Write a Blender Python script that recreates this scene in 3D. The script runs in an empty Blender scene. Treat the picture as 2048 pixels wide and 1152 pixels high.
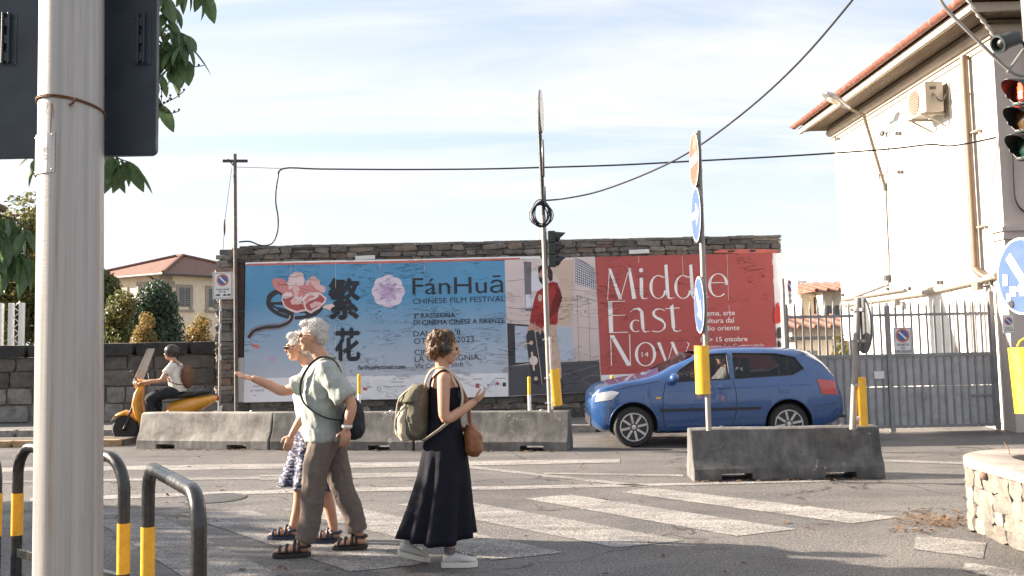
import bpy, bmesh, math, random
from mathutils import Vector, Matrix, Quaternion, noise

rnd = random.Random(7)
S = bpy.context.scene
COL = S.collection
R = math.radians
V = Vector

# ------------------------------------------------------------------ camera
F_PX, EYE, TILT, ROLL, PPY = 1900.0, 1.61, 0.0785, 0.021, 529.0
f_ = V((0, math.cos(TILT), math.sin(TILT)))
u0 = V((0, -math.sin(TILT), math.cos(TILT)))
r0 = V((1, 0, 0))
CR = r0 * math.cos(ROLL) - u0 * math.sin(ROLL)
CU = u0 * math.cos(ROLL) + r0 * math.sin(ROLL)
CAM = V((0, 0, EYE))
cd = bpy.data.cameras.new('camera')
cam = bpy.data.objects.new('camera', cd)
COL.objects.link(cam)
cam.matrix_world = Matrix(((CR.x, CU.x, -f_.x, 0), (CR.y, CU.y, -f_.y, 0), (CR.z, CU.z, -f_.z, EYE), (0, 0, 0, 1)))
cd.sensor_width = 36.0
cd.lens = 36.0 * F_PX / 2048.0
cd.shift_y = (PPY - 576.0) / 2048.0
cd.clip_end = 3000
S.camera = cam
S.render.resolution_x, S.render.resolution_y = 1024, 576

# ------------------------------------------------------------------ light
SUN_AZ, SUN_EL = R(12), R(21)          # the sun stands to the left, a little beyond the street
sdir = V((-math.cos(SUN_AZ) * math.cos(SUN_EL), math.sin(SUN_AZ) * math.cos(SUN_EL), math.sin(SUN_EL)))
sl = bpy.data.lights.new('sun', 'SUN')
sl.energy, sl.angle, sl.color = 4.2, R(0.53), (1.0, 0.85, 0.69)
so = bpy.data.objects.new('sun', sl)
so.rotation_euler = (-sdir).to_track_quat('-Z', 'Y').to_euler()
so.location = (-20, 5, 15)
COL.objects.link(so)

w = bpy.data.worlds.new('World')
S.world = w
w.use_nodes = True
nt = w.node_tree
nt.nodes.clear()
def N(t, typ, **kw):
    n = t.nodes.new(typ)
    for k, v in kw.items():
        if k in n.bl_rna.properties and k not in ('inputs',):
            setattr(n, k, v)
    return n
sky = N(nt, 'ShaderNodeTexSky')
sky.sky_type = 'NISHITA'
sky.sun_disc = False
sky.sun_elevation = SUN_EL
sky.sun_rotation = math.atan2(sdir.x, sdir.y)
sky.altitude = 50
sky.air_density, sky.dust_density, sky.ozone_density = 1.0, 1.6, 2.2
tc = N(nt, 'ShaderNodeTexCoord')
sx = N(nt, 'ShaderNodeSeparateXYZ')
nt.links.new(tc.outputs['Generated'], sx.inputs[0])
mx = N(nt, 'ShaderNodeMath', operation='ADD'); mx.inputs[1].default_value = 0.18
nt.links.new(sx.outputs['Z'], mx.inputs[0])
mm = N(nt, 'ShaderNodeMath', operation='MAXIMUM'); mm.inputs[1].default_value = 0.1
nt.links.new(mx.outputs[0], mm.inputs[0])
dv = N(nt, 'ShaderNodeVectorMath', operation='DIVIDE')
cb = N(nt, 'ShaderNodeCombineXYZ')
for i in range(3):
    nt.links.new(mm.outputs[0], cb.inputs[i])
nt.links.new(tc.outputs['Generated'], dv.inputs[0]); nt.links.new(cb.outputs[0], dv.inputs[1])
mp = N(nt, 'ShaderNodeMapping')
mp.inputs['Rotation'].default_value = (0, 0, R(28))
mp.inputs['Scale'].default_value = (0.55, 1.7, 1.0)
nt.links.new(dv.outputs[0], mp.inputs[0])
cn = N(nt, 'ShaderNodeTexNoise')
cn.inputs['Scale'].default_value = 1.15; cn.inputs['Detail'].default_value = 8; cn.inputs['Roughness'].default_value = 0.58
cn.inputs['Distortion'].default_value = 0.55
nt.links.new(mp.outputs[0], cn.inputs['Vector'])
cr = N(nt, 'ShaderNodeMapRange'); cr.interpolation_type = 'SMOOTHSTEP'
cr.inputs['From Min'].default_value = 0.36; cr.inputs['From Max'].default_value = 0.60
cr.inputs['To Min'].default_value = 0.48; cr.inputs['To Max'].default_value = 0.96
nt.links.new(cn.outputs[0], cr.inputs['Value'])
# veil thickens towards the horizon
hz = N(nt, 'ShaderNodeMapRange'); hz.interpolation_type = 'SMOOTHSTEP'
hz.inputs['From Min'].default_value = 0.02; hz.inputs['From Max'].default_value = 0.42
hz.inputs['To Min'].default_value = 0.88; hz.inputs['To Max'].default_value = 0.0
nt.links.new(sx.outputs['Z'], hz.inputs['Value'])
cm = N(nt, 'ShaderNodeMath', operation='MAXIMUM')
nt.links.new(cr.outputs[0], cm.inputs[0]); nt.links.new(hz.outputs[0], cm.inputs[1])
mixs = N(nt, 'ShaderNodeMix', data_type='RGBA')
CLOUD_NODE = mixs
mixs.inputs[7].default_value = (3.9, 4.0, 4.25, 1)
nt.links.new(cm.outputs[0], mixs.inputs[0])
nt.links.new(sky.outputs[0], mixs.inputs[6])
bg = N(nt, 'ShaderNodeBackground')
bg.inputs['Strength'].default_value = 0.05
nt.links.new(mixs.outputs[2], bg.inputs['Color'])
wo = N(nt, 'ShaderNodeOutputWorld')
nt.links.new(bg.outputs[0], wo.inputs[0])

vs = S.view_settings
vs.view_transform = 'Standard'; vs.look = 'None'; vs.gamma = 1.0; vs.exposure = 2.40
vs.use_curve_mapping = False

# ------------------------------------------------------------------ placing: pixel of the 2048 px photo -> point of the place
def ray(px, py):
    return (f_ * F_PX + CR * (px - 1024.0) - CU * (py - PPY)).normalized()
def G(px, py, z=0.0):
    d = ray(px, py); t = (z - EYE) / d.z
    return CAM + d * t
def at(px, py, Y):
    d = ray(px, py); return CAM + d * (Y / d.y)
def atX(px, py, X):
    d = ray(px, py); return CAM + d * (X / d.x)

# ------------------------------------------------------------------ objects
MW = {}
def tag(o, label=None, cat=None, group=None, kind=None):
    if label: o['label'] = label
    if cat: o['category'] = cat
    if group: o['group'] = group
    if kind: o['kind'] = kind
    return o
def thing(name, label, cat, loc=(0, 0, 0), rz=0.0, group=None):
    o = bpy.data.objects.new(name, None)
    o.empty_display_size = 0.1
    COL.objects.link(o)
    o.location = loc; o.rotation_euler = (0, 0, rz)
    MW[o.name] = Matrix.Translation(V(loc)) @ Matrix.Rotation(rz, 4, 'Z')
    return tag(o, label, cat, group)
def link(name, me, parent=None, inv=True):
    o = bpy.data.objects.new(name, me)
    COL.objects.link(o)
    if parent is not None:
        o.parent = parent
        m = MW.get(parent.name)
        if m is not None:
            if inv: me.transform(m.inverted())
            MW[o.name] = m
    return o
def setmat(me, m):
    me.materials.clear()
    for q in (m if isinstance(m, (list, tuple)) else [m]):
        me.materials.append(q)

class MB:
    """collects shapes in world space; build() makes ONE mesh object"""
    def __init__(s): s.v = []; s.f = []; s.m = []; s.starts = []
    def add(s, vs, fs, mi=0):
        s.starts.append((len(s.v), len(s.f)))
        n = len(s.v); s.v += [V(p) for p in vs]
        s.f += [tuple(i + n for i in f) for f in fs]; s.m += [mi] * len(fs)
        return s
    def box(s, c, d, rz=0.0, M=None, mi=0):
        c = V(c); M3 = M if M is not None else Matrix.Rotation(rz, 3, 'Z')
        p = [c + M3 @ V((x * d[0] / 2, y * d[1] / 2, z * d[2] / 2)) for x in (-1, 1) for y in (-1, 1) for z in (-1, 1)]
        return s.add(p, [(0, 1, 3, 2), (4, 6, 7, 5), (0, 4, 5, 1), (2, 3, 7, 6), (0, 2, 6, 4), (1, 5, 7, 3)], mi)
    def bx(s, a, b, mi=0):
        a = V(a); b = V(b); return s.box((a + b) / 2, [abs(b[i] - a[i]) for i in range(3)], mi=mi)
    def bar(s, a, b, wd, h, up=(0, 0, 1), mi=0):
        a = V(a); b = V(b); d = (b - a); L = d.length; d.normalize()
        up = V(up); y = up.cross(d)
        if y.length < 1e-4: y = V((1, 0, 0)).cross(d)
        y.normalize(); z = d.cross(y)
        M = Matrix((d, y, z)).transposed()
        return s.box((a + b) / 2, (L, wd, h), M=M, mi=mi)
    def tube(s, pts, r, n=8, cap=True, mi=0, flat=1.0, ref=(0, 0, 1)):
        pts = [V(p) for p in pts]
        rs = r if isinstance(r, (list, tuple)) else [r] * len(pts)
        vs = []; prev = None
        for i, p in enumerate(pts):
            d = (pts[min(i + 1, len(pts) - 1)] - pts[max(i - 1, 0)])
            if d.length < 1e-9: d = V((0, 0, 1))
            d.normalize()
            if prev is None:
                a = V(ref).cross(d)
                if a.length < 1e-3: a = V((1, 0, 0)).cross(d)
                if a.length < 1e-3: a = V((0, 1, 0)).cross(d)
            else:
                a = prev - d * prev.dot(d)
            a.normalize(); prev = a; b = d.cross(a)
            for k in range(n):
                t = 2 * math.pi * k / n
                vs.append(p + a * math.cos(t) * rs[i] + b * math.sin(t) * rs[i] * flat)
        fs = []
        for i in range(len(pts) - 1):
            for k in range(n):
                fs.append((i * n + k, i * n + (k + 1) % n, (i + 1) * n + (k + 1) % n, (i + 1) * n + k))
        if cap:
            fs.append(tuple(reversed(range(n)))); fs.append(tuple((len(pts) - 1) * n + k for k in range(n)))
        return s.add(vs, fs, mi)
    def loft(s, rings, cap=True, mi=0):
        n = len(rings[0]); vs = [p for r in rings for p in r]; fs = []
        for i in range(len(rings) - 1):
            for k in range(n):
                fs.append((i * n + k, i * n + (k + 1) % n, (i + 1) * n + (k + 1) % n, (i + 1) * n + k))
        if cap:
            fs.append(tuple(reversed(range(n)))); fs.append(tuple((len(rings) - 1) * n + k for k in range(n)))
        return s.add(vs, fs, mi)
    def lathe(s, prof, c=(0, 0, 0), axis=(0, 0, 1), n=24, mi=0, cap=True):
        ax = V(axis).normalized(); a = ax.orthogonal().normalized(); b = ax.cross(a); c = V(c)
        rings = [[c + ax * h + (a * math.cos(2 * math.pi * k / n) + b * math.sin(2 * math.pi * k / n)) * max(r, 1e-4) for k in range(n)] for r, h in prof]
        return s.loft(rings, cap, mi)
    def prism(s, poly, ext, mi=0):
        """poly: list of 3-D points (planar), ext: extrusion vector"""
        n = len(poly); e = V(ext); p = [V(q) for q in poly]
        fs = [tuple(reversed(range(n))), tuple(range(n, 2 * n))]
        fs += [(i, (i + 1) % n, n + (i + 1) % n, n + i) for i in range(n)]
        return s.add(p + [q + e for q in p], fs, mi)
    def ell(s, c, r, n=12, m=8, M=None, mi=0):
        c = V(c); r = r if isinstance(r, (list, tuple)) else (r, r, r)
        M = M if M is not None else Matrix.Identity(3)
        vs = [c + M @ V((0, 0, r[2]))]
        for i in range(1, m):
            th = math.pi * i / m
            for k in range(n):
                ph = 2 * math.pi * k / n
                vs.append(c + M @ V((r[0] * math.sin(th) * math.cos(ph), r[1] * math.sin(th) * math.sin(ph), r[2] * math.cos(th))))
        vs.append(c + M @ V((0, 0, -r[2])))
        fs = [(0, 1 + k, 1 + (k + 1) % n) for k in range(n)]
        for i in range(m - 2):
            for k in range(n):
                a = 1 + i * n
                fs.append((a + k, a + n + k, a + n + (k + 1) % n, a + (k + 1) % n))
        e = len(vs) - 1; a = 1 + (m - 2) * n
        fs += [(a + k, e, a + (k + 1) % n) for k in range(n)]
        return s.add(vs, fs, mi)
    def each(s, name, mat, parent=None, **k):
        """one object per shape that was added"""
        out = []
        for c in s.chunks():
            out.append(c.build(name, mat, parent, **k))
        return out
    def chunks(s):
        out = []; st = s.starts + [(len(s.v), len(s.f))]
        for (v0, f0), (v1, f1) in zip(st, st[1:]):
            c = MB(); c.v = s.v[v0:v1]; c.f = [tuple(i - v0 for i in f) for f in s.f[f0:f1]]; c.m = s.m[f0:f1]; c.starts = [(0, 0)]; out.append(c)
        return out
    def mesh(s, name, fix=True):
        me = bpy.data.meshes.new(name)
        me.from_pydata([tuple(p) for p in s.v], [], s.f)
        for i, p in enumerate(me.polygons): p.material_index = s.m[i]
        if fix:
            b = bmesh.new(); b.from_mesh(me)
            bmesh.ops.recalc_face_normals(b, faces=b.faces)
            b.to_mesh(me); b.free()
        return me
    def build(s, name, mat, parent=None, smooth=False, bevel=0.0, seg=2, fix=True, kind=None):
        me = s.mesh(name, fix)
        if bevel > 0:
            b = bmesh.new(); b.from_mesh(me)
            es = [e for e in b.edges if len(e.link_faces) == 2 and e.calc_face_angle(0) > 0.5]
            bmesh.ops.bevel(b, geom=es, offset=bevel, segments=seg, affect='EDGES', profile=0.6, clamp_overlap=True)
            b.to_mesh(me); b.free()
        setmat(me, mat)
        if smooth:
            for p in me.polygons: p.use_smooth = True
            if smooth != 'all':
                me.set_sharp_from_angle(angle=R(smooth if smooth is not True and smooth > 1 else 38))
        o = link(name, me, parent)
        if kind: o['kind'] = kind
        return o
def structure(name, mb, mat, **k):
    o = mb.build(name, mat, **k); o['kind'] = 'structure'; return o

def arc(c, a, b, r, t0, t1, n):
    c = V(c); a = V(a); b = V(b)
    return [c + a * (r * math.cos(t0 + (t1 - t0) * i / n)) + b * (r * math.sin(t0 + (t1 - t0) * i / n)) for i in range(n + 1)]
def spline(pts, n=8):
    P = [V(p) for p in pts]; out = []
    for i in range(len(P) - 1):
        p0 = P[max(i - 1, 0)]; p1 = P[i]; p2 = P[i + 1]; p3 = P[min(i + 2, len(P) - 1)]
        for k in range(n):
            t = k / n
            out.append(0.5 * ((2 * p1) + (p2 - p0) * t + (2 * p0 - 5 * p1 + 4 * p2 - p3) * t * t + (3 * p1 - p0 - 3 * p2 + p3) * t ** 3))
    out.append(P[-1]); return out

# ------------------------------------------------------------------ materials
def nmat(name):
    m = bpy.data.materials.new(name); m.use_nodes = True
    t = m.node_tree; b = t.nodes['Principled BSDF']
    return m, t, b
def noise_node(t, vec, scale, detail=4, rough=0.55, dist=0.0):
    n = t.nodes.new('ShaderNodeTexNoise')
    n.inputs['Scale'].default_value = scale; n.inputs['Detail'].default_value = detail
    n.inputs['Roughness'].default_value = rough; n.inputs['Distortion'].default_value = dist
    t.links.new(vec, n.inputs['Vector']); return n
def ramp(t, fac, stops):
    n = t.nodes.new('ShaderNodeValToRGB'); e = n.color_ramp.elements
    while len(e) < len(stops): e.new(0.5)
    for q, (p, c) in zip(e, stops):
        q.position = p; q.color = (*c, 1) if len(c) == 3 else c
    t.links.new(fac, n.inputs[0]); return n
def mixc(t, fac, a, b, mode='MIX'):
    n = t.nodes.new('ShaderNodeMix'); n.data_type = 'RGBA'; n.blend_type = mode
    for sock, val in ((n.inputs[0], fac), (n.inputs[6], a), (n.inputs[7], b)):
        if hasattr(val, 'links') or isinstance(val, bpy.types.NodeSocket): t.links.new(val, sock)
        elif isinstance(val, (int, float)): sock.default_value = val
        else: sock.default_value = (*val, 1) if len(val) == 3 else val
    return n.outputs[2]
def mrange(t, val, a, b, c=0.0, d=1.0):
    n = t.nodes.new('ShaderNodeMapRange'); t.links.new(val, n.inputs[0])
    for i, q in enumerate((a, b, c, d)): n.inputs[i + 1].default_value = q
    return n.outputs[0]
def coords(t, kind='Object', scale=(1, 1, 1), rot=(0, 0, 0), loc=(0, 0, 0)):
    if kind == 'World':
        c = t.nodes.new('ShaderNodeNewGeometry').outputs['Position']
    else:
        c = t.nodes.new('ShaderNodeTexCoord').outputs[kind]
    m = t.nodes.new('ShaderNodeMapping')
    m.inputs['Scale'].default_value = scale; m.inputs['Rotation'].default_value = rot; m.inputs['Location'].default_value = loc
    t.links.new(c, m.inputs[0]); return m.outputs[0]
def bump(t, b, h, strength=0.3, dist=0.01, prev=None):
    n = t.nodes.new('ShaderNodeBump'); n.inputs['Strength'].default_value = strength; n.inputs['Distance'].default_value = dist
    t.links.new(h, n.inputs['Height'])
    if prev is not None: t.links.new(prev, n.inputs['Normal'])
    t.links.new(n.outputs[0], b.inputs['Normal']); return n.outputs[0]
CACHE = {}
def pm(name, col, rough=0.6, metal=0.0, var=0.18, scale=6.0, bmp=0.15, bscale=60.0, dirt=None, dscale=2.0, damt=0.5,
       stretch=(1, 1, 1), spec=0.5, coat=0.0, rvar=0.12, kind='World', trans=0.0, rand=0.0):
    """plain surface: base colour with soft variation, optional dirt of its own shape, fine relief"""
    if name in CACHE: return CACHE[name]
    m, t, b = nmat(name)
    vec = coords(t, kind, stretch)
    n1 = noise_node(t, vec, scale, 6, 0.6)
    lo = tuple(max(0, c * (1 - var)) for c in col); hi = tuple(min(1, c * (1 + var)) for c in col)
    c = ramp(t, n1.outputs[0], [(0.3, lo), (0.7, hi)]).outputs[0]
    if rand > 0:
        oi = t.nodes.new('ShaderNodeObjectInfo')
        k = mrange(t, oi.outputs['Random'], 0, 1, 1 - rand, 1 + rand)
        hs = t.nodes.new('ShaderNodeHueSaturation'); t.links.new(k, hs.inputs['Value']); t.links.new(c, hs.inputs['Color']); c = hs.outputs[0]
    if dirt is not None:
        n2 = noise_node(t, vec, dscale, 8, 0.65, 0.4)
        k = mrange(t, n2.outputs[0], 0.48, 0.72, 0, damt)
        c = mixc(t, k, c, dirt)
    t.links.new(c, b.inputs['Base Color'])
    b.inputs['Metallic'].default_value = metal
    n3 = noise_node(t, vec, scale * 2.3, 4)
    t.links.new(mrange(t, n3.outputs[0], 0.3, 0.7, max(0.02, rough - rvar), min(1, rough + rvar)), b.inputs['Roughness'])
    b.inputs['Specular IOR Level'].default_value = spec
    b.inputs['Coat Weight'].default_value = coat
    if coat: b.inputs['Coat Roughness'].default_value = 0.05
    if trans: b.inputs['Transmission Weight'].default_value = trans
    if bmp > 0:
        n4 = noise_node(t, vec, bscale, 5, 0.6)
        bump(t, b, n4.outputs[0], bmp, 0.01)
    CACHE[name] = m
    return m
def emit(name, col, strength):
    m, t, b = nmat(name)
    b.inputs['Base Color'].default_value = (*col, 1); b.inputs['Emission Color'].default_value = (*col, 1); b.inputs['Emission Strength'].default_value = strength
    return m

def asphalt_color(t):
    vec = coords(t, 'World')
    sp = noise_node(t, vec, 58, 4, 0.75)
    sp2 = noise_node(t, vec, 21, 4, 0.65)
    big = noise_node(t, vec, 0.55, 6, 0.6, 0.6)
    strk = noise_node(t, coords(t, 'World', (0.12, 1.3, 1), (0, 0, R(-8))), 1.6, 5, 0.6)
    c = ramp(t, sp.outputs[0], [(0.34, (0.024, 0.024, 0.025)), (0.50, (0.115, 0.111, 0.108)), (0.64, (0.42, 0.405, 0.39))]).outputs[0]
    c = mixc(t, 0.35, c, ramp(t, sp2.outputs[0], [(0.36, (0.05, 0.049, 0.049)), (0.62, (0.17, 0.165, 0.16))]).outputs[0])
    c = mixc(t, 1.0, c, ramp(t, big.outputs[0], [(0.3, (0.66, 0.66, 0.67)), (0.5, (0.98, 0.97, 0.96)), (0.72, (1.25, 1.22, 1.19))]).outputs[0], 'MULTIPLY')
    c = mixc(t, 0.7, c, ramp(t, strk.outputs[0], [(0.35, (0.72, 0.72, 0.74)), (0.62, (1.12, 1.1, 1.08))]).outputs[0], 'MULTIPLY')
    return vec, c, sp, sp2
def mat_asphalt():
    m, t, b = nmat('asphalt')
    vec, c, sp, sp2 = asphalt_color(t)
    big2 = noise_node(t, coords(t, 'World', (0.6, 1.0, 1)), 0.9, 6, 0.65, 0.8).outputs[0]
    # oil stains and polished wheel tracks
    oil = noise_node(t, coords(t, 'World', (0.35, 1.1, 1), (0, 0, R(-9)), (5, 2, 0)), 1.1, 7, 0.7, 0.5)
    c = mixc(t, mrange(t, oil.outputs[0], 0.56, 0.70, 0, 0.6), c, (0.035, 0.035, 0.037))
    # fine cracks sealed with tar
    vo = t.nodes.new('ShaderNodeTexVoronoi'); vo.feature = 'DISTANCE_TO_EDGE'; vo.inputs['Scale'].default_value = 0.42
    wv = noise_node(t, vec, 1.7, 4)
    va = t.nodes.new('ShaderNodeVectorMath'); va.operation = 'ADD'
    t.links.new(vec, va.inputs[0]); t.links.new(wv.outputs['Color'], va.inputs[1]); t.links.new(va.outputs[0], vo.inputs['Vector'])
    k = mrange(t, vo.outputs['Distance'], 0.004, 0.012, 0.75, 0.0)
    msk = mrange(t, noise_node(t, vec, 0.35, 2).outputs[0], 0.46, 0.54, 0, 1)
    mu = t.nodes.new('ShaderNodeMath'); mu.operation = 'MULTIPLY'; t.links.new(k, mu.inputs[0]); t.links.new(msk, mu.inputs[1])
    c = mixc(t, mu.outputs[0], c, (0.02, 0.02, 0.021))
    t.links.new(c, b.inputs['Base Color'])
    t.links.new(mrange(t, big2, 0.35, 0.65, 0.46, 0.80), b.inputs['Roughness'])
    b.inputs['Specular IOR Level'].default_value = 0.5
    n = bump(t, b, sp.outputs[0], 0.75, 0.02)
    bump(t, b, sp2.outputs[0], 0.35, 0.02, n)
    return m
def mat_paint(wear=0.5, seed=0.0):
    """worn road paint: the asphalt shows where the paint has gone"""
    m, t, b = nmat('road_paint')
    vec, c, sp, sp2 = asphalt_color(t)
    w1 = noise_node(t, coords(t, 'World', (0.5, 1.6, 1), (0, 0, R(50)), (seed, 0, 0)), 2.2, 9, 0.78)
    k = mrange(t, w1.outputs[0], 0.62 - wear * 0.34, 0.86 - wear * 0.34, 1.0, 0.0)
    k2 = mrange(t, sp.outputs[0], 0.40, 0.58, 0.05, 0.80)
    mu = t.nodes.new('ShaderNodeMath'); mu.operation = 'MULTIPLY'; t.links.new(k, mu.inputs[0]); t.links.new(k2, mu.inputs[1])
    pc = mixc(t, noise_node(t, vec, 7, 4).outputs[0], (0.42, 0.40, 0.375), (0.62, 0.60, 0.57))
    t.links.new(mixc(t, mu.outputs[0], c, pc), b.inputs['Base Color'])
    b.inputs['Roughness'].default_value = 0.72
    bump(t, b, sp.outputs[0], 0.4, 0.01)
    return m
def mat_concrete(name, base, dark, light, streak=0.6):
    m, t, b = nmat(name)
    vec = coords(t, 'World')
    st = noise_node(t, coords(t, 'World', (7, 7, 0.7)), 1.6, 8, 0.65)
    bl = noise_node(t, vec, 3.2, 8, 0.68, 0.3)
    fn = noise_node(t, vec, 60, 4, 0.6)
    c = ramp(t, bl.outputs[0], [(0.32, dark), (0.5, base), (0.72, light)]).outputs[0]
    c = mixc(t, streak, c, ramp(t, st.outputs[0], [(0.35, (0.5, 0.5, 0.5)), (0.6, (1.1, 1.09, 1.07))]).outputs[0], 'MULTIPLY')
    # pale scrapes left by wheels and bumpers
    sc = t.nodes.new('ShaderNodeTexVoronoi'); sc.feature = 'DISTANCE_TO_EDGE'; sc.inputs['Scale'].default_value = 2.1
    dn = noise_node(t, vec, 2.4, 3)
    va = t.nodes.new('ShaderNodeVectorMath'); va.operation = 'ADD'; t.links.new(vec, va.inputs[0]); t.links.new(dn.outputs['Color'], va.inputs[1]); t.links.new(va.outputs[0], sc.inputs['Vector'])
    k = mrange(t, sc.outputs['Distance'], 0.003, 0.016, 0.6, 0.0)
    ms = mrange(t, noise_node(t, vec, 3.4, 3).outputs[0], 0.55, 0.62, 0, 1)
    mu = t.nodes.new('ShaderNodeMath'); mu.operation = 'MULTIPLY'; t.links.new(k, mu.inputs[0]); t.links.new(ms, mu.inputs[1])
    c = mixc(t, mu.outputs[0], c, (0.5, 0.48, 0.45))
    c = mixc(t, mrange(t, fn.outputs[0], 0.60, 0.75, 0, 0.5), c, tuple(x * 0.45 for x in base))
    t.links.new(c, b.inputs['Base Color']); b.inputs['Roughness'].default_value = 0.88
    n = bump(t, b, fn.outputs[0], 0.35, 0.008); bump(t, b, bl.outputs[0], 0.25, 0.03, n)
    return m
def mat_stone(name, cols, fine=26.0, bstr=0.6, kind='Object'):
    """every stone object takes its own colour"""
    m, t, b = nmat(name)
    oi = t.nodes.new('ShaderNodeObjectInfo')
    st = [(i / max(1, len(cols) - 1), c) for i, c in enumerate(cols)]
    base = ramp(t, oi.outputs['Random'], st).outputs[0]
    vec = coords(t, 'World')
    n1 = noise_node(t, vec, fine * 0.35, 8, 0.68, 0.3)
    n2 = noise_node(t, vec, fine, 6, 0.7)
    c = mixc(t, 1.0, base, ramp(t, n1.outputs[0], [(0.3, (0.5, 0.5, 0.5)), (0.5, (0.95, 0.95, 0.94)), (0.75, (1.5, 1.46, 1.4))]).outputs[0], 'MULTIPLY')
    c = mixc(t, mrange(t, n2.outputs[0], 0.58, 0.72, 0, 0.55), c, (0.035, 0.034, 0.032))
    t.links.new(c, b.inputs['Base Color']); b.inputs['Roughness'].default_value = 0.92
    n = bump(t, b, n1.outputs[0], bstr, 0.03); bump(t, b, n2.outputs[0], bstr * 0.7, 0.012, n)
    return m
def mat_print(name, col, col2=None, rough=0.55, axis=None):
    """pasted paper: printed colour and the creases of the paper; colours given as printed. col2/axis = printed tint change from z to z"""
    if name in CACHE: return CACHE[name]
    m, t, b = nmat(name)
    vec = coords(t, 'World')
    if col2 is not None:
        g = t.nodes.new('ShaderNodeSeparateXYZ'); t.links.new(vec, g.inputs[0])
        c = mixc(t, mrange(t, g.outputs['Z'], axis[0], axis[1]), col, col2)
    else:
        c = mixc(t, 0.0, col, col)
    n1 = noise_node(t, vec, 1.6, 5, 0.6)
    c = mixc(t, 1.0, c, ramp(t, n1.outputs[0], [(0.3, (0.93, 0.93, 0.93)), (0.7, (1.05, 1.05, 1.05))]).outputs[0], 'MULTIPLY')
    # creases: long shallow folds that run roughly level and break up
    w1 = noise_node(t, coords(t, 'World', (0.5, 1, 2.6), (0, R(6), 0)), 1.5, 5, 0.6, 1.0)
    fold = t.nodes.new('ShaderNodeMath'); fold.operation = 'PINGPONG'; fold.inputs[1].default_value = 0.06
    t.links.new(w1.outputs[0], fold.inputs[0])
    hgt = mrange(t, fold.outputs[0], 0.0, 0.009, 1.0, 0.0)
    br = mrange(t, noise_node(t, coords(t, 'World', (1, 1, 1.4), loc=(3, 0, 7)), 1.7, 3).outputs[0], 0.50, 0.58, 0, 1)
    mu = t.nodes.new('ShaderNodeMath'); mu.operation = 'MULTIPLY'; t.links.new(hgt, mu.inputs[0]); t.links.new(br, mu.inputs[1])
    c = mixc(t, mrange(t, mu.outputs[0], 0.6, 1.0, 0, 0.13), c, tuple(x * 0.35 for x in col))  # shadow of the creases painted into the paper colour
    t.links.new(c, b.inputs['Base Color']); b.inputs['Roughness'].default_value = rough
    b.inputs['Specular IOR Level'].default_value = 0.35
    n = bump(t, b, mu.outputs[0], 0.75, 0.03)
    bump(t, b, noise_node(t, coords(t, 'World', (1, 1, 1.6)), 2.2, 3).outputs[0], 0.30, 0.05, n)
    CACHE[name] = m
    return m
def mat_leaf(name, c0, c1, c2, scale=3.0, rough=0.5, transl=0.35):
    m, t, b = nmat(name)
    vec = coords(t, 'World')
    n1 = noise_node(t, vec, scale, 5, 0.6)
    n2 = noise_node(t, vec, scale * 7, 3)
    mxn = mixc(t, 0.5, n1.outputs['Fac'], n2.outputs['Fac'])
    c = ramp(t, mxn, [(0.34, c0), (0.5, c1), (0.66, c2)]).outputs[0]
    t.links.new(c, b.inputs['Base Color']); b.inputs['Roughness'].default_value = rough
    tr = t.nodes.new('ShaderNodeBsdfTranslucent'); t.links.new(c, tr.inputs['Color'])
    ms = t.nodes.new('ShaderNodeMixShader'); ms.inputs[0].default_value = transl
    t.links.new(b.outputs[0], ms.inputs[1]); t.links.new(tr.outputs[0], ms.inputs[2])
    t.links.new(ms.outputs[0], t.nodes['Material Output'].inputs['Surface'])
    return m
def mat_glass(name, tint, amount=0.35, rough=0.03):
    """thin glazing: part see-through, part reflecting"""
    m, t, b = nmat(name)
    b.inputs['Base Color'].default_value = (*tint, 1); b.inputs['Roughness'].default_value = rough
    vec = coords(t, 'World')
    t.links.new(mrange(t, noise_node(t, vec, 9, 4).outputs[0], 0.3, 0.7, rough, rough + 0.08), b.inputs['Roughness'])
    tr = t.nodes.new('ShaderNodeBsdfTransparent'); tr.inputs[0].default_value = (*[min(1, 0.55 + x) for x in tint], 1)
    ms = t.nodes.new('ShaderNodeMixShader'); ms.inputs[0].default_value = 1 - amount
    t.links.new(b.outputs[0], ms.inputs[2]); t.links.new(tr.outputs[0], ms.inputs[1])
    t.links.new(ms.outputs[0], t.nodes['Material Output'].inputs['Surface'])
    return m

M_ASPHALT = mat_asphalt()
M_PAINT = mat_paint(0.60)
M_PAINT2 = mat_paint(0.76, 3.7)
M_PAINT3 = mat_paint(0.85, 8.1)
M_STEEL = pm('galvanised_steel', (0.42, 0.42, 0.43), 0.42, 0.6, 0.15, 9, 0.05, dirt=(0.2, 0.17, 0.14), dscale=5, damt=0.5)
M_DARKMETAL = pm('dark_painted_metal', (0.03, 0.033, 0.038), 0.5, 0.0, 0.2, 8, 0.05)
M_BLACK = pm('black_plastic', (0.018, 0.018, 0.02), 0.45, 0, 0.2, 10, 0.05)
M_RUBBER = pm('black_rubber', (0.02, 0.02, 0.021), 0.8, 0, 0.2, 20, 0.2)
M_WHITE = pm('white_paint', (0.78, 0.77, 0.74), 0.5, 0, 0.05, 5, 0.05, dirt=(0.45, 0.42, 0.38), damt=0.25)
M_YELLOW = pm('yellow_reflective', (0.80, 0.44, 0.03), 0.42, 0, 0.08, 6, 0.05, dirt=(0.45, 0.25, 0.05), dscale=9, damt=0.35)
M_CABLE = pm('cable_sheath', (0.014, 0.014, 0.015), 0.6, 0, 0.1, 6, 0)

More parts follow.
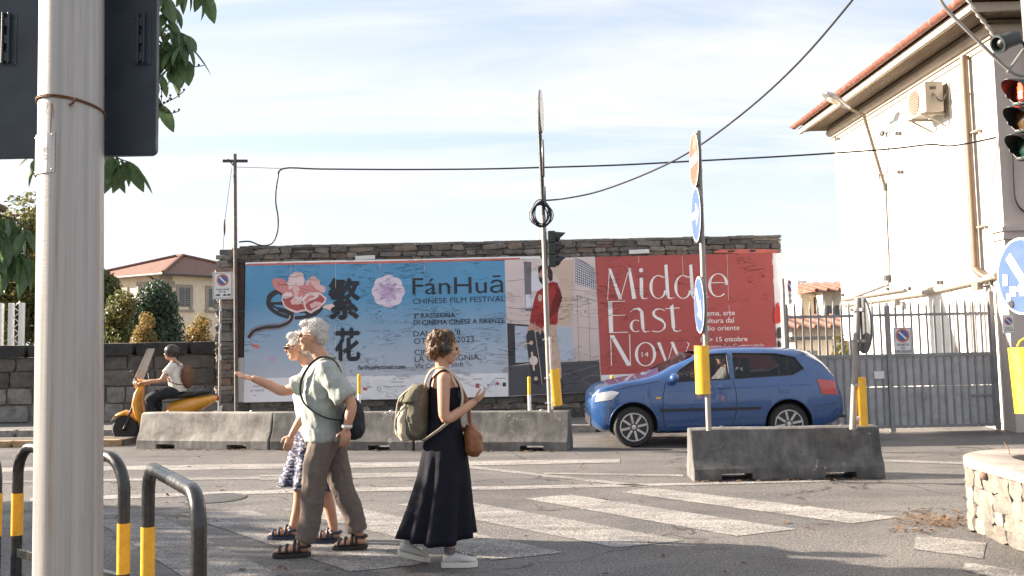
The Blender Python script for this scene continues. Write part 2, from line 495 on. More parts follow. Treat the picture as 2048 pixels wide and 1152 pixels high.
# ================================================================== ground, road, pavements
ROADZ = 0.0
M_GROUND = pm('dry_ground', (0.16, 0.14, 0.11), 0.95, 0, 0.3, 0.4, 0.3, 20)
structure('ground', MB().add([(-1500, -300, -0.03), (1500, -300, -0.03), (1500, 2500, -0.03), (-1500, 2500, -0.03)], [(0, 1, 2, 3)]), M_GROUND)
structure('road', MB().add([(-60, -6, 0), (60, -6, 0), (60, 24, 0), (-60, 24, 0)], [(0, 1, 2, 3)]), M_ASPHALT)

def flat(name, polys, mat, z=0.004, sub=1):
    mb = MB()
    for p in polys:
        q = [G(x, y, z) for x, y in p]
        mb.add(q, [tuple(range(len(q)))])
    o = mb.build(name, mat, fix=False); o['kind'] = 'structure'
    return o
# zebra stripes, worn (each its own marking)
for st, m in (
    ([(1240, 984), (1298, 975), (1800, 1034), (1704, 1047)], M_PAINT),
    ([(1049, 997), (1140, 989), (1594, 1058), (1473, 1072)], M_PAINT),
    ([(790, 1008), (920, 1000), (1370, 1081), (1232, 1095)], M_PAINT2),
    ([(560, 1018), (690, 1010), (1128, 1105), (985, 1120)], M_PAINT2),
    ([(360, 1028), (500, 1020), (850, 1128), (700, 1143)], M_PAINT3),
    ([(190, 1040), (320, 1032), (560, 1150), (400, 1175)], M_PAINT3),
    ([(1833, 1069), (1972, 1086), (1966, 1117), (1826, 1098)], M_PAINT2),
    ([(1931, 1124), (2100, 1150), (2100, 1180), (1925, 1140)], M_PAINT2),
):
    flat('crossing_stripe', [st], m)
for ln, m in (
    ([(-40, 936), (-40, 944), (700, 936), (1240, 925), (1240, 918), (700, 925)], M_PAINT),
    ([(-40, 962), (-40, 967), (560, 957), (560, 952)], M_PAINT3),
    ([(520, 950), (520, 960), (900, 952), (900, 943)], M_PAINT2),
    ([(60, 996), (60, 1003), (640, 984), (1000, 979), (1300, 972), (1660, 963), (1660, 960), (1300, 967), (1000, 972), (640, 976)], M_PAINT),
    ([(935, 931), (935, 936), (1290, 975), (1310, 972)], M_PAINT2),
    ([(1087, 945), (1087, 948), (1367, 953), (1367, 949)], M_PAINT2),
    ([(1765, 918), (1765, 923), (2100, 934), (2100, 930)], M_PAINT2),
):
    flat('road_line', [ln], m, 0.0042)

# manhole cover
mc = G(432, 997)
t = thing('manhole_cover', 'round iron manhole cover set in the asphalt left of the crossing', 'manhole cover', mc)
M_IRON = pm('cast_iron', (0.10, 0.098, 0.095), 0.6, 0.5, 0.3, 20, 0.5, 30)
MB().lathe([(0.27, 0.0), (0.27, 0.007), (0.25, 0.009), (0.0, 0.009)], mc, n=32).build('lid', M_IRON, t, smooth=True)
MB().lathe([(0.31, 0.0), (0.31, 0.008), (0.275, 0.008), (0.275, 0.0)], mc, n=32, cap=False).build('rim', M_IRON, t, smooth=True)

# far pavement with kerb stones
KA, KB = V((-16.0, 18.55, 0)), V((4.3, 15.95, 0))
PZ = 0.13
M_PAVE = pm('pavement_asphalt', (0.13, 0.127, 0.125), 0.9, 0, 0.25, 3, 0.4, 70)
M_KERB = mat_stone('kerb_stone', [(0.22, 0.21, 0.20), (0.30, 0.285, 0.27), (0.25, 0.24, 0.23)], 30, 0.3)
kd = (KB - KA).normalized(); kn = V((-kd.y, kd.x, 0))
pv = structure('pavement', MB().prism([KA + kn * 0.16, KB + kn * 0.16, V((4.3, 18.2, 0)), V((4.3, 21, 0)), V((-16, 21, 0))], (0, 0, PZ - 0.006)), M_PAVE)
def unit_block(name, mat, jit=0.03, seed=0, sub=2):
    rr = random.Random(seed)
    b = bmesh.new(); bmesh.ops.create_cube(b, size=1.0)
    bmesh.ops.subdivide_edges(b, edges=b.edges[:], cuts=sub - 1, use_grid_fill=True)
    for v in b.verts:
        n = sum(1 for c in v.co if abs(abs(c) - 0.5) < 1e-4)
        k = {3: 0.90, 2: 0.955, 1: 1.0}.get(n, 1.0)
        v.co = V((v.co.x * k, v.co.y * k, v.co.z * k)) + V((rr.uniform(-jit, jit), rr.uniform(-jit, jit), rr.uniform(-jit, jit)))
    me = bpy.data.meshes.new(name); b.to_mesh(me); b.free()
    for p in me.polygons: p.use_smooth = True
    me.set_sharp_from_angle(angle=R(50))
    setmat(me, mat); return me
def piece(name, me, loc, dims, parent, M=None):
    o = bpy.data.objects.new(name, me); COL.objects.link(o)
    m3 = M if M is not None else Matrix.Identity(3)
    mw = Matrix.Translation(V(loc)) @ m3.to_4x4() @ Matrix.Diagonal((*dims, 1))
    o.parent = parent
    pmw = MW.get(parent.name) if parent is not None else None
    o.matrix_local = (pmw.inverted() @ mw) if pmw is not None else mw
    return o
KERB = [unit_block('kerb_stone', M_KERB, 0.012, 40 + i) for i in range(3)]
Lk = (KB - KA).length; nk = int(Lk / 0.95)
Mk = Matrix.Rotation(math.atan2(kd.y, kd.x), 3, 'Z')
for i in range(nk):
    c = KA + kd * (Lk * (i + 0.5) / nk) + kn * 0.08
    piece('kerb_stone', KERB[i % 3], (c.x, c.y, PZ / 2 - 0.01), (Lk / nk - 0.012, 0.16, PZ + 0.02), pv, Mk)

# traffic island on the left, low kerb with the sun's warmth put into its stone colour
M_ISL = mat_stone('island_kerb', [(0.36, 0.24, 0.13), (0.40, 0.28, 0.16), (0.33, 0.23, 0.14)], 26, 0.35)
i0, i1 = G(-120, 897), G(238, 893)
idr = (i1 - i0).normalized(); inn = V((-idr.y, idr.x, 0))
isl = structure('traffic_island', MB().prism([i0 + inn * 0.15, i1 + inn * 0.15, i1 + inn * 0.75, i0 + inn * 0.75], (0, 0, 0.10)), pm('island_soil', (0.10, 0.085, 0.07), 0.95, 0, 0.3, 5, 0.6, 40))
IK = [unit_block('kerb_stone', M_ISL, 0.015, 60 + i) for i in range(3)]
Li = (i1 - i0).length; ni = int(Li / 0.55); Mi = Matrix.Rotation(math.atan2(idr.y, idr.x), 3, 'Z')
for i in range(ni):
    c = i0 + idr * (Li * (i + 0.5) / ni) + inn * 0.075
    piece('kerb_stone', IK[i % 3], (c.x, c.y, 0.05), (Li / ni - 0.01, 0.15, 0.12), isl, Mi)

# near pavement (below the frame, the hoops stand on it)
structure('near_pavement', MB().prism([(-14, -5, 0), (-0.2, -5, 0), (-0.2, 4.6, 0), (-2.2, 5.6, 0), (-14, 5.9, 0)], (0, 0, 0.12)), M_PAVE)

# ================================================================== concrete barriers
M_BARR = mat_concrete('barrier_concrete', (0.27, 0.255, 0.235), (0.15, 0.142, 0.135), (0.40, 0.38, 0.35))
M_BARR2 = mat_concrete('barrier_concrete_dark', (0.115, 0.112, 0.110), (0.062, 0.061, 0.061), (0.19, 0.185, 0.18), 0.6)
BH = 0.56
PROF = [(0.25, 0.0), (0.25, 0.13), (0.165, 0.27), (0.118, 0.50), (0.10, 0.545), (0.07, BH)]
def barrier(a, b, label, mat, h=1.0, seed=0):
    """a, b: front bottom corners on the ground"""
    a = V((a.x, a.y, 0)); b = V((b.x, b.y, 0)); d = (b - a); L = d.length; d.normalize(); n = V((-d.y, d.x, 0))
    if n.y < 0: n = -n
    o = a + n * 0.25
    t = thing('concrete_barrier', label, 'barrier', o + d * L / 2, 0, 'low concrete barriers on the road')
    rr = random.Random(seed)
    def ring(s, low, k=1.0):
        p = [(w_, z_) for w_, z_ in PROF]
        if low > 0:
            p = [(0.25, low), (0.25, 0.13)] + PROF[2:]
        full = [(-w_, z_) for w_, z_ in p] + [(w_, z_) for w_, z_ in reversed(p)]
        r = []
        for w_, z_ in full:
            q = o + d * s + n * (w_ * k) + V((0, 0, (z_ if z_ <= low or z_ < 0.01 else z_ - (1 - k) * 0.06) * h))
            r.append(q + V((0, 0, noise.noise(q * 2.3 + V((seed, 0, 0))) * 0.007 + noise.noise(q * 9.0) * 0.004)))
        return r
    e = 0.014
    s1, s2, sw = L * 0.23, L * 0.77, 0.17
    mb = MB()
    def span(x0, x1, low, ea=False, eb=False):
        rs = []
        if ea: rs.append(ring(x0, low, 0.93)); x0 += e
        k = max(1, int((x1 - x0) / 0.2))
        for i in range(k + 1):
            x = x0 + (x1 - (e if eb else 0) - x0) * i / k
            rs.append(ring(x, low))
        if eb: rs.append(ring(x1, low, 0.93))
        mb.loft(rs)
    span(0, s1 - sw, 0, ea=True); span(s1 - sw, s1 + sw, 0.075); span(s1 + sw, s2 - sw, 0); span(s2 - sw, s2 + sw, 0.075); span(s2 + sw, L, 0, eb=True)
    body = mb.build('body', mat, t, smooth=30)
    # lifting recess plates on top
    mb2 = MB()
    for s in (0.18, 0.82):
        c = o + d * L * s + V((0, 0, BH * h))
        mb2.tube(arc(c - V((0, 0, 0.012)), d, (0, 0, 1), 0.03, 0.1, math.pi - 0.1, 6), 0.005, 5)
    mb2.each('lifting_loop', M_STEEL, t)
    return o, d, L
FA, FB = G(266, 899), G(1138, 903)
fd = (FB - FA)
for i, lab in enumerate(('pale scraped concrete barrier in front of the scooter, at the left end of the row',
                         'middle concrete barrier of the far row, behind the walking couple',
                         'concrete barrier at the right end of the far row, carrying the tall light pole')):
    a = FA + fd * (i / 3 + (0.002 if i else 0)); b = FA + fd * ((i + 1) / 3 - 0.002)
    if i == 0: a = a + V((0, 0.10, 0)); b = b
    barrier(a, b, lab, M_BARR if i == 0 else M_BARR2, 1.0, i)
NO, ND, NL = barrier(G(1387, 963), G(1772, 957), 'dark concrete barrier alone on the road carrying two sign posts beside the blue car', M_BARR2, 1.0, 9)

# ================================================================== signs and posts
def col(c): return c
M_SIGNBLUE = pm('sign_blue', (0.045, 0.085, 0.185), 0.5, 0, 0.08, 5, 0.02, dirt=(0.10, 0.14, 0.21), damt=0.4, spec=0.3)
M_SIGNFADED = pm('sign_faded_red', (0.20, 0.075, 0.05), 0.55, 0, 0.10, 4, 0.02, dirt=(0.24, 0.19, 0.14), dscale=3, damt=0.9, spec=0.3)
M_SIGNRED = pm('sign_red', (0.55, 0.04, 0.035), 0.4, 0, 0.08, 5, 0.02)
M_SIGNWHITE = pm('sign_white', (0.66, 0.66, 0.65), 0.42, 0, 0.04, 5, 0.02, dirt=(0.5, 0.47, 0.42), damt=0.2)
M_SIGNBACK = pm('sign_back', (0.11, 0.115, 0.12), 0.5, 0.3, 0.15, 6, 0.04)
M_INK = pm('sign_ink', (0.02, 0.02, 0.022), 0.5, 0, 0.1, 5, 0)
ARROW = [(-0.72, 0.13), (0.12, 0.13), (0.12, 0.42), (0.74, 0.0), (0.12, -0.42), (0.12, -0.13), (-0.72, -0.13)]
def disc_sign(name, c, nrm, r, face, parent, arrow=None, bar=False, rim=M_SIGNWHITE):
    """round plate: back shell, white rim ring, coloured face, symbol"""
    c = V(c); nrm = V(nrm).normalized(); up = V((0, 0, 1)); rt = up.cross(nrm).normalized(); up = nrm.cross(rt)
    p = MB().lathe([(0.0, -0.028), (r * 0.97, -0.028), (r, -0.02), (r, 0.0), (0, 0.0)], c, nrm, 40).build(name, M_SIGNBACK, parent, smooth=True)
    MB().lathe([(r * 0.995, 0.0005), (r * 0.995, 0.003), (0.0, 0.003)], c, nrm, 40).build('rim', rim, p, smooth=True)
    MB().lathe([(r * 0.94, 0.0032), (r * 0.94, 0.0052), (0, 0.0052)], c, nrm, 40).build('face', face, p, smooth=True)
    if bar:
        pts = [c + nrm * 0.0055 + rt * (x * r) + up * (y * r) for x, y in ((-0.75, -0.17), (0.75, -0.17), (0.75, 0.17), (-0.75, 0.17))]
        MB().prism(pts, nrm * 0.002).build('bar', M_SIGNWHITE, p)
    if arrow is not None:
        ca, sa = math.cos(arrow), math.sin(arrow)
        pts = [c + nrm * 0.0055 + rt * ((x * ca - y * sa) * r) + up * ((x * sa + y * ca) * r) for x, y in ARROW]
        MB().prism(pts, nrm * 0.002).build('arrow', M_SIGNWHITE, p)
    return p
def clamp_band(mb, c, r):
    c = V(c); mb.lathe([(r, -0.015), (r + 0.005, -0.015), (r + 0.005, 0.015), (r, 0.015)], c, n=14, cap=False)
    mb.box(c + V((-r - 0.015, 0, 0)), (0.035, 0.03, 0.028))
def delineator(c, h, r, parent, facing=(-1, 0, 0), tilt=0.0, back=M_SIGNWHITE):
    """yellow half-round marker shell fixed to a post"""
    c = V(c); fx = V(facing).normalized(); sy = V((0, 0, 1)).cross(fx)
    up = (V((0, 0, 1)) * math.cos(tilt) + sy * math.sin(tilt)).normalized(); sy = up.cross(fx)
    n = 14; outer = []; inner = []
    for i in range(n + 1):
        a = -math.pi * 0.5 + math.pi * i / n
        outer.append(fx * (r * math.cos(a)) + sy * (r * math.sin(a)))
        inner.append(fx * ((r - 0.004) * math.cos(a)) + sy * ((r - 0.004) * math.sin(a)))
    mb = MB()
    for k in range(n):
        q = [outer[k], outer[k + 1], inner[k + 1], inner[k]]
        mb.prism([c + p - up * h / 2 for p in q], up * h)
    o = mb.build('delineator', M_YELLOW, parent, smooth=True)
    mb = MB()
    for z in (-h * 0.35, h * 0.35):
        mb.box(c + up * z - fx * 0.012, (0.05, r * 1.8, 0.03), M=Matrix((fx, sy, up)).transposed())
    mb.each('bracket', M_STEEL, o)
    return o
M_POLE = pm('zinc_pole', (0.26, 0.25, 0.235), 0.5, 0.35, 0.12, 7, 0.04, dirt=(0.28, 0.25, 0.22), dscale=6, damt=0.5)

# post with the no-entry sign and the two blue arrow signs
pb = at(1418, 868, 10.65); pt = at(1396, 262, 10.65)
pb.z = BH - 0.005
t = thing('sign_post', 'steel post with faded no entry sign and two blue arrow signs on dark barrier', 'sign post', pb)
MB().tube([pb, pt], 0.030, 14).build('pole', M_POLE, t, smooth=True)
def onp(py, Y=10.65):
    k = (py - 868) / (262 - 868); return pb.lerp(pt, k)
s = 1900 / 10.65
def sign_at(name, y0, y1, face, **kw):
    c = onp((y0 + y1) / 2); r = (y1 - y0) / 2 / s
    o = disc_sign(name, c + V((-0.058, -0.008, 0)), (-1, 0.025, 0), r, face, t, **kw)
    mb = MB()
    for dz in (-0.12, 0.12): clamp_band(mb, c + V((0, 0, dz)), 0.030)
    mb.build('clamp', M_STEEL, t)
sign_at('no_entry_sign', 266, 378, M_SIGNFADED, bar=True)
sign_at('right_arrow_sign', 379, 490, M_SIGNBLUE, arrow=0.0)
sign_at('keep_right_sign', 560, 674, M_SIGNBLUE, arrow=R(-50))
delineator(onp(747) + V((-0.045, 0, 0)), 95 / s, 0.085, t, (-0.6, -0.8, 0))

# second post on the same barrier: sign seen from behind and yellow marker
p2b = at(1706, 868, 10.45); p2t = at(1716, 596, 10.45); p2b.z = BH - 0.005
t = thing('sign_post', 'steel post on the dark barrier with a round sign seen from behind', 'sign post', p2b)
MB().tube([p2b, p2t], 0.036, 14).build('pole', M_POLE, t, smooth=True)
c2 = p2b.lerp(p2t, 0.79)
sg = disc_sign('round_sign', c2 + V((0.075, 0.0, 0)), (1, -0.07, 0), 0.31, M_SIGNBLUE, t, arrow=R(-50))
mb = MB()
for dz in (-0.17, 0.17):
    mb.box(c2 + V((0.035, 0.0, dz)), (0.03, 0.34, 0.035)); clamp_band(mb, c2 + V((0, 0, dz)), 0.036)
mb.each('bracket', M_STEEL, t)
delineator(p2b.lerp(p2t, 0.21) + V((0.055, 0, 0)), 95 * 10.45 / 1900, 0.085, t, (1, -0.25, 0))

# traffic signal head: box, three lenses with hoods
M_SIGGREEN = pm('signal_housing', (0.018, 0.028, 0.027), 0.5, 0, 0.2, 9, 0.05, dirt=(0.04, 0.045, 0.042), dscale=7, damt=0.5)
M_LENS_R = pm('red_lens', (0.09, 0.008, 0.006), 0.2, 0, 0.1, 30, 0.2, 90, coat=0.5)
M_LENS_A = pm('amber_lens', (0.06, 0.03, 0.008), 0.2, 0, 0.1, 30, 0.2, 90, coat=0.5)
M_LENS_G = pm('green_lens', (0.006, 0.03, 0.022), 0.2, 0, 0.1, 30, 0.2, 90, coat=0.5)
M_RED_ON = emit('lit_red_lens', (1.0, 0.06, 0.03), 2.2)
def signal_head(c, face, size, parent, lit=False, down=0.0):
    """c: middle of the housing, face: direction the lenses look, size: pitch between lenses"""
    c = V(c); fx = V(face).normalized(); sy = V((0, 0, 1)).cross(fx).normalized(); up = V((0, 0, 1))
    M3 = Matrix((fx, sy, up)).transposed(); p = size
    head = None
    mb = MB()
    for i, z in enumerate((p, 0, -p)):
        mb.box(c + up * z, (p * 0.62, p * 1.02, p * 0.97), M=M3)
    head = mb.build('signal_head', M_SIGGREEN, parent, bevel=p * 0.08)
    for i, (z, lm) in enumerate(((p, M_RED_ON if lit else M_LENS_R), (0, M_LENS_A), (-p, M_LENS_G))):
        lc = c + up * z + fx * (p * 0.30)
        r = p * 0.40
        lens = MB().lathe([(r, 0), (r, 0.01), (r * 0.7, p * 0.09), (r * 0.35, p * 0.125), (0, p * 0.135)], lc, fx, 20)
        if lit and i == 0:
            dark = lens.build('lens', M_LENS_R, head, smooth=True)
            fig = MB(); o3 = lc + fx * (p * 0.15)
            fig.ell(o3 + up * (r * 0.55), r * 0.17, 8, 6); fig.box(o3 + up * (r * 0.08), (0.008, r * 0.48, r * 0.62), M=M3)
            fig.box(o3 - up * (r * 0.48) + sy * r * 0.12, (0.008, r * 0.17, r * 0.6), M=M3); fig.box(o3 - up * (r * 0.48) - sy * r * 0.12, (0.008, r * 0.17, r * 0.6), M=M3)
            fig.build('lit_figure', lm, head)
        else:
            lens.build('lens', lm, head, smooth=True)
        rings = []
        hb = MB(); L = p * 0.85; n = 22
        for q in range(n):
            a0 = R(-55) + R(290) * q / n; a1 = R(-55) + R(290) * (q + 1) / n
            def pt_(a, ln, rr):
                return lc + sy * (math.cos(a) * rr) + up * (math.sin(a) * rr) + fx * ln - up * (ln * 0.12)
            def ln_(a):
                k = max(0.0, math.sin(a)); return L * (0.42 + 0.58 * k) if math.sin(a) > -0.4 else L * 0.28
            ro, ri = r * 1.12, r * 1.12 - 0.004
            hb.add([pt_(a0, -0.005, ro), pt_(a1, -0.005, ro), pt_(a1, ln_(a1), ro), pt_(a0, ln_(a0), ro), pt_(a0, -0.005, ri), pt_(a1, -0.005, ri), pt_(a1, ln_(a1), ri), pt_(a0, ln_(a0), ri)],
                   [(0, 1, 2, 3), (7, 6, 5, 4), (3, 2, 6, 7), (0, 4, 5, 1)])
        hb.build('hood', M_BLACK, head, smooth=True, fix=False)
    return head

# tall light pole on the far barrier
Yp = 13.75
tb = at(1101, 830, Yp); tb.z = BH - 0.005
tt = at(1076, 196, Yp)
t = thing('signal_post', 'tall thin pole with small traffic light and edge-on round signs on the far barrier', 'traffic light', tb)
ps = spline([tb, tb.lerp(tt, 0.3) + V((0.0, 0, 0)), tb.lerp(tt, 0.62) + V((0.01, 0, 0)), tt], 5)
MB().tube(ps[:11], 0.038, 12).build('pole', M_POLE, t, smooth=True)
MB().tube(ps[10:], 0.031, 12).build('upper_pole', M_DARKMETAL, t, smooth=True)  # upper tube coloured dark to give the pole its silhouette
def onq(py):
    k = (830 - py) / (830 - 196.0); return ps[min(len(ps) - 1, int(k * (len(ps) - 1)))].lerp(ps[min(len(ps) - 1, int(k * (len(ps) - 1)) + 1)], (k * (len(ps) - 1)) % 1)
for y0, y1 in ((188, 275), (276, 352), (354, 396)):
    c = onq((y0 + y1) / 2); r = (y1 - y0) / 2 * Yp / 1900
    disc_sign('round_sign', c + V((0.045, 0.0, 0)), (1, -0.13 if y0 < 200 else -0.03, 0), r, M_SIGNWHITE if y0 < 200 else M_SIGNBLUE, t, arrow=None)
hc = at(1107, 498, Yp)
signal_head(hc + V((-0.02, 0, 0)), (1, -0.12, 0), 0.175, t)
mb = MB()
for py in (466, 532):
    q = onq(py); mb.tube([q, V((hc.x - 0.02, hc.y, q.z + 0.01))], 0.012, 8)
mb.each('bracket', M_DARKMETAL, t)
delineator(at(1110, 774, Yp - 0.05), 0.52, 0.085, t, (0.8, -0.6, 0), tilt=R(-6))
mb = MB(); q = onq(690)
mb.tube([onq(820) + V((0.035, -0.05, 0)), onq(660) + V((0.035, -0.05, 0))], 0.018, 8)
for py in (665, 740, 800): clamp_band(mb, onq(py), 0.038)
mb.build('conduit', M_STEEL, t)

# overhead cable that leaves a coil on that pole
t = thing('overhead_cable', 'black cable rising to the right from a loose coil on the tall pole', 'cable', onq(430))
mb = MB(); cc = at(1081, 427, Yp - 0.06)
for i in range(11):
    a = 0.13 + rnd.uniform(-0.03, 0.03); b_ = 0.185 + rnd.uniform(-0.035, 0.025)
    o = cc + V((rnd.uniform(-0.035, 0.035), rnd.uniform(-0.03, 0.03), rnd.uniform(-0.035, 0.04)))
    mb.tube([o + V((a * math.cos(k / 24 * 2 * math.pi), 0.02 * math.sin(k * 0.7), b_ * math.sin(k / 24 * 2 * math.pi))) for k in range(25)], 0.008, 5, cap=False)
mb.build('coil', M_CABLE, t, smooth=True)
P = [(1088, 401, 13.7), (1130, 397, 13.5), (1200, 382, 13.2), (1300, 344, 12.6), (1390, 297, 12.0), (1500, 215, 11.3), (1600, 122, 10.6), (1700, 6, 9.8), (1800, -125, 9.0)]
MB().tube(spline([at(*p) for p in P], 5), 0.0125, 6).build('span', M_CABLE, t, smooth=True)

# striped marker posts on the kerb
M_STRIPEY = M_YELLOW
for px, top, lab in ((718, 750, 'thin yellow, white and black marker post behind the barrier near the couple'),
                     (1058, 755, 'thin yellow, white and black marker post beside the tall light pole'),
                     (1224, 752, 'thin yellow marker post behind the front of the blue car')):
    Yk = 16.2
    p = at(px, top, Yk); base = V((p.x, Yk, 0.0))
    t = thing('marker_post', lab, 'marker post', base, 0, 'striped marker posts along the kerb')
    hs = p.z; zs = [0, hs * 0.16, hs * 0.42, hs * 0.70, hs]
    for i, m in enumerate((M_WHITE, M_BLACK, M_WHITE, M_YELLOW)):
        MB().lathe([(0.028, zs[i]), (0.028, zs[i + 1])], base, n=14).build('band', m, t, smooth=True)
    MB().lathe([(0.028, hs), (0.02, hs + 0.012), (0, hs + 0.016)], base, n=14).build('cap', M_YELLOW, t, smooth=True)

# ------------------------------------------------------------------ lettering
def text_mesh(s, bold=0.0, spacing=1.0):
    c = bpy.data.curves.new('lettering', 'FONT'); c.body = s; c.size = 1.0; c.offset = bold; c.space_character = spacing
    c.resolution_u = 3
    o = bpy.data.objects.new('lettering', c); COL.objects.link(o)
    dg = bpy.context.evaluated_depsgraph_get(); dg.update()
    me = bpy.data.meshes.new_from_object(o.evaluated_get(dg), depsgraph=dg)
    bpy.data.objects.remove(o); bpy.data.curves.remove(c)
    return me
def text_on(s, a, b, h, mat, parent, depthv, up=None, bold=0.0, name='lettering', fit='caps', spacing=1.0):
    """a, b: world points of the left and right end of the baseline; h: height; depthv: vector out of the surface (lift)"""
    me = text_mesh(s, 0.0, spacing)
    xs = [v.co.x for v in me.vertices]; ys = [v.co.y for v in me.vertices]
    if not xs: return None
    x0, x1 = min(xs), max(xs)
    y0, y1 = (0.0, 0.72) if fit == 'caps' else (min(ys), max(ys))
    a = V(a); b = V(b); ex = (b - a); L = ex.length; ex.normalize()
    n = V(depthv).normalized(); ey = n.cross(ex).normalized()
    if up is not None and ey.dot(V(up)) < 0: ey = -ey
    for v in me.vertices:
        v.co = a + ex * ((v.co.x - x0) / (x1 - x0) * L) + ey * ((v.co.y - y0) / (y1 - y0) * h) + V(depthv)
    if bold > 0.01:      # heavier weight: overlaid strokes
        vs0 = [v.co.copy() for v in me.vertices]; fs0 = [tuple(p.vertices) for p in me.polygons]; k = bold * h * 0.9
        mb = MB(); mb.add(vs0, fs0)
        for i, (dx, dy) in enumerate(((k, 0), (-k, 0), (0, k), (0, -k))):
            sh = ex * dx + ey * dy + n * (0.0003 * (i + 1)); mb.add([v + sh for v in vs0], fs0)
        me = mb.mesh(name, False)
    setmat(me, mat)
    return link(name, me, parent)
def ring_pts(c, ex, ey, r, n=28, k=1.0):
    return [V(c) + V(ex) * (r * math.cos(2 * math.pi * i / n)) + V(ey) * (r * k * math.sin(2 * math.pi * i / n)) for i in range(n)]
def no_parking_plate(name, c, wd, h, ex, nrm, parent, lines, thick=0.006, ring=0.33, cy=0.22, icons=False):
    """white plate with the blue disc, red ring and slash, and lettering below; ex: to the reader's right"""
    c = V(c); ex = V(ex).normalized(); nrm = V(nrm).normalized(); ey = nrm.cross(ex).normalized()
    if ey.z < 0: ey = -ey
    M3 = Matrix((ex, nrm, ey)).transposed()
    p = MB().box(c, (wd, thick, h), M=M3).build(name, M_SIGNWHITE, parent, bevel=0.004)
    f = c + nrm * (thick / 2)
    mb = MB()
    b = 0.035 * wd
    for (x0, x1, z0, z1) in ((-.5, .5, .5, .5), (-.5, .5, -.5, -.5), (-.5, -.5, -.5, .5), (.5, .5, -.5, .5)):
        q0 = f + ex * (x0 * (wd - 3 * b)) + ey * (z0 * (h - 3 * b)); q1 = f + ex * (x1 * (wd - 3 * b)) + ey * (z1 * (h - 3 * b))
        mb.bar(q0 + nrm * 0.001, q1 + nrm * 0.001, b * 0.5, 0.002, nrm)
    mb.build('border', M_INK, p)
    dc = f + ey * (h * cy); r = ring * wd
    MB().lathe([(r, 0.0005), (r, 0.0016), (0, 0.0016)], dc, nrm, 32).build('ring', M_NPRED, p)
    MB().lathe([(r * 0.76, 0.0018), (r * 0.76, 0.0026), (0, 0.0026)], dc, nrm, 32).build('disc', M_NPBLUE, p)
    d = (ex - ey).normalized()
    MB().bar(dc - d * r * 0.74 + nrm * 0.0032, dc + d * r * 0.74 + nrm * 0.0032, r * 0.26, 0.0012, nrm).build('slash', M_SIGNWHITE if icons is not None else M_NPRED, p)
    for s, x0, x1, z, hh in lines:
        text_on(s, f + ex * (x0 * wd) + ey * (z * h), f + ex * (x1 * wd) + ey * (z * h), hh * h, M_INK, p, nrm * 0.0022, (0, 0, 1), 0.012)
    if icons:
        mb = MB()
        for x0, x1 in ((-0.36, -0.12), (0.0, 0.18), (0.2, 0.40)):
            z = -0.38
            pts = [(x0, z), (x1, z), (x1, z + 0.04), (x1 - 0.05, z + 0.065), (x0 + 0.08, z + 0.065), (x0 + 0.05, z + 0.04), (x0, z + 0.035)]
            mb.prism([f + ex * (a * wd) + ey * (q * h) + nrm * 0.001 for a, q in pts], nrm * 0.0012)
        mb.each('vehicle_symbol', M_INK, p)
    return p
M_NPRED = pm('plate_red', (0.55, 0.13, 0.06), 0.45, 0, 0.08, 5, 0.02)
M_NPBLUE = pm('plate_blue', (0.06, 0.12, 0.33), 0.45, 0, 0.08, 5, 0.02)

# street-cleaning plate on its own post in front of the stone wall
Yn = 17.55
t = thing('parking_sign', 'white no parking plate reading mercoledì 0-6 on a grey post by the wall corner', 'parking sign', (at(440, 700, Yn).x, Yn, PZ))
a, b = at(441, 596, Yn), at(437, 830, Yn)
MB().tube([V((a.x, Yn + 0.03, a.z + 0.3)), V((b.x, Yn + 0.03, PZ - 0.01))], 0.025, 10).build('post', M_POLE, t, smooth=True)
c = at(445.5, 571, Yn)
no_parking_plate('plate', c, 40 * Yn / 1900, 54 * Yn / 1900, (1, 0, 0), (0, -1, 0), t,
                 [('mercoledì', -0.33, 0.33, -0.17, 0.075), ('0-6', -0.17, 0.15, -0.27, 0.085)], icons=True, cy=0.20, ring=0.30)
mb = MB()
for py in (617, 653, 690, 715):
    q = at(440, py, Yn); mb.box((q.x, Yn + 0.0025, q.z), (0.045, 0.01, 0.05 + 0.05 * (py % 2)))
mb.each('sticker', M_SIGNWHITE, t)

# ================================================================== right-hand signal mast in the planter
Yr = 7.4
mx_ = 4.20
t = thing('signal_mast', 'signal mast at the right edge with red pedestrian light and blue arrow sign', 'traffic light', (mx_, Yr, 0.45))
MB().tube([(mx_, Yr, 0.40), (mx_ - 0.04, Yr, 4.6)], 0.055, 16).build('pole', M_POLE, t, smooth=True)
c = at(2042, 552, Yr)
sg = disc_sign('keep_right_sign', c, (-1, -0.10, 0), 0.302, M_SIGNBLUE, t, arrow=R(-50))
M_STK = pm('sticker_paper', (0.72, 0.70, 0.66), 0.6, 0, 0.1, 20, 0.05)
nn = V((-1, -0.10, 0)).normalized(); rt = V((0, 0, 1)).cross(nn).normalized()
mb = MB()
for x, z, a_, b2 in ((-0.19, -0.02, 0.06, 0.09), (-0.10, -0.115, 0.075, 0.075), (-0.16, -0.16, 0.05, 0.06), (0.02, -0.13, 0.07, 0.05)):
    mb.box(c + nn * 0.0095 + rt * x + V((0, 0, z)), (0.0015, a_, b2), M=Matrix((nn, rt, nn.cross(rt))).transposed())
mb.each('sticker', M_STK, t)
MB().lathe([(0.032, 0.0), (0.032, 0.0015), (0, 0.0015)], c + nn * 0.0095 + rt * -0.13 + V((0, 0, -0.215)), nn, 16).build('round_sticker', M_INK, t)
delineator(at(2047, 760, Yr) + V((0.05, 0, 0)), 0.505, 0.13, t, (-0.9, -0.43, 0), tilt=R(-3))
mb = MB(); q = at(2040, 693, Yr)
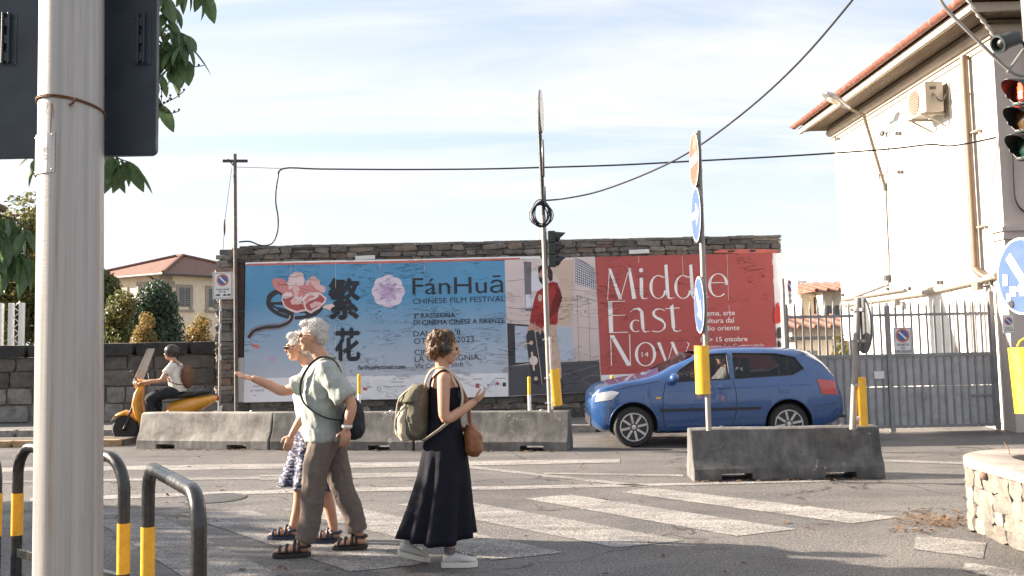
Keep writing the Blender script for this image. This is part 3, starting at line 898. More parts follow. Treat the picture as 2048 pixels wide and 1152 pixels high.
mb.tube([q + V((-0.02, 0, 0)), q + V((0.0, 0, 0.04)), q + V((0.05, -0.02, 0.075)), q + V((0.09, 0, 0.06))], 0.008, 6); mb.build('strap', M_YELLOW, t)
hc = at(2062, 237, Yr)
signal_head(hc, (-1, -0.40, 0), 0.220, t, lit=True)
# brackets and arms
mb = MB()
mb.tube(spline([at(1870, -22, Yr), at(1893, 18, Yr), at(1962, 88, Yr), at(2018, 140, Yr), at(2045, 152, Yr), at(2085, 158, Yr)], 5), 0.014, 8)
mb.tube([at(2014, 146, Yr), at(2046, 100, Yr), at(2075, 84, Yr)], 0.012, 8)
mb.each('bracket_arm', M_POLE, t, smooth=True)
mb = MB(); cp = [at(1931, -10, Yr), at(1952, 25, Yr), at(1974, 52, Yr), at(1990, 76, Yr)]
cps = spline(cp, 8)
for k in (0, math.pi):
    mb.tube([p + V((math.cos(i * 0.9 + k), math.sin(i * 0.9 + k), 0)) * 0.010 for i, p in enumerate(cps)], 0.008, 5)
mb.build('twisted_wire', pm('bare_wire', (0.30, 0.28, 0.26), 0.5, 0.5, 0.2, 20, 0.1), t, smooth=True)
a, b = at(2028, 76, Yr - 0.05), at(1984, 94, Yr - 0.1)
dd = (b - a).normalized()
sd = MB().lathe([(0.0, -0.02), (0.055, -0.02), (0.062, 0.0), (0.062, 0.13), (0.075, 0.135), (0.075, 0.17), (0.06, 0.172), (0.055, 0.12), (0.0, 0.11)], a, dd, 20).build('loudspeaker', M_SIGGREEN, t, smooth=True)
MB().lathe([(0.045, 0.0), (0.045, 0.004), (0.02, 0.03), (0.0, 0.035)], a + dd * 0.125, dd, 16).build('cone', M_BLACK, sd, smooth=True)
mb = MB(); mb.bar(at(2020, 68, Yr), at(2052, 92, Yr), 0.03, 0.02); mb.bar(at(2045, 88, Yr), at(2070, 150, Yr), 0.03, 0.02)
mb.each('speaker_bracket', M_SIGGREEN, t)

# ================================================================== stone wall with the posters
WY = 18.0
M_RUBBLE = mat_stone('rubble_stone', [(0.10, 0.096, 0.092), (0.17, 0.157, 0.145), (0.21, 0.19, 0.165), (0.12, 0.117, 0.113), (0.20, 0.125, 0.092), (0.24, 0.225, 0.20), (0.075, 0.074, 0.073), (0.15, 0.13, 0.115)], 24, 0.8)
M_MORTAR = mat_concrete('old_mortar', (0.16, 0.148, 0.135), (0.08, 0.076, 0.072), (0.24, 0.225, 0.20), 0.5)
STONES = [unit_block('stone', M_RUBBLE, 0.075, 100 + i, 2) for i in range(10)]
wx0, wx1 = at(431, 600, WY).x, at(1560, 490, WY).x + 0.08
wz = at(900, 490, WY).z
wz = 3.46
t = thing('stone_wall', 'rough grey rubble stone wall covered with large posters', 'wall', ((wx0 + wx1) / 2, WY + 0.25, PZ))
WALL = t
mb = MB()
mb.bx((wx0 + 0.06, WY + 0.045, -0.02), (wx1 - 0.22, WY + 0.5, wz - 0.03))
# rounded right end
prof = arc((wx1 - 0.22, WY + 0.27, -0.02), (0, -1, 0), (1, 0, 0), 0.225, 0, math.pi, 10)
mb.prism(prof, (0, 0, wz - 0.03))
mb.build('mortar_core', M_MORTAR, t)
mb = MB()
n = 60
for i in range(n):
    x0 = wx0 + 0.45 + (wx1 - wx0 - 0.5) * i / n; x1 = wx0 + 0.45 + (wx1 - wx0 - 0.5) * (i + 1) / n
    h = 0.035 + 0.02 * noise.noise(V((i * 0.37, 1, 0)))
    mb.bx((x0, WY - 0.01, wz - 0.03), (x1, WY + 0.5, wz + h - 0.01))
mb.build('coping_mortar', M_MORTAR, t, bevel=0.008, seg=1)
sr = random.Random(21)
def rubble(x0, x1, z0, z1, hmin=0.07, hmax=0.16, wmin=0.14, wmax=0.48, ragged=0.0):
    z = z0
    while z < z1 - 0.04:
        h = min(sr.uniform(hmin, hmax), z1 - z)
        if z1 - (z + h) < 0.05: h = z1 - z
        x = x0 + sr.uniform(-ragged, ragged)
        while x < x1 - 0.05:
            wd = min(sr.uniform(wmin, wmax) * (0.7 + h * 3), x1 - x)
            if x1 - (x + wd) < 0.08: wd = x1 - x
            dep = 0.16
            fr = WY + sr.uniform(-0.03, 0.018)
            M = Matrix.Rotation(sr.uniform(-0.09, 0.09), 3, 'Y')
            if h > 0.11 and sr.random() < 0.35:     # two thin stones instead of one
                hh = h * sr.uniform(0.4, 0.6)
                piece('stone', sr.choice(STONES), (x + wd / 2, fr + dep / 2 + 0.01, z + hh / 2), (wd * 1.0 - 0.012, dep, hh * 1.02 - 0.01), t, M)
                piece('stone', sr.choice(STONES), (x + wd / 2, fr + dep / 2, z + hh + (h - hh) / 2), (wd * 1.02 - 0.014, dep, (h - hh) * 1.03 - 0.01), t, M)
                x += wd; continue
            piece('stone', sr.choice(STONES), (x + wd / 2, fr + dep / 2, z + h / 2), (wd * 1.03 - 0.012, dep, h * 1.05 - 0.01), t, M)
            x += wd
        z += h
rubble(wx0 + 0.5, wx1 - 0.06, 3.13, wz - 0.02, 0.08, 0.15, 0.16, 0.5)
rubble(wx0, wx0 + 0.62, PZ, wz - 0.14, 0.08, 0.19, 0.2, 0.5, 0.05)
rubble(wx0 + 0.30, wx0 + 0.62, wz - 0.14, wz - 0.01, 0.08, 0.14, 0.2, 0.4, 0.02)
rubble(wx0 + 0.62, wx1 - 0.1, PZ, 0.62, 0.09, 0.2, 0.2, 0.55)
# dry grass on the wall top
mb = MB()
for i in range(130):
    x = at(sr.uniform(520, 650), 490, WY + 0.15).x; y = WY + sr.uniform(0.05, 0.4)
    if i > 90: x = sr.uniform(wx0 + 0.6, wx1 - 0.3)
    h = sr.uniform(0.02, 0.09); b = V((x, y, wz)); d = V((sr.uniform(-0.4, 0.4), sr.uniform(-0.3, 0.3), 1)).normalized()
    mb.add([b - V((0.003, 0, 0)), b + V((0.003, 0, 0)), b + d * h], [(0, 1, 2)])
mb.build('dry_grass', pm('dry_grass', (0.25, 0.2, 0.1), 0.9, 0, 0.3, 30, 0), t, fix=False, kind='stuff')

# low block wall on the left
LY = 19.4
M_BLOCK = mat_stone('dark_block', [(0.06, 0.057, 0.055), (0.10, 0.093, 0.087), (0.075, 0.07, 0.066), (0.14, 0.128, 0.115), (0.085, 0.077, 0.072), (0.12, 0.105, 0.095), (0.07, 0.066, 0.063)], 16, 0.6)
M_BLOCKL = mat_stone('grey_block', [(0.17, 0.165, 0.155), (0.23, 0.22, 0.205), (0.20, 0.19, 0.175), (0.14, 0.135, 0.13)], 16, 0.6)
M_COPE = mat_stone('coping_stone', [(0.028, 0.028, 0.028), (0.04, 0.038, 0.037), (0.033, 0.032, 0.032)], 20, 0.4)
lx0, lx1 = -16.5, wx0 + 0.15
t2 = thing('block_wall', 'low dark wall of squared stone blocks behind the scooter', 'wall', ((lx0 + lx1) / 2, LY + 0.3, PZ))
MB().bx((lx0, LY + 0.03, 0), (lx1, LY + 0.42, 1.44)).build('core', M_MORTAR, t2)
BD = [unit_block('block', M_BLOCK, 0.035, 200 + i) for i in range(5)]
BL = [unit_block('block', M_BLOCKL, 0.035, 220 + i) for i in range(5)]
CP = [unit_block('coping_stone', M_COPE, 0.012, 240 + i) for i in range(3)]
rowz = [PZ, 0.49, 0.83, 1.16, 1.44]
for ri in range(4):
    x = lx0 + sr.uniform(0, 0.3)
    while x < lx1 - 0.1:
        wd = min(sr.uniform(0.38, 0.78), lx1 - x)
        if lx1 - x - wd < 0.2: wd = lx1 - x
        light = (ri < 2 and sr.random() < 0.8) or sr.random() < 0.06
        piece('block', sr.choice(BL if light else BD), (x + wd / 2, LY + 0.06 + sr.uniform(-0.012, 0.012), (rowz[ri] + rowz[ri + 1]) / 2),
              (wd - 0.012, 0.16, rowz[ri + 1] - rowz[ri] - 0.012), t2)
        x += wd
x = lx0; i = 0
while x < lx1 - 0.1:
    wd = min(1.1, lx1 - x)
    piece('coping_stone', CP[i % 3], (x + wd / 2, LY + 0.2, 1.57), (wd - 0.008, 0.58, 0.26), t2)
    x += wd; i += 1

# ------------------------------------------------------------------ posters (flat prints pasted on the wall)
PY = WY - 0.075
def pp(x, y, layer=1): return at(x, y, PY - 0.0022 * layer)
def cen(pts): return sum(pts, V()) / len(pts)
def poster(name, corners, mat, label, cat='poster'):
    q = [pp(x, y, 0) for x, y in corners]
    t = thing(name, label, cat, (cen(q).x, PY, min(p.z for p in q)))
    MB().prism(q, (0, 0.004, 0)).build('sheet', mat, t)
    return t
def pr(name, polys, mat, parent, layer=1):
    if 1 < len(polys) <= 12 and not name.startswith(('reel', 'film', 'letter', 'photo_joint', 'photo_road', 'photo_board_e')):
        return [pr(name, [p], mat, parent, layer + 0.01 * i) for i, p in enumerate(polys)]
    mb = MB()
    for p in polys:
        q = [pp(x, y, layer) for x, y in p]
        mb.add(q, [tuple(range(len(q)))])
    me = mb.mesh(name, False)
    # triangulate concave shapes
    b = bmesh.new(); b.from_mesh(me); bmesh.ops.triangulate(b, faces=b.faces[:], quad_method='BEAUTY', ngon_method='EAR_CLIP'); b.to_mesh(me); b.free()
    setmat(me, mat)
    return link(name, me, parent)
def tx(s, x0, y0, x1, y1, h, mat, parent, layer=2, bold=0.0, fit='caps', name='lettering'):
    return text_on(s, pp(x0, y0, layer), pp(x1, y1, layer), h * PY / 1900, mat, parent, V((0, -0.0004, 0)), (0, 0, 1), bold, name, fit)
def ell(cx, cy, rx, ry, n=32, rot=0.0, a0=0, a1=2 * math.pi):
    c, s = math.cos(rot), math.sin(rot); out = []
    full = abs(a1 - a0 - 2 * math.pi) < 1e-6
    for i in range(n if full else n + 1):
        a = a0 + (a1 - a0) * i / n; x = rx * math.cos(a); y = ry * math.sin(a)
        out.append((cx + x * c - y * s, cy + x * s + y * c))
    return out
def ring_quads(cx, cy, rx, ry, t0, t1, n=40, rot=0.0, a0=0, a1=2 * math.pi):
    """ring strip whose thickness goes from t0 at the sides to t1 at top and bottom"""
    out = []; c, s = math.cos(rot), math.sin(rot)
    def P_(a, k):
        th = t0 * math.cos(a) ** 2 + t1 * math.sin(a) ** 2
        x = (rx - k * th) * math.cos(a); y = (ry - k * th) * math.sin(a)
        return (cx + x * c - y * s, cy + x * s + y * c)
    for i in range(n):
        a = a0 + (a1 - a0) * i / n; b = a0 + (a1 - a0) * (i + 1) / n
        out.append([P_(a, 0), P_(b, 0), P_(b, 1), P_(a, 1)])
    return out
def stroke(pts, ws):
    """pen stroke: quads along a path, width changes"""
    out = []; L = []
    ws = ws if isinstance(ws, (list, tuple)) else [ws] * len(pts)
    for i, (x, y) in enumerate(pts):
        x0, y0 = pts[max(i - 1, 0)]; x1, y1 = pts[min(i + 1, len(pts) - 1)]
        d = math.hypot(x1 - x0, y1 - y0) or 1; nx, ny = -(y1 - y0) / d, (x1 - x0) / d
        L.append(((x + nx * ws[i] / 2, y + ny * ws[i] / 2), (x - nx * ws[i] / 2, y - ny * ws[i] / 2)))
    for i in range(len(pts) - 1):
        out.append([L[i][0], L[i + 1][0], L[i + 1][1], L[i][1]])
    return out
def sp2(pts, n=6):
    return [(p.x, p.y) for p in spline([(x, y, 0) for x, y in pts], n)]

M_PAPER = mat_print('poster_paper', (0.74, 0.75, 0.79))
M_PBLUE = mat_print('poster_blue', (0.52, 0.53, 0.58), (0.105, 0.30, 0.51), axis=(0.75, 2.45))
M_PRED = mat_print('poster_red', (0.42, 0.092, 0.086))
M_PINK_ = mat_print('poster_ink', (0.030, 0.033, 0.042))
M_PWHITE = mat_print('poster_white', (0.86, 0.84, 0.84))
M_LILAC = mat_print('poster_lilac', (0.70, 0.61, 0.73)); M_LILAC2 = mat_print('poster_lilac_mid', (0.60, 0.48, 0.66)); M_LILAC3 = mat_print('poster_lilac_dark', (0.49, 0.35, 0.56))
M_PK1 = mat_print('petal_pale', (0.74, 0.46, 0.46)); M_PK2 = mat_print('petal_pink', (0.62, 0.25, 0.25)); M_PK3 = mat_print('petal_deep', (0.42, 0.10, 0.10)); M_PK0 = mat_print('petal_light', (0.78, 0.60, 0.60))
M_REEL = mat_print('reel_ink', (0.045, 0.042, 0.05))
M_GREYTX = mat_print('grey_logo_ink', (0.22, 0.22, 0.26))

# --- film festival poster
t = poster('festival_poster', [(491, 529), (1010, 521), (1016, 793), (487, 805)], M_PBLUE, 'wide blue film festival poster with a pink peony and film reel on the wall')
pr('footer_strip', [[(488.5, 757), (1015.4, 746), (1016, 793), (487, 805)]], M_PAPER, t, 1)
FEST = t
# flower logo
ex = [ell(776.5, 582.5, 27, 27, 36)] + [ell(776.5 + 19 * math.cos(a), 582.5 + 19 * math.sin(a), 14.5, 14.5, 24) for a in [i * math.pi / 4 for i in range(8)]]
pr('flower_emblem', ex[:1], M_LILAC, t, 1.2)
for i, e in enumerate(ex[1:]): pr('emblem_lobe', [e], M_LILAC, t, 1.3 + 0.12 * i)
pr('emblem_petal', [ell(776.5 + 13 * math.cos(a), 582.5 + 13 * math.sin(a), 13, 6.5, 20, a) for a in [i * math.pi / 2 for i in range(4)]], M_LILAC2, t, 2.5)
pr('emblem_petal', [ell(776.5 + 11 * math.cos(a), 582.5 + 11 * math.sin(a), 11.5, 4.2, 20, a) for a in [math.pi / 4 + i * math.pi / 2 for i in range(4)]], M_LILAC3, t, 2.8)
pr('emblem_petal', [ell(776.5 + 8 * math.cos(a), 582.5 + 8 * math.sin(a), 8.5, 2.0, 16, a) for a in [i * math.pi / 2 for i in range(4)]], M_LILAC3, t, 3.1)
tx('FánHuā', 825, 589, 1006.5, 585, 34.5, M_PINK_, t, bold=-0.004)
tx('CHINESE FILM FESTIVAL', 826, 608, 1010, 602.5, 11.2, M_PINK_, t)
tx('3ª RASSEGNA', 827, 636, 910.5, 634, 9.0, M_PINK_, t, bold=0.018)
tx('DI CINEMA CINESE A FIRENZE', 827.5, 650, 1009, 645.5, 9.6, M_PINK_, t, bold=0.018)
tx("DAL 5 ALL'8", 827, 673, 921, 669.5, 11, M_PINK_, t)
tx('OTTOBRE 2023', 828, 688, 948, 683.5, 11.5, M_PINK_, t)
tx('CINEMA', 829, 709.7, 893, 708, 10.5, M_PINK_, t)
tx('LA COMPAGNIA', 829.5, 724, 958, 719.5, 11.5, M_PINK_, t)
tx('Via Cavour, 50/R', 829.5, 736.7, 927.7, 733.5, 9, M_PINK_, t)
tx('fanhuafestival.com', 716, 739, 810.6, 737.3, 9.0, M_PINK_, t, bold=0.022)
# brushed characters
tx('繁', 659, 638, 718, 637, 80, M_PINK_, t, bold=0.035, fit='box')
tx('花', 670, 722, 719, 721, 64, M_PINK_, t, bold=0.035, fit='box')
pr('brush_tail', [[(655, 588), (668, 583), (686, 585), (690, 590), (672, 594), (660, 593)]], M_PINK_, t, 2)
# film reel and strip
pr('reel_ring', ring_quads(590, 607, 58, 32, 9, 7, rot=0.06), M_REEL, t, 1.2)
pr('reel_ring', ring_quads(590, 600, 57, 26, 5, 4, rot=0.06), M_REEL, t, 1.4)
pr('reel_hub', ring_quads(592, 606, 22, 12, 12, 8, rot=0.06) + stroke([(535, 607), (648, 606)], 6) + stroke([(560, 585), (620, 630)], 7), M_REEL, t, 1.5)
fs = sp2([(556, 618), (582, 628), (580, 642), (560, 652), (530, 655), (508, 662), (497, 676)], 8)
pr('film_strip', stroke(fs, [9 + 3 * min(1, i / 20) for i in range(len(fs))]), M_REEL, t, 1.7)
hl = []
for i in range(10, len(fs) - 1):
    x, y = fs[i]; x2, y2 = fs[i + 1]; d = math.hypot(x2 - x, y2 - y) or 1; nx, ny = -(y2 - y) / d, (x2 - x) / d
    for k in (-4.3, 4.3):
        hl.append([(x + nx * k - 0.9, y + ny * k - 0.8), (x + nx * k + 0.9, y + ny * k - 0.8), (x + nx * k + 0.9, y + ny * k + 0.8), (x + nx * k - 0.9, y + ny * k + 0.8)])
pr('film_perforation', hl, M_LILAC, t, 1.9)['kind'] = 'stuff'
# peony petals
def petal(cx, cy, ln, wd, rot, seed, scal=0.10, n=22):
    rr = random.Random(seed); pts = []
    for i in range(n):
        a = -math.pi + 2 * math.pi * i / n
        r = 1 + (scal * math.sin(i * 2.4 + seed) if abs(a) < 1.6 else 0)
        x = ln * (0.5 + 0.5 * math.cos(a)) * r; y = wd * math.sin(a) * (0.45 + 0.55 * (0.5 + 0.5 * math.cos(a))) * r
        pts.append((cx + x * math.cos(rot) - y * math.sin(rot), cy + x * math.sin(rot) + y * math.cos(rot)))
    return pts
def z4(pts): return [(420 + x / 3.2, 470 + y / 3.2) for x, y in pts]
def scallop(pts, amp=0.9, k=3):
    q = sp2(z4(pts + [pts[0]]), k); return [(x + amp * math.sin(i * 2.1), y + amp * math.cos(i * 1.7)) for i, (x, y) in enumerate(q[:-1])]
PET = [([(395, 290), (430, 275), (480, 290), (512, 330), (515, 372), (460, 370), (415, 345), (400, 315)], M_PK2),
       ([(600, 330), (630, 280), (665, 265), (700, 290), (705, 320), (735, 330), (738, 362), (700, 372), (640, 375), (590, 370)], M_PK1),
       ([(495, 300), (515, 255), (550, 235), (590, 245), (605, 285), (595, 330), (560, 372), (520, 362), (500, 330)], M_PK0),
       ([(500, 352), (560, 322), (640, 326), (704, 360), (700, 402), (600, 420), (510, 400)], M_PK2),
       ([(530, 330), (552, 300), (572, 335), (560, 395), (540, 390)], M_PK1), ([(610, 335), (650, 315), (670, 350), (630, 395), (600, 385)], M_PK2),
       ([(458, 405), (470, 375), (520, 370), (540, 410), (600, 440), (622, 480), (560, 497), (500, 480), (465, 440)], M_PK0),
       ([(466, 408), (480, 385), (520, 380), (545, 415), (600, 445), (610, 472), (560, 484), (505, 468), (475, 438)], M_PK3),
       ([(600, 440), (640, 380), (700, 370), (742, 400), (738, 432), (700, 468), (650, 499), (612, 482)], M_PK0),
       ([(612, 440), (645, 390), (700, 382), (730, 405), (724, 430), (690, 456), (648, 484), (618, 470)], M_PK3),
       ([(465, 380), (500, 365), (525, 385), (505, 406), (470, 402)], M_PK0), ([(590, 402), (640, 365), (692, 378), (688, 402), (640, 420), (600, 446)], M_PK0),
       ([(605, 412), (642, 385), (668, 392), (638, 410), (610, 432)], M_PK2), ([(515, 416), (545, 395), (580, 400), (592, 422), (560, 446), (520, 440)], M_PK1), ([(640, 440), (690, 425), (715, 440), (680, 460), (645, 466)], M_PK1)]
for i, (q, m) in enumerate(PET):
    pr('petal', [scallop(q)], m, t, 2.0 + i * 0.1)
pr('petal', [petal(645, 614, 32, 9, 0.02, 33)], M_PK0, t, 2.2)
pr('petal', [petal(503, 690, 17, 6, 0.25, 34)], M_PK2, t, 2.2)
pr('stamen', [ell(590 + 2.6 * i, 598 - (i % 3) * 2, 1.0, 3.2, 8, 0.3 * (i - 4)) for i in range(8)], M_PAPER, t, 4.0)
pr('shadow_print', [[(536, 716), (550, 712), (553, 722), (541, 725)]], M_LILAC3, t, 1.2)
# footer logos
for x, lab in ((509, 'FánHuā'),):
    tx(lab, x, 783, x + 19, 782.5, 4.6, M_GREYTX, t)
pr('logo', [ell(503, 782, 2.5, 2.5, 10), ell(510, 791, 3, 1.2, 10)], M_LILAC3, t, 1.5)
for i, x in enumerate((540, 556, 733, 770, 786, 800, 938, 952, 980, 990)):
    tx(('CINEMA', 'TOSCANA', 'FONDAZIONE', 'FIRENZE', 'REGIONE')[i % 5], x, 778 - i * 0.9, x + 12, 777.8 - i * 0.9, 2.8, M_GREYTX, t)
pr('logo', [ell(729, 778, 3.4, 3.0, 14), ell(733, 779, 2, 2, 12)], M_PK3, t, 1.5)
pr('logo', ring_quads(757.5, 777, 4.2, 4.2, 1.2, 1.2, 18), pm('teal_print', (0.08, 0.28, 0.30), 0.6, 0, 0.05, 5, 0), t, 1.5)
pr('logo', [[(951, 767), (959, 767), (959, 776), (951, 776)], ell(995, 767, 2.2, 4.4, 10), ell(995, 767, 4.4, 2.0, 10), ell(977, 770, 3, 2, 10)], M_PRED, t, 1.5)
pr('logo', [[(1005, 765), (1012, 765), (1012, 773), (1005, 773)]], M_REEL, t, 1.5)
for x0, x1, y in ((506, 520, 772), (782, 808, 763.5), (945, 965, 757.5), (990, 1011, 756)):
    pr('small_print', [[(x0, y), (x1, y - 0.4), (x1, y + 1.0), (x0, y + 1.4)]], M_GREYTX, t, 1.5)

# --- skater poster
M_SK_WALL = mat_print('print_wall', (0.52, 0.44, 0.43), (0.66, 0.56, 0.56), axis=(1.0, 3.0)); M_SK_WALL2 = mat_print('print_wall_light', (0.66, 0.60, 0.64)); M_SK_TAN = mat_print('print_tan', (0.58, 0.45, 0.37))
M_SK_DARK = mat_print('print_dark', (0.045, 0.048, 0.06)); M_SK_ROAD = mat_print('print_road', (0.075, 0.078, 0.09)); M_SK_WHITE = mat_print('print_white', (0.66, 0.66, 0.74)); M_SK_GREY = mat_print('print_grey', (0.17, 0.16, 0.18))
M_SK_RED = mat_print('print_sweater', (0.33, 0.035, 0.033)); M_SK_RED2 = mat_print('print_sweater_dark', (0.16, 0.018, 0.02)); M_SK_SKIN = mat_print('print_skin', (0.50, 0.28, 0.22)); M_SK_TROUSER = mat_print('print_trousers', (0.55, 0.40, 0.32)); M_SK_HAIR = mat_print('print_hair', (0.05, 0.028, 0.022)); M_SK_BLUE = mat_print('print_blue', (0.42, 0.48, 0.58))
def z6(pts): return [(980 + x / 3.03, 460 + y / 3.03) for x, y in pts]
t = poster('skater_poster', [(1009, 520), (1190, 513), (1204, 783), (1016, 793)], M_SK_WALL, 'photo poster of a man in a red sweater holding a skateboard, between two wide posters')
pr('photo_street', [z6([(112, 825), (350, 805), (660, 790), (676, 978), (114, 1005)])], M_SK_ROAD, t, 1)
pr('photo_shade', [z6([(103, 565), (240, 575), (245, 805), (112, 825)])], M_SK_DARK, t, 1.1)
pr('photo_shutter', [z6([(150, 580), (240, 585), (242, 800), (155, 805)]), z6([(400, 585), (498, 592), (512, 790), (405, 795)])], M_SK_BLUE, t, 1.2)
pr('photo_recess', [z6([(205, 190), (250, 195), (252, 490), (215, 490)])], M_SK_GREY, t, 1.3)
pr('photo_window', [z6([(250, 250), (312, 240), (316, 365), (250, 370)]), z6([(252, 395), (300, 395), (300, 480), (252, 485)]), z6([(215, 390), (250, 392), (250, 475), (217, 475)])], M_SK_WHITE, t, 1.4)
pr('photo_panel', [z6([(350, 190), (510, 180), (498, 580), (400, 575), (430, 330)])], M_SK_TAN, t, 1.2)
pr('photo_facade', [z6([(512, 165), (634, 165), (650, 640), (668, 780), (520, 790), (500, 590)])], M_SK_WALL, t, 1.3)
pr('photo_grille', [z6([(514, 168), (570, 190), (635, 235), (642, 360), (518, 325)])], M_SK_GREY, t, 1.5)
cells = []
for i in range(10):
    for j in range(10):
        u0_, u1_, v0_, v1_ = (i + 0.2) / 10, (i + 0.82) / 10, (j + 0.2) / 10, (j + 0.82) / 10
        def q(u, v):
            top = 168 + (235 - 168) * u; bot = 325 + (360 - 325) * u
            return (514 + 121 * u + 5 * v, top + (bot - top) * v)
        cells.append(z6([q(u0_, v0_), q(u1_, v0_), q(u1_, v1_), q(u0_, v1_)]))
pr('photo_grille_opening', cells, M_SK_WHITE, t, 1.7)['kind'] = 'stuff'
pr('photo_joint', stroke(z6([(528, 400), (540, 795)]), 0.8) + stroke(z6([(596, 410), (608, 790)]), 0.8) + stroke(z6([(528, 398), (648, 430)]), 0.8) + stroke(z6([(535, 590), (658, 600)]), 0.7) + stroke(z6([(500, 360), (650, 380)]), 0.7)
   + stroke(z6([(103, 310), (205, 300)]), 0.7) + stroke(z6([(105, 470), (210, 480)]), 0.9), M_SK_GREY, t, 1.6)
pr('photo_road_line', stroke(z6([(120, 830), (660, 797)]), 1.0) + stroke(z6([(440, 880), (660, 815)]), 1.5) + stroke(sp2(z6([(668, 880), (600, 885), (560, 905), (590, 930), (670, 948)])), 1.6) + stroke(z6([(440, 960), (670, 850)]), 1.0), M_SK_GREY, t, 1.4)
pr('photo_trousers', [z6([(340, 570), (402, 572), (404, 640), (412, 700), (432, 840), (434, 900), (380, 900), (370, 760), (345, 650)])], M_SK_TROUSER, t, 2.0)
pr('photo_shoe', [z6([(395, 900), (436, 900), (452, 945), (440, 965), (400, 950)])], M_SK_DARK, t, 2.1)
pr('photo_sweater', [z6([(318, 350), (350, 322), (380, 312), (408, 322), (425, 360), (438, 410), (412, 500), (410, 560), (400, 575), (330, 572), (318, 600), (272, 600), (275, 550), (268, 575), (240, 560), (252, 490), (268, 420), (285, 375)])], M_SK_RED, t, 2.2)
pr('photo_sweater_shade', [z6([(392, 340), (425, 360), (438, 410), (415, 490), (355, 540), (375, 440), (400, 380)])], M_SK_RED2, t, 2.4)
pr('photo_crest', [ell(*z6([(303, 412)])[0], 4.2, 7.5, 14)], M_SK_TROUSER, t, 2.5)
pr('photo_hand', [z6([(232, 580), (250, 562), (272, 575), (310, 595), (312, 620), (300, 635), (295, 610), (268, 608), (250, 605), (226, 615)])], M_SK_SKIN, t, 3.2)
pr('photo_head', [ell(*z6([(326, 270)])[0], 10.5, 17.5, 20)], M_SK_SKIN, t, 2.5)
pr('photo_hair', [z6([(293, 225), (330, 205), (362, 222), (380, 255), (378, 305), (362, 312), (352, 280), (340, 248), (312, 240), (300, 262), (292, 258)]), z6([(294, 280), (310, 290), (340, 288), (345, 318), (318, 330), (300, 312)])], M_SK_HAIR, t, 2.7)
pr('photo_board', [z6([(218, 640), (232, 612), (262, 605), (276, 625), (300, 760), (318, 930), (300, 950), (262, 930), (240, 820), (226, 720)])], M_SK_DARK, t, 2.8)
pr('photo_board_side', [z6([(276, 620), (318, 605), (334, 640), (340, 900), (320, 938), (300, 760)])], M_SK_DARK, t, 2.6)
pr('photo_board_edge', stroke(z6([(272, 612), (284, 700), (300, 800), (316, 935)]), 1.3), M_SK_TROUSER, t, 3.0)
pr('photo_wheel', [ell(*z6([p])[0], 4, 4.3, 12) for p in ((204, 690), (250, 684), (236, 902), (278, 900))] + [stroke(z6([(204, 690), (250, 686)]), 1.6)[0]], M_SK_TAN, t, 3.1)
pr('photo_board_print', [ell(*z6([(264, 792)])[0], 8.5, 9.5, 18), z6([(248, 740), (258, 738), (272, 850), (262, 854)])], M_SK_WALL2, t, 3.0)
pr('photo_board_mark', [z6([(252, 740), (257, 739), (266, 850), (262, 852)])], M_YELLOW, t, 3.2)

# --- red poster
def z7(pts): return [(1170 + x / 3.389, 460 + y / 3.389) for x, y in pts]
t = poster('red_poster', [(1190.5, 514), (1545, 505), (1557, 768), (1204, 783)], M_PAPER, 'wide red poster reading Middle East Now, behind the blue car')
pr('red_field', [[(1190.5, 514), (1545, 505), (1555, 737), (1202, 750)]], M_PRED, t, 1)
K = 3.389
def s7(pts, ws): return stroke(z7(pts), [q / K for q in ws] if isinstance(ws, (list, tuple)) else ws / K)
def r7(cx, cy, rx, ry, t0, t1, **kw):
    (x, y), = z7([(cx, cy)]); return ring_quads(x, y, rx / K, ry / K, t0 / K, t1 / K, **kw)
gl = {}
gl['M'] = s7([(153, 472), (166, 262)], 5) + [z7([(158, 262), (176, 262), (252, 468), (228, 472)])] + s7([(240, 470), (299, 258)], 5) + [z7([(290, 258), (308, 256), (348, 465), (320, 468)])]
gl['i'] = [ell(*z7([(380, 273)])[0], 4.3, 4.3, 18)] + [z7([(370, 326), (393, 318), (395, 445), (372, 446)])] + s7(sp2([(384, 436), (388, 458), (402, 466), (425, 463)]), [20] * 4 + [14] * 5 + [8] * 5 + [4] * 5)
for nm, ox in (('d', 0), ('dd', 168)):
    gl[nm] = r7(497 + ox, 386, 60, 80, 20, 5, a0=R(20), a1=R(300)) + s7(sp2([(527 + ox, 317), (545 + ox, 322), (552 + ox, 335)]), 6) + [z7([(538 + ox, 238), (558 + ox, 232), (573 + ox, 445), (550 + ox, 446)])] + s7(sp2([(562 + ox, 436), (568 + ox, 458), (582 + ox, 463), (606 + ox, 458)]), [20] * 4 + [14] * 5 + [8] * 5 + [4] * 5)
gl['l'] = [z7([(783, 236), (803, 230), (812, 440), (790, 442)])] + s7(sp2([(800, 432), (806, 452), (818, 458), (838, 453)]), [20] * 4 + [12] * 5 + [8] * 5 + [4] * 5)
gl['e'] = r7(903, 374, 68, 80, 20, 5, a0=R(50), a1=R(358)) + s7([(845, 358), (966, 356)], 5)
gl['E'] = [z7([(155, 486), (184, 486), (192, 697), (164, 697)])] + s7([(156, 486), (272, 482)], 5) + s7([(160, 580), (272, 577)], 5) + s7([(164, 696), (290, 692)], 5)
gl['a'] = s7(sp2([(306, 556), (330, 538), (360, 534), (384, 552)]), [4] * 6 + [8] * 6 + [18] * 7) + [z7([(372, 552), (395, 548), (404, 668), (382, 670)])] + r7(346, 650, 42, 42, 18, 5, a0=R(60), a1=R(300)) + s7(sp2([(394, 662), (398, 684), (412, 690), (438, 686)]), [20] * 4 + [12] * 5 + [8] * 5 + [4] * 5)
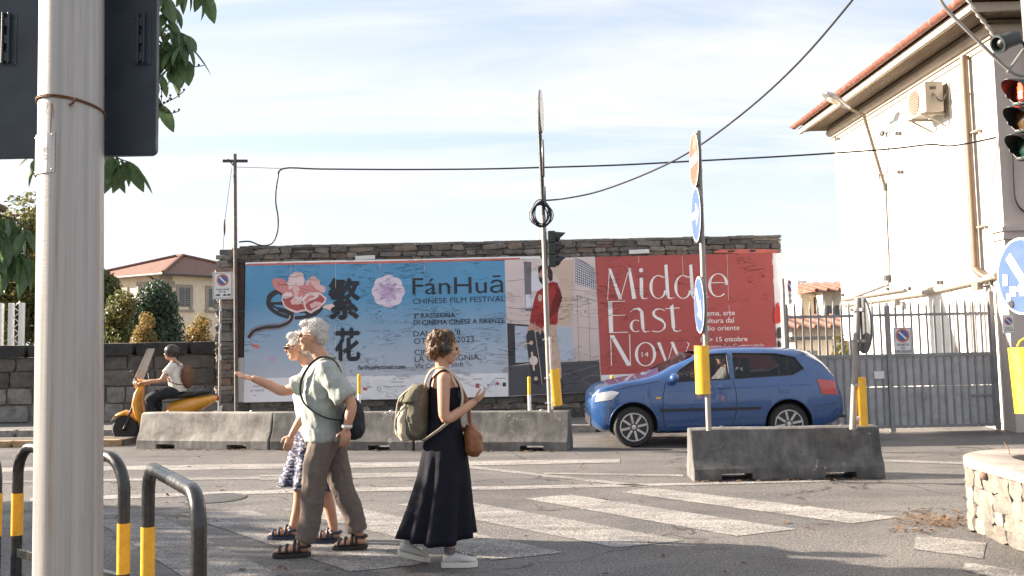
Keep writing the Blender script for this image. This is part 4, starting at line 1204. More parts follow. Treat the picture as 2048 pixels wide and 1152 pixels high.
gl['s'] = s7(sp2([(540, 548), (515, 536), (480, 540), (464, 566), (482, 592), (520, 612), (542, 642), (530, 674), (495, 690), (455, 684)], 5), [5] * 8 + [10] * 5 + [17] * 14 + [12] * 8 + [6] * 11)
gl['t'] = [z7([(577, 520), (598, 502), (612, 660), (588, 662)])] + s7([(545, 533), (640, 528)], 5) + s7(sp2([(600, 652), (604, 678), (622, 687), (652, 680)]), [20] * 4 + [12] * 5 + [8] * 5 + [4] * 5)
gl['N'] = s7([(173, 712), (180, 922)], 6) + [z7([(168, 714), (196, 712), (314, 918), (284, 921)])] + s7([(302, 706), (308, 918)], 6)
gl['o'] = r7(410, 842, 72, 82, 21, 6)
gl['w'] = [z7([(488, 764), (510, 760), (562, 908), (548, 912)])] + s7([(556, 910), (598, 764)], 5) + [z7([(578, 760), (600, 758), (664, 916), (650, 918)])] + s7(sp2([(656, 916), (694, 800), (704, 775), (690, 758)]), 5)
for g, q in gl.items():
    pr('letter', q, M_PWHITE, t, 2)
tx('14', 1283.6, 714, 1297, 713.6, 10, M_PWHITE, t)
tx('Cinema, arte', 1393, 632, 1470, 630, 10.5, M_PWHITE, t, bold=0.004)
tx('e cultura dal', 1393, 647, 1468, 645, 10.5, M_PWHITE, t, bold=0.004)
tx('Medio oriente', 1393, 662, 1479, 660, 10.5, M_PWHITE, t, bold=0.004)
tx('10 > 15 ottobre', 1401.6, 684, 1494.6, 682, 9.5, M_PWHITE, t, bold=0.022)
tx('Cinema La Compagnia', 1401.6, 698, 1528.5, 694.5, 9.0, M_PWHITE, t, bold=0.004)
fl = []
for a, l in ((-1.57, 6), (-0.6, 5), (-2.54, 5), (0.3, 4.5), (2.84, 4.5), (1.57, 5)):
    fl.append(ell(1215 + math.cos(a) * l * 0.62, 765 + math.sin(a) * l * 0.62, l * 0.55, 1.5, 10, a))
pr('logo', fl, M_PRED, t, 1.5)
pr('logo', [[(1244, 763), (1262, 762), (1262, 766), (1244, 767)], [(1249, 763), (1249.8, 755), (1250.6, 763)], [(1254, 762), (1257, 758), (1260, 762)]], M_REEL, t, 1.5)
pr('logo', [[(1264, 759), (1271, 759), (1271, 767), (1264, 767)]], M_PRED, t, 1.6)
tx('firenze', 1224, 769, 1240, 768.6, 4.5, M_GREYTX, t)
tx('FONDAZIONE', 1273, 764, 1285, 763.7, 2.8, M_GREYTX, t)

# paper seams where the sheets of a poster meet
M_SEAM = mat_print('paper_seam', (0.62, 0.60, 0.60))
for par, lines in ((FEST, (((582, 529), (581, 560)), ((671.5, 526), (671, 575)), ((671, 650), (670.5, 700)), ((760, 525), (760, 540)), ((762, 650), (762, 690)), ((849, 523), (849.5, 548)), ((851, 690), (852, 745)), ((581, 690), (580, 730)))),
                   (t, (((1364, 512), (1366.5, 552)), ((1454, 509), (1457, 600)), ((1277, 512), (1278, 526)), ((1458, 610), (1459, 640))))):
    for a_, b_ in lines:
        pr('paper_seam', stroke([a_, b_], 0.7), M_SEAM, par, 3.4)

# --- white peeling poster wrapped round the wall end
t = thing('peeling_poster', 'peeling white poster wrapped round the right end of the stone wall', 'poster', (wx1, WY, 0.6))
mb = MB(); rings = []
x0p = at(1545, 600, PY).x
path = [V((x0p, PY + 0.003, 0)), V((wx1 - 0.24, PY + 0.002, 0)), V((wx1 - 0.12, PY + 0.03, 0)), V((wx1 - 0.02, PY + 0.12, 0)), V((wx1 + 0.035, PY + 0.24, 0)), V((wx1 + 0.04, PY + 0.36, 0))]
path = spline(path, 3); zt, zb = at(1556, 506, PY).z, at(1556, 760, PY).z; nz = 14
vsx = []; fsx = []
for i, p in enumerate(path):
    for j in range(nz + 1):
        z = zb + (zt - zb) * j / nz
        vsx.append(p + V((0.02 * noise.noise(V((i * 0.5, j * 0.6, 3))), 0.015 * noise.noise(V((i * 0.4, j * 0.5, 9))), z)))
for i in range(len(path) - 1):
    for j in range(nz):
        a = i * (nz + 1) + j; fsx.append((a, a + 1, a + nz + 2, a + nz + 1))
mb.add(vsx, fsx); sh = mb.build('sheet', M_PAPER, t, smooth='all', fix=False)
def blob(name, cx, cy, rx, ry, m, sd):
    """print on the curved end of the sheet: follows the same curve"""
    P_ = []
    for i in range(26):
        a = 2 * math.pi * i / 26; k = 1 + 0.12 * math.sin(3 * a + sd)
        P_.append(at(cx + rx * k * math.cos(a), cy + ry * k * math.sin(a), PY))
    mb = MB(); q = []
    for p in P_:
        # nearest path point by x
        b = min(path, key=lambda u: abs(u.x - p.x)); q.append(V((min(p.x, wx1 + 0.03), b.y - 0.02, p.z)))
    mb.add(q, [tuple(range(len(q)))]); me = mb.mesh(name, False); setmat(me, m); link(name, me, t)
blob('red_print', 1555, 628, 7.5, 21, M_SIGNRED, 0)
blob('dark_print', 1560, 666, 8, 11, M_REEL, 1.3)
blob('dark_print', 1558, 690, 4, 9, M_REEL, 2.0)

# leftovers of older posters, small plates
t = thing('poster_remnant', 'torn red and white poster strip along the top of the blue poster', 'poster strip', pp(780, 524))
pr('strip', [[(491, 525), (600, 522), (800, 518.5), (1008, 513.5), (1080, 512), (1082, 517), (1009, 519), (800, 523.5), (491, 530)]], M_PWHITE, t, -0.4)
pr('red_edge', [[(493, 527.5), (800, 521.5), (1040, 515.5), (1040, 519), (800, 526), (493, 531)]], pm('faded_red_print', (0.55, 0.14, 0.11), 0.6, 0, 0.15, 6, 0.1), t, 0.4)
t = thing('poster_remnant', 'torn red poster scraps above the right end of the red poster', 'poster strip', pp(1490, 500))
pr('strip', [[(1425, 505), (1440, 499), (1500, 498), (1552, 499), (1556, 506), (1500, 507)]], pm('faded_red_print', (0.55, 0.14, 0.11), 0.6, 0, 0.15, 6, 0.1), t, -0.3)
pr('scrap', [[(1455, 501), (1470, 500), (1468, 504), (1456, 505)], [(1500, 499), (1512, 500), (1510, 504), (1499, 504)]], M_REEL, t, 0.2)
for c, lab in (([(710, 512), (750, 510), (750, 518), (711, 520)], 'small white plate on the stones above the blue poster'), ([(1258, 500), (1298, 498), (1299, 506), (1258, 508)], 'small white plate on the stones above the red poster')):
    q = [at(x, y, WY - 0.055) for x, y in c]
    o = MB().prism(q, (0, 0.012, 0)).build('enamel_plate', M_SIGNWHITE); tag(o, lab, 'plate', 'small plates above the posters')
# rusty board and pale sheet left of the blue poster
q = [at(x, y, WY - 0.05) for x, y in ((473, 524), (489, 523), (487, 715), (473, 716))]
o = MB().prism(q, (0, 0.02, 0)).build('rusty_board', pm('rusted_sheet', (0.055, 0.035, 0.028), 0.8, 0.1, 0.3, 12, 0.3)); tag(o, 'dark rusty board on the wall left of the blue poster', 'board')
q = [at(x, y, WY - 0.062) for x, y in ((476, 716), (488, 715), (487, 804), (475, 805))]
o = MB().prism(q, (0, 0.015, 0)).build('metal_sheet', pm('pale_sheet', (0.55, 0.54, 0.52), 0.5, 0.1, 0.12, 10, 0.1, dirt=(0.3, 0.28, 0.25))); tag(o, 'pale metal sheet below the rusty board beside the blue poster', 'sheet')

# utility pipe pole on the wall with a cross arm
UY = WY - 0.11
t = thing('utility_pole', 'thin rusty pipe pole with a cross arm rising above the wall corner', 'pole', (at(473, 700, UY).x, UY, PZ))
a, b = at(473, 815, UY), at(469.5, 308, UY)
MB().tube([V((a.x, UY, PZ)), b], 0.036, 10).build('pipe', pm('rusty_pipe', (0.13, 0.115, 0.105), 0.65, 0.3, 0.3, 12, 0.2, dirt=(0.10, 0.06, 0.04)), t, smooth=True)
mb = MB(); mb.bar(at(446, 322, UY), at(495, 322, UY), 0.05, 0.05); mb.bar(at(456, 318, UY), at(470, 335, UY), 0.02, 0.02); mb.build('cross_arm', M_DARKMETAL, t)
mb = MB()
for py in (522, 621):
    mb.bar(at(455, py, UY + 0.05), at(490, py + 2, UY + 0.05), 0.03, 0.05)
mb.each('wall_bracket', M_DARKMETAL, t)
mb = MB(); mb.tube([at(464, 334, UY), at(451, 430, UY - 0.1), at(446, 500, UY - 0.1)], 0.005, 4); mb.ell(at(449, 455, UY - 0.1), (0.02, 0.02, 0.16), 8, 8); mb.build('stay_wire', M_CABLE, t)

# cable along the wall top to the building
P = [(478, 484, 17.9), (500, 483, 17.9), (522, 491, 17.9), (543, 487, 17.85), (554, 466, 17.8), (556, 436, 17.8), (551, 400, 17.8), (555, 360, 17.8), (567, 337, 17.75), (640, 338, 17.6), (800, 339, 17.3), (960, 338, 17.0), (1080, 335, 16.8), (1240, 330, 16.5), (1390, 322, 16.3), (1560, 313, 16.0), (1700, 304, 15.7), (1790, 297, 15.5), (1860, 289, 15.3), (1900, 292, 15.2), (1950, 284, 15.05), (1992, 275, 14.95)]
t = thing('overhead_cable', 'black cable running level above the stone wall from the pipe pole to the white building', 'cable', at(478, 484, 17.9))
MB().tube(spline([at(*p) for p in P], 4), 0.016, 6).build('span', M_CABLE, t, smooth=True)
MB().tube([at(470, 334, UY), at(567, 337, 17.75)], 0.005, 4).build('messenger_wire', M_CABLE, t)

# ================================================================== white building on the right
BX = 7.82; BY0 = 15.0; BY1 = 22.6; BZ = 6.33; BXR = 16.0
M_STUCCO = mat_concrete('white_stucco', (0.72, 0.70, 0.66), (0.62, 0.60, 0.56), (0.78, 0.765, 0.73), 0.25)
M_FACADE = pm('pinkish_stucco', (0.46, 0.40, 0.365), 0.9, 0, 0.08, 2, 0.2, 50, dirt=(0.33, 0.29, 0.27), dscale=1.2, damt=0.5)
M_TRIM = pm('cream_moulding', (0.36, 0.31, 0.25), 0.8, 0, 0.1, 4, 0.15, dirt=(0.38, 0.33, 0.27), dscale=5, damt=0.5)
M_SOFFIT = pm('soffit_boards', (0.15, 0.112, 0.078), 0.85, 0, 0.25, 3, 0.3, 40, stretch=(6, 0.6, 1))
M_GUTTER = pm('terracotta_gutter', (0.19, 0.062, 0.042), 0.55, 0, 0.15, 5, 0.08, dirt=(0.55, 0.45, 0.40), dscale=9, damt=0.3)
M_ROOF = pm('roof_tile', (0.30, 0.13, 0.085), 0.9, 0, 0.3, 6, 0.5, 12, dirt=(0.14, 0.10, 0.08), dscale=3)
t = thing('corner_building', 'white two storey building with brown eaves behind the grey gate', 'building', (BX + 3, (BY0 + BY1) / 2, 0))
BLD = t
MB().bx((BX, BY0 + 0.012, 0), (BXR, BY1, BZ)).build('side_wall', M_STUCCO, t)
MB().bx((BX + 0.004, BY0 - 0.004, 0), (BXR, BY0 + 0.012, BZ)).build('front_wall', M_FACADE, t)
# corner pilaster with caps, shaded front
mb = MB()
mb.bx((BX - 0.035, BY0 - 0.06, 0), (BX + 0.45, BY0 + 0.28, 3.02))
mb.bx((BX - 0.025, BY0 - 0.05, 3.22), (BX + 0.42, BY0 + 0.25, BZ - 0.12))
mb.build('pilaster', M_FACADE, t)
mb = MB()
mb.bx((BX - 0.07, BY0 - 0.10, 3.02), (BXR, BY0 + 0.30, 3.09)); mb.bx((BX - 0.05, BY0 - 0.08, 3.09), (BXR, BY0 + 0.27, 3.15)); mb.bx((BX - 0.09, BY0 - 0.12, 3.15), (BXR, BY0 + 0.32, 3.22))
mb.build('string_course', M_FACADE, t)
def cornice(name, dx, z0, z1, mat, smooth=False):
    mb = MB()
    a = [(BX - dx, BY0 - dx), (BXR, BY0 - dx), (BXR, BY0 + 0.02), (BX + 0.02, BY0 + 0.02), (BX + 0.02, BY1), (BX - dx, BY1 + dx)]
    mb.prism([V((x, y, z0)) for x, y in a], (0, 0, z1 - z0))
    return mb.build(name, mat, t)
cornice('frieze', 0.035, BZ - 0.14, BZ - 0.055, M_TRIM)
cornice('fillet', 0.07, BZ - 0.055, BZ + 0.0, M_TRIM)
# half-round moulding
mb = MB(); rr = 0.085
mb.tube([(BX - 0.07, BY0 - 0.12, BZ + rr), (BX - 0.07, BY1 + 0.1, BZ + rr)], rr, 12)
mb.tube([(BX - 0.14, BY0 - 0.07, BZ + rr), (BXR, BY0 - 0.07, BZ + rr)], rr, 12)
mb.build('round_moulding', M_TRIM, t, smooth=True)
cornice('recess', 0.12, BZ + 0.15, BZ + 0.22, M_SOFFIT)
EO = 0.62
mb = MB()
for i in range(9):       # soffit boards
    x0 = BX - 0.16 - (EO - 0.2) * i / 9; x1 = BX - 0.16 - (EO - 0.2) * (i + 1) / 9 + 0.012
    d = 0.16 + (EO - 0.2) * (i + 0.5) / 9
    mb.bx((x1, BY0 - d, BZ + 0.22), (x0, BY1 + d, BZ + 0.26))
mb.each('soffit_board', M_SOFFIT, t)
mb = MB(); mb.bx((BX - EO, BY0 - EO, BZ + 0.262), (BXR, BY1 + EO, BZ + 0.30)); mb.build('eaves_slab', M_SOFFIT, t)
mb = MB()
mb.bx((BX - EO - 0.03, BY0 - EO - 0.03, BZ + 0.20), (BX - EO + 0.05, BY1 + EO + 0.03, BZ + 0.33))
mb.bx((BX - EO + 0.05, BY0 - EO - 0.03, BZ + 0.20), (BXR, BY0 - EO + 0.05, BZ + 0.33)); mb.build('fascia', M_TRIM, t)
mb = MB(); g = 0.085
def half(p, n_, side):
    return [p + V((side[0] * math.cos(a) * g, side[1] * math.cos(a) * g, math.sin(a) * g)) for a in [math.pi + math.pi * i / n_ for i in range(n_ + 1)]]
r1 = half(V((BX - EO - 0.115, BY0 - EO - 0.115, BZ + 0.42)), 10, (1, 0)); r2 = half(V((BX - EO - 0.115, BY1 + EO + 0.1, BZ + 0.42)), 10, (1, 0))
mb.loft([r1, r2]);
r1 = half(V((BX - EO - 0.115, BY0 - EO - 0.115, BZ + 0.42)), 10, (0, 1)); r2 = half(V((BXR, BY0 - EO - 0.115, BZ + 0.42)), 10, (0, 1))
mb.loft([r1, r2])
gt = mb.build('gutter', M_GUTTER, t, smooth=True)
mb = MB()
for i in range(26):
    y = BY0 - EO + 0.2 + i * 0.36; mb.box((BX - EO - 0.05, y, BZ + 0.44), (0.2, 0.02, 0.012))
mb.each('gutter_strap', M_GUTTER, t)
# roof and the row of edge tiles
rz = BZ + 0.42; ap = 1.5
mb = MB()
e = EO + 0.02
c4 = [V((BX - e, BY0 - e, rz)), V((BXR, BY0 - e, rz)), V((BXR, BY1 + e, rz)), V((BX - e, BY1 + e, rz))]
m1, m2 = V((BX + 3.6, BY0 + 3.6, rz + ap)), V((BXR, BY0 + 3.8, rz + ap))
mb.add(c4 + [m1, m2], [(0, 1, 5, 4), (0, 4, 3), (4, 5, 2, 3), (0, 3, 2, 1)])
mb.build('roof', M_ROOF, t)
TILE = unit_block('roof_tile', M_ROOF, 0.03, 300)
for i in range(34):
    y = BY0 - e + 0.12 + i * 0.265
    if y < BY1 + e:
        piece('roof_tile', TILE, (BX - e + 0.06, y, rz + 0.045), (0.38, 0.19, 0.085), t, Matrix.Rotation(-0.36, 3, 'Y'))
# downpipe with the offset foot
def bw(px, py, off=0.0): return atX(px, py, BX - off)
dpx = BX - 0.10
ys = BY0 + 0.78
mb = MB(); mb.tube(spline([(dpx, ys, BZ - 0.1), (dpx, ys, 4.0), (dpx, ys, 2.75), (dpx, ys, 2.62), (dpx + 0.02, ys - 0.12, 2.52), (dpx + 0.06, ys - 0.22, 2.46)], 4), 0.065, 12)
mb.build('downpipe', pm('brown_pipe', (0.13, 0.088, 0.058), 0.5, 0.1, 0.15, 6, 0.05), t, smooth=True)
mb = MB(); mb.tube([(dpx + 0.06, ys - 0.26, BZ - 0.25), (dpx + 0.06, ys - 0.26, 2.6)], 0.014, 8)
for z in (4.9, 3.3): mb.box((BX - 0.05, ys - 0.14, z), (0.08, 0.30, 0.02))
mb.each('conduit', M_TRIM, t)
# pipe that climbs along the wall, cables and fittings
mb = MB(); mb.tube([bw(1684, 609, 0.06), bw(1850, 585, 0.06), bw(1994, 551, 0.06)], 0.055, 10); mb.build('service_pipe', M_TRIM, t, smooth=True)
mb = MB(); mb.tube([bw(1684, 601, 0.05), bw(1810, 580, 0.05)], 0.03, 8)
mb.tube(spline([bw(1700, 597, 0.03), bw(1740, 582, 0.03), bw(1765, 572, 0.03), bw(1778, 560, 0.03), bw(1775, 470, 0.02), bw(1771, 378, 0.02)], 5), 0.018, 6)
mb.tube([bw(1738, 290, 0.02), bw(1742, 400, 0.02), bw(1748, 585, 0.02)], 0.010, 5)
mb.tube([bw(1719, 545, 0.02), bw(1720, 590, 0.02)], 0.008, 5)
mb.tube([bw(1903, 580, 0.03), bw(1906, 620, 0.03), bw(1912, 705, 0.03)], 0.012, 5)
mb.tube(spline([bw(1902, 177, 0.03), bw(1920, 186, 0.05), bw(1945, 188, 0.03)], 4), 0.010, 5)
mb.each('wall_cable', pm('grey_conduit', (0.13, 0.12, 0.11), 0.6, 0, 0.1, 6, 0), t, smooth=True)
mb = MB()
for px, py in ((1774, 556),): mb.box(bw(px, py, 0.06), (0.1, 0.14, 0.12))
for px, py in ((1672, 277), (1676, 277), (1793, 267), (1799, 267), (1797, 344), (1803, 344), (1685, 590), (1775, 578), (1818, 577), (1876, 565), (1882, 565), (1981, 566), (1974, 569)):
    mb.box(bw(px, py, 0.03), (0.05, 0.07, 0.07))
mb.each('junction_box', pm('dark_box', (0.06, 0.057, 0.054), 0.6, 0, 0.1, 6, 0), t, bevel=0.006, seg=1)
mb = MB(); q = bw(1766, 267, 0.06); mb.lathe([(0.0, 0), (0.06, 0), (0.06, 0.05), (0, 0.06)], q, (-1, -0.2, 0), 14); mb.bar(q, q + V((0.05, -0.14, 0)), 0.02, 0.02); mb.build('wall_lamp', M_DARKMETAL, t, smooth=True)
for px, py in ((1955, 573), (1791, 606)):
    q = bw(px, py, 0.16); mb = MB(); mb.box(q, (0.12, 0.16, 0.12), rz=0.2); mb.bar(q, q + V((0.16, 0.02, 0.0)), 0.03, 0.03); mb.bar(q, q + V((0.1, -0.25, 0.02)), 0.02, 0.02); mb.build('floodlight', pm('flood_grey', (0.16, 0.15, 0.14), 0.5, 0.2, 0.1, 8, 0), t, bevel=0.008, seg=1)
# loop of cable on the shaded front
mb = MB(); mb.tube(spline([(BX + 0.16, BY0 - 0.1, 4.6), (BX + 0.14, BY0 - 0.1, 3.9), (BX + 0.16, BY0 - 0.1, 3.62), (BX + 0.28, BY0 - 0.1, 3.45), (BX + 0.5, BY0 - 0.1, 3.36)], 5), 0.014, 6); mb.build('front_cable', M_CABLE, t, smooth=True)

# air conditioner on brackets
c = bw(1878, 203, 0.0); AY = c.y
t = thing('air_conditioner', 'beige air conditioner unit on brackets high on the white wall', 'air conditioner', (BX - 0.30, AY, c.z - 0.33))
M_AC = pm('aged_plastic', (0.30, 0.265, 0.215), 0.6, 0, 0.08, 6, 0.05, dirt=(0.35, 0.3, 0.24), dscale=8)
A = MB().bx((BX - 0.42, AY - 0.40, c.z - 0.27), (BX - 0.10, AY + 0.36, c.z + 0.27)).build('case', M_AC, t, bevel=0.015)
MB().lathe([(0.22, 0), (0.22, 0.012), (0.19, 0.012), (0.17, 0.004), (0, 0.004)], (BX - 0.42, AY + 0.08, c.z), (-1, 0, 0), 28).build('fan_grille', pm('grille_brown', (0.14, 0.09, 0.06), 0.6, 0, 0.3, 30, 0.2), t, smooth=True)
mb = MB()
for z in range(9): mb.bx((BX - 0.436, AY - 0.13, c.z - 0.2 + z * 0.05), (BX - 0.43, AY + 0.29, c.z - 0.192 + z * 0.05))
mb.each('fan_bar', M_AC, t)
mb = MB()
for y in (AY - 0.28, AY + 0.25):
    mb.bx((BX - 0.48, y - 0.02, c.z - 0.31), (BX, y + 0.02, c.z - 0.272)); mb.bar((BX - 0.40, y, c.z - 0.31), (BX - 0.02, y, c.z - 0.52), 0.03, 0.03)
mb.each('bracket', M_AC, t)
mb = MB(); mb.bx((BX - 0.03, AY - 0.46, c.z - 0.36), (BX - 0.004, AY - 0.22, c.z + 0.24)); mb.build('back_plate', M_AC, t)
mb = MB(); mb.tube(spline([(BX - 0.28, AY - 0.405, c.z + 0.05), (BX - 0.25, AY - 0.46, c.z - 0.05), (BX - 0.15, AY - 0.47, c.z - 0.1), (BX - 0.05, AY - 0.44, c.z + 0.1), (BX - 0.02, AY - 0.40, c.z + 0.22)], 5), 0.016, 6); mb.box((BX - 0.28, AY - 0.405, c.z + 0.15), (0.1, 0.015, 0.05)); mb.build('hose', pm('dark_hose', (0.05, 0.045, 0.04), 0.7, 0, 0.1, 8, 0), t, smooth=True)

# street lamp on a long arm from the wall
a = bw(1771, 376, 0.02); ly = a.y
e1 = at(1728, 232, ly - 0.25); e2 = at(1690, 212, ly - 0.4); e3 = at(1652, 190, ly - 0.5)
t = thing('street_lamp', 'grey street lamp on a long bent arm fixed to the white wall', 'street lamp', a)
MB().tube(spline([a, a.lerp(e1, 0.5), e1.lerp(a, 0.04), e1, e1.lerp(e2, 0.3), e2], 5), 0.035, 10).build('arm', pm('brown_arm', (0.14, 0.11, 0.08), 0.5, 0.3, 0.12, 8, 0.03), t, smooth=True)
mb = MB(); d = (e3 - e2).normalized(); sdv = d.cross(V((0, 0, 1))).normalized(); upv = sdv.cross(d)
rings = []
for s_, wd, hh in ((-0.12, 0.05, 0.05), (0.0, 0.07, 0.07), (0.15, 0.12, 0.09), (0.40, 0.14, 0.09), (0.52, 0.10, 0.06), (0.56, 0.03, 0.02)):
    c = e2 + d * s_
    rings.append([c + sdv * (wd * math.cos(k)) + upv * (hh * math.sin(k) * (1 if math.sin(k) > 0 else 0.45)) for k in [2 * math.pi * i / 14 for i in range(14)]])
mb.loft(rings); hd = mb.build('lamp_head', M_STEEL, t, smooth=True)
MB().ell(e2 + d * 0.27 - upv * 0.035, (0.16, 0.10, 0.035), 14, 8, Matrix((d, sdv, upv)).transposed()).build('lens', pm('lamp_lens', (0.6, 0.55, 0.42), 0.25, 0, 0.05, 6, 0), hd, smooth=True)
mb = MB(); mb.tube(spline([a + V((0, 0, 0.25)), a + V((-0.12, -0.02, 0.3)), a + V((-0.1, 0, 0.12))], 4), 0.012, 6); mb.box(a, (0.06, 0.12, 0.10)); mb.build('wall_bracket', M_DARKMETAL, t)

# driveway plate on the pilaster
t = thing('driveway_sign', 'small white passo carrabile plate on the shaded pilaster', 'sign', at(2017, 648, BY0 - 0.07))
no_parking_plate('plate', at(2017, 648, BY0 - 0.075), 0.185, 0.285, (1, 0, 0), (0, -1, 0), t, [('passo', -0.28, 0.28, -0.24, 0.085), ('carrabile', -0.38, 0.38, -0.36, 0.085)], ring=0.34, cy=0.16)

# ================================================================== grey gate with spear bars
GY = 15.38
gx0, gx1 = at(1576, 850, GY).x, BX - 0.08
M_GATE = pm('grey_gate_paint', (0.25, 0.25, 0.255), 0.55, 0.1, 0.1, 4, 0.08, dirt=(0.13, 0.09, 0.07), dscale=7, damt=0.45)
M_GATES = pm('grey_gate_sheet', (0.38, 0.375, 0.375), 0.6, 0.05, 0.14, 2.5, 0.12, dirt=(0.15, 0.11, 0.09), dscale=6, damt=0.4)
t = thing('metal_gate', 'grey metal gate with spear topped bars above riveted sheet panels', 'gate', ((gx0 + gx1) / 2, GY, 0))
zt_, zp = 2.06, 1.225
BAR = MB().bx((-0.014, -0.014, 0.0), (0.014, 0.014, zt_ - 0.14)).lathe([(0.021, zt_ - 0.14), (0.012, zt_ - 0.06), (0.0005, zt_)], n=6).mesh('bar')
setmat(BAR, M_GATE)
nb = 27
xs = [gx0 + (gx1 - gx0) * (i + 0.5) / nb for i in range(nb)]
mid = at(1781, 780, GY).x
for x in xs:
    piece('bar', BAR, (x, GY, 0.07), (1, 1, 1), t)
for x, h in ((gx0, 2.15), (mid, 2.02), (gx1 - 0.02, 2.22)):
    MB().bx((x - 0.035, GY - 0.05, 0.01), (x + 0.035, GY + 0.03, h)).lathe([(0.04, h), (0.02, h + 0.03), (0, h + 0.06)], (x, GY - 0.01, 0), n=10).build('gate_post', M_GATE, t)
for z in (0.09, zp, zt_ - 0.19):
    MB().bx((gx0 + 0.036, GY - 0.032, z - 0.022), (gx1 - 0.056, GY - 0.0145, z + 0.022)).build('rail', M_GATE, t)
# sheet panels between the bars, two rows
for row, (z0, z1) in enumerate(((0.06, 0.72), (0.726, zp - 0.02))):
    for i in range(-1, nb):
        x0 = xs[i] + 0.016 if i >= 0 else gx0 + 0.04
        x1 = xs[i + 1] - 0.016 if i < nb - 1 else gx1 - 0.06
        if x1 - x0 < 0.02: continue
        j = sr.uniform(-0.004, 0.004)
        MB().bx((x0, GY + 0.002 + j, z0), (x1, GY + 0.008 + j, z1)).build('sheet_panel', M_GATES, t)
mb = MB(); mb.bx((mid + 0.5, GY - 0.03, 0.50), (mid + 0.56, GY + 0.001, 0.60)); mb.bx((gx1 - 0.4, GY - 0.03, 0.55), (gx1 - 0.1, GY + 0.001, 0.575)); mb.each('lock_plate', M_GATE, t)
# return wing by the building
t2 = thing('side_railing', 'short grey railing between gate and building wall', 'railing', (gx1 + 0.05, GY + 0.5, 0))
for i in range(6):
    piece('bar', BAR, (gx1 + 0.03, GY + 0.15 + i * 0.16, 0.07), (1, 1, 1), t2)
MB().bx((gx1 + 0.012, GY + 0.06, zt_ - 0.2), (gx1 + 0.0155, GY + 1.05, zt_ - 0.16)).bx((gx1 + 0.012, GY + 0.06, 0.1), (gx1 + 0.0155, GY + 1.05, 0.14)).build('rail', M_GATE, t2)
# plates on the gate
t = thing('parking_sign', 'white divieto di parcheggio plate fixed to the gate bars', 'parking sign', at(1805, 708, GY - 0.04))
no_parking_plate('plate', at(1805.5, 681, GY - 0.045), 36 * GY / 1900, 52 * GY / 1900, (1, 0, 0), (0, -1, 0), t, [('DIVIETO', -0.33, 0.33, -0.20, 0.085), ('DI', -0.10, 0.08, -0.32, 0.085), ('PARCHEGGIO', -0.45, 0.45, -0.44, 0.085)], ring=0.38, cy=0.19)
o = MB().box(at(1758.5, 750, GY - 0.02), (0.16, 0.006, 0.12)).build('paper_notice', M_STK); tag(o, 'small white paper notice on the gate sheet', 'notice')
# no-parking sign on a post left of the gate
zy = 15.2
t = thing('parking_sign', 'faded no parking plate on a post between stone wall and gate', 'parking sign', (at(1578, 800, zy).x, zy, 0))
MB().tube([(at(1577, 800, zy).x, zy + 0.04, 0), (at(1577, 800, zy).x, zy + 0.04, at(1577, 556, zy).z)], 0.028, 10).build('post', M_POLE, t, smooth=True)
ang = R(58)
exs = V((math.cos(ang), math.sin(ang), 0)); nm = V((math.sin(ang), -math.cos(ang), 0))
exs = V((math.cos(ang), -math.sin(ang), 0)); nm = V((-math.sin(ang), -math.cos(ang), 0))
no_parking_plate('plate', at(1582, 581, zy), 0.27, 0.43, exs, nm, t, [('0-24', -0.22, 0.22, -0.22, 0.09), ('rimozione', -0.38, 0.38, -0.40, 0.05)], ring=0.34, cy=0.17)

# ================================================================== stone planter at the right edge
M_PST = mat_stone('planter_stone', [(0.11, 0.098, 0.083), (0.19, 0.175, 0.152), (0.26, 0.24, 0.21), (0.15, 0.132, 0.112), (0.22, 0.20, 0.175), (0.13, 0.12, 0.108)], 22, 0.9)
M_PMORT = mat_concrete('planter_mortar', (0.20, 0.18, 0.155), (0.12, 0.108, 0.093), (0.27, 0.245, 0.21), 0.3)
M_PCAP = mat_concrete('planter_cap', (0.30, 0.265, 0.235), (0.22, 0.195, 0.175), (0.37, 0.335, 0.30), 0.2)
px0, py1, prr, ph = 3.665, 8.30, 0.62, 0.575
t = thing('stone_planter', 'rounded rough stone planter with a concrete cap at the right edge', 'planter', (4.6, 7, 0))
def pathp(off, y0=4.6, x1=6.6, n=10):
    """left side going away, round corner, far side going right"""
    c = V((px0 + prr, py1 - prr, 0)); r = prr + off
    p = [V((px0 - off, y0, 0)), V((px0 - off, py1 - prr, 0))]
    p += [c + V((-math.cos(a) * r, math.sin(a) * r, 0)) for a in [math.pi / 2 * i / n for i in range(1, n + 1)]]
    p.append(V((x1, py1 + off, 0))); return p
def band(offs, z0, z1):
    po, pi_ = pathp(offs[0]), pathp(offs[1]); rings = []
    for a, b in zip(po, pi_):
        rings.append([a + V((0, 0, z0)), a + V((0, 0, z1)), b + V((0, 0, z1)), b + V((0, 0, z0))])
    return MB().loft(rings)
band((0.0, -0.30), 0, ph - 0.075).build('core', M_PMORT, t, smooth=True)
band((0.035, -0.33), ph - 0.075, ph).build('cap', M_PCAP, t, smooth=30, bevel=0.012)
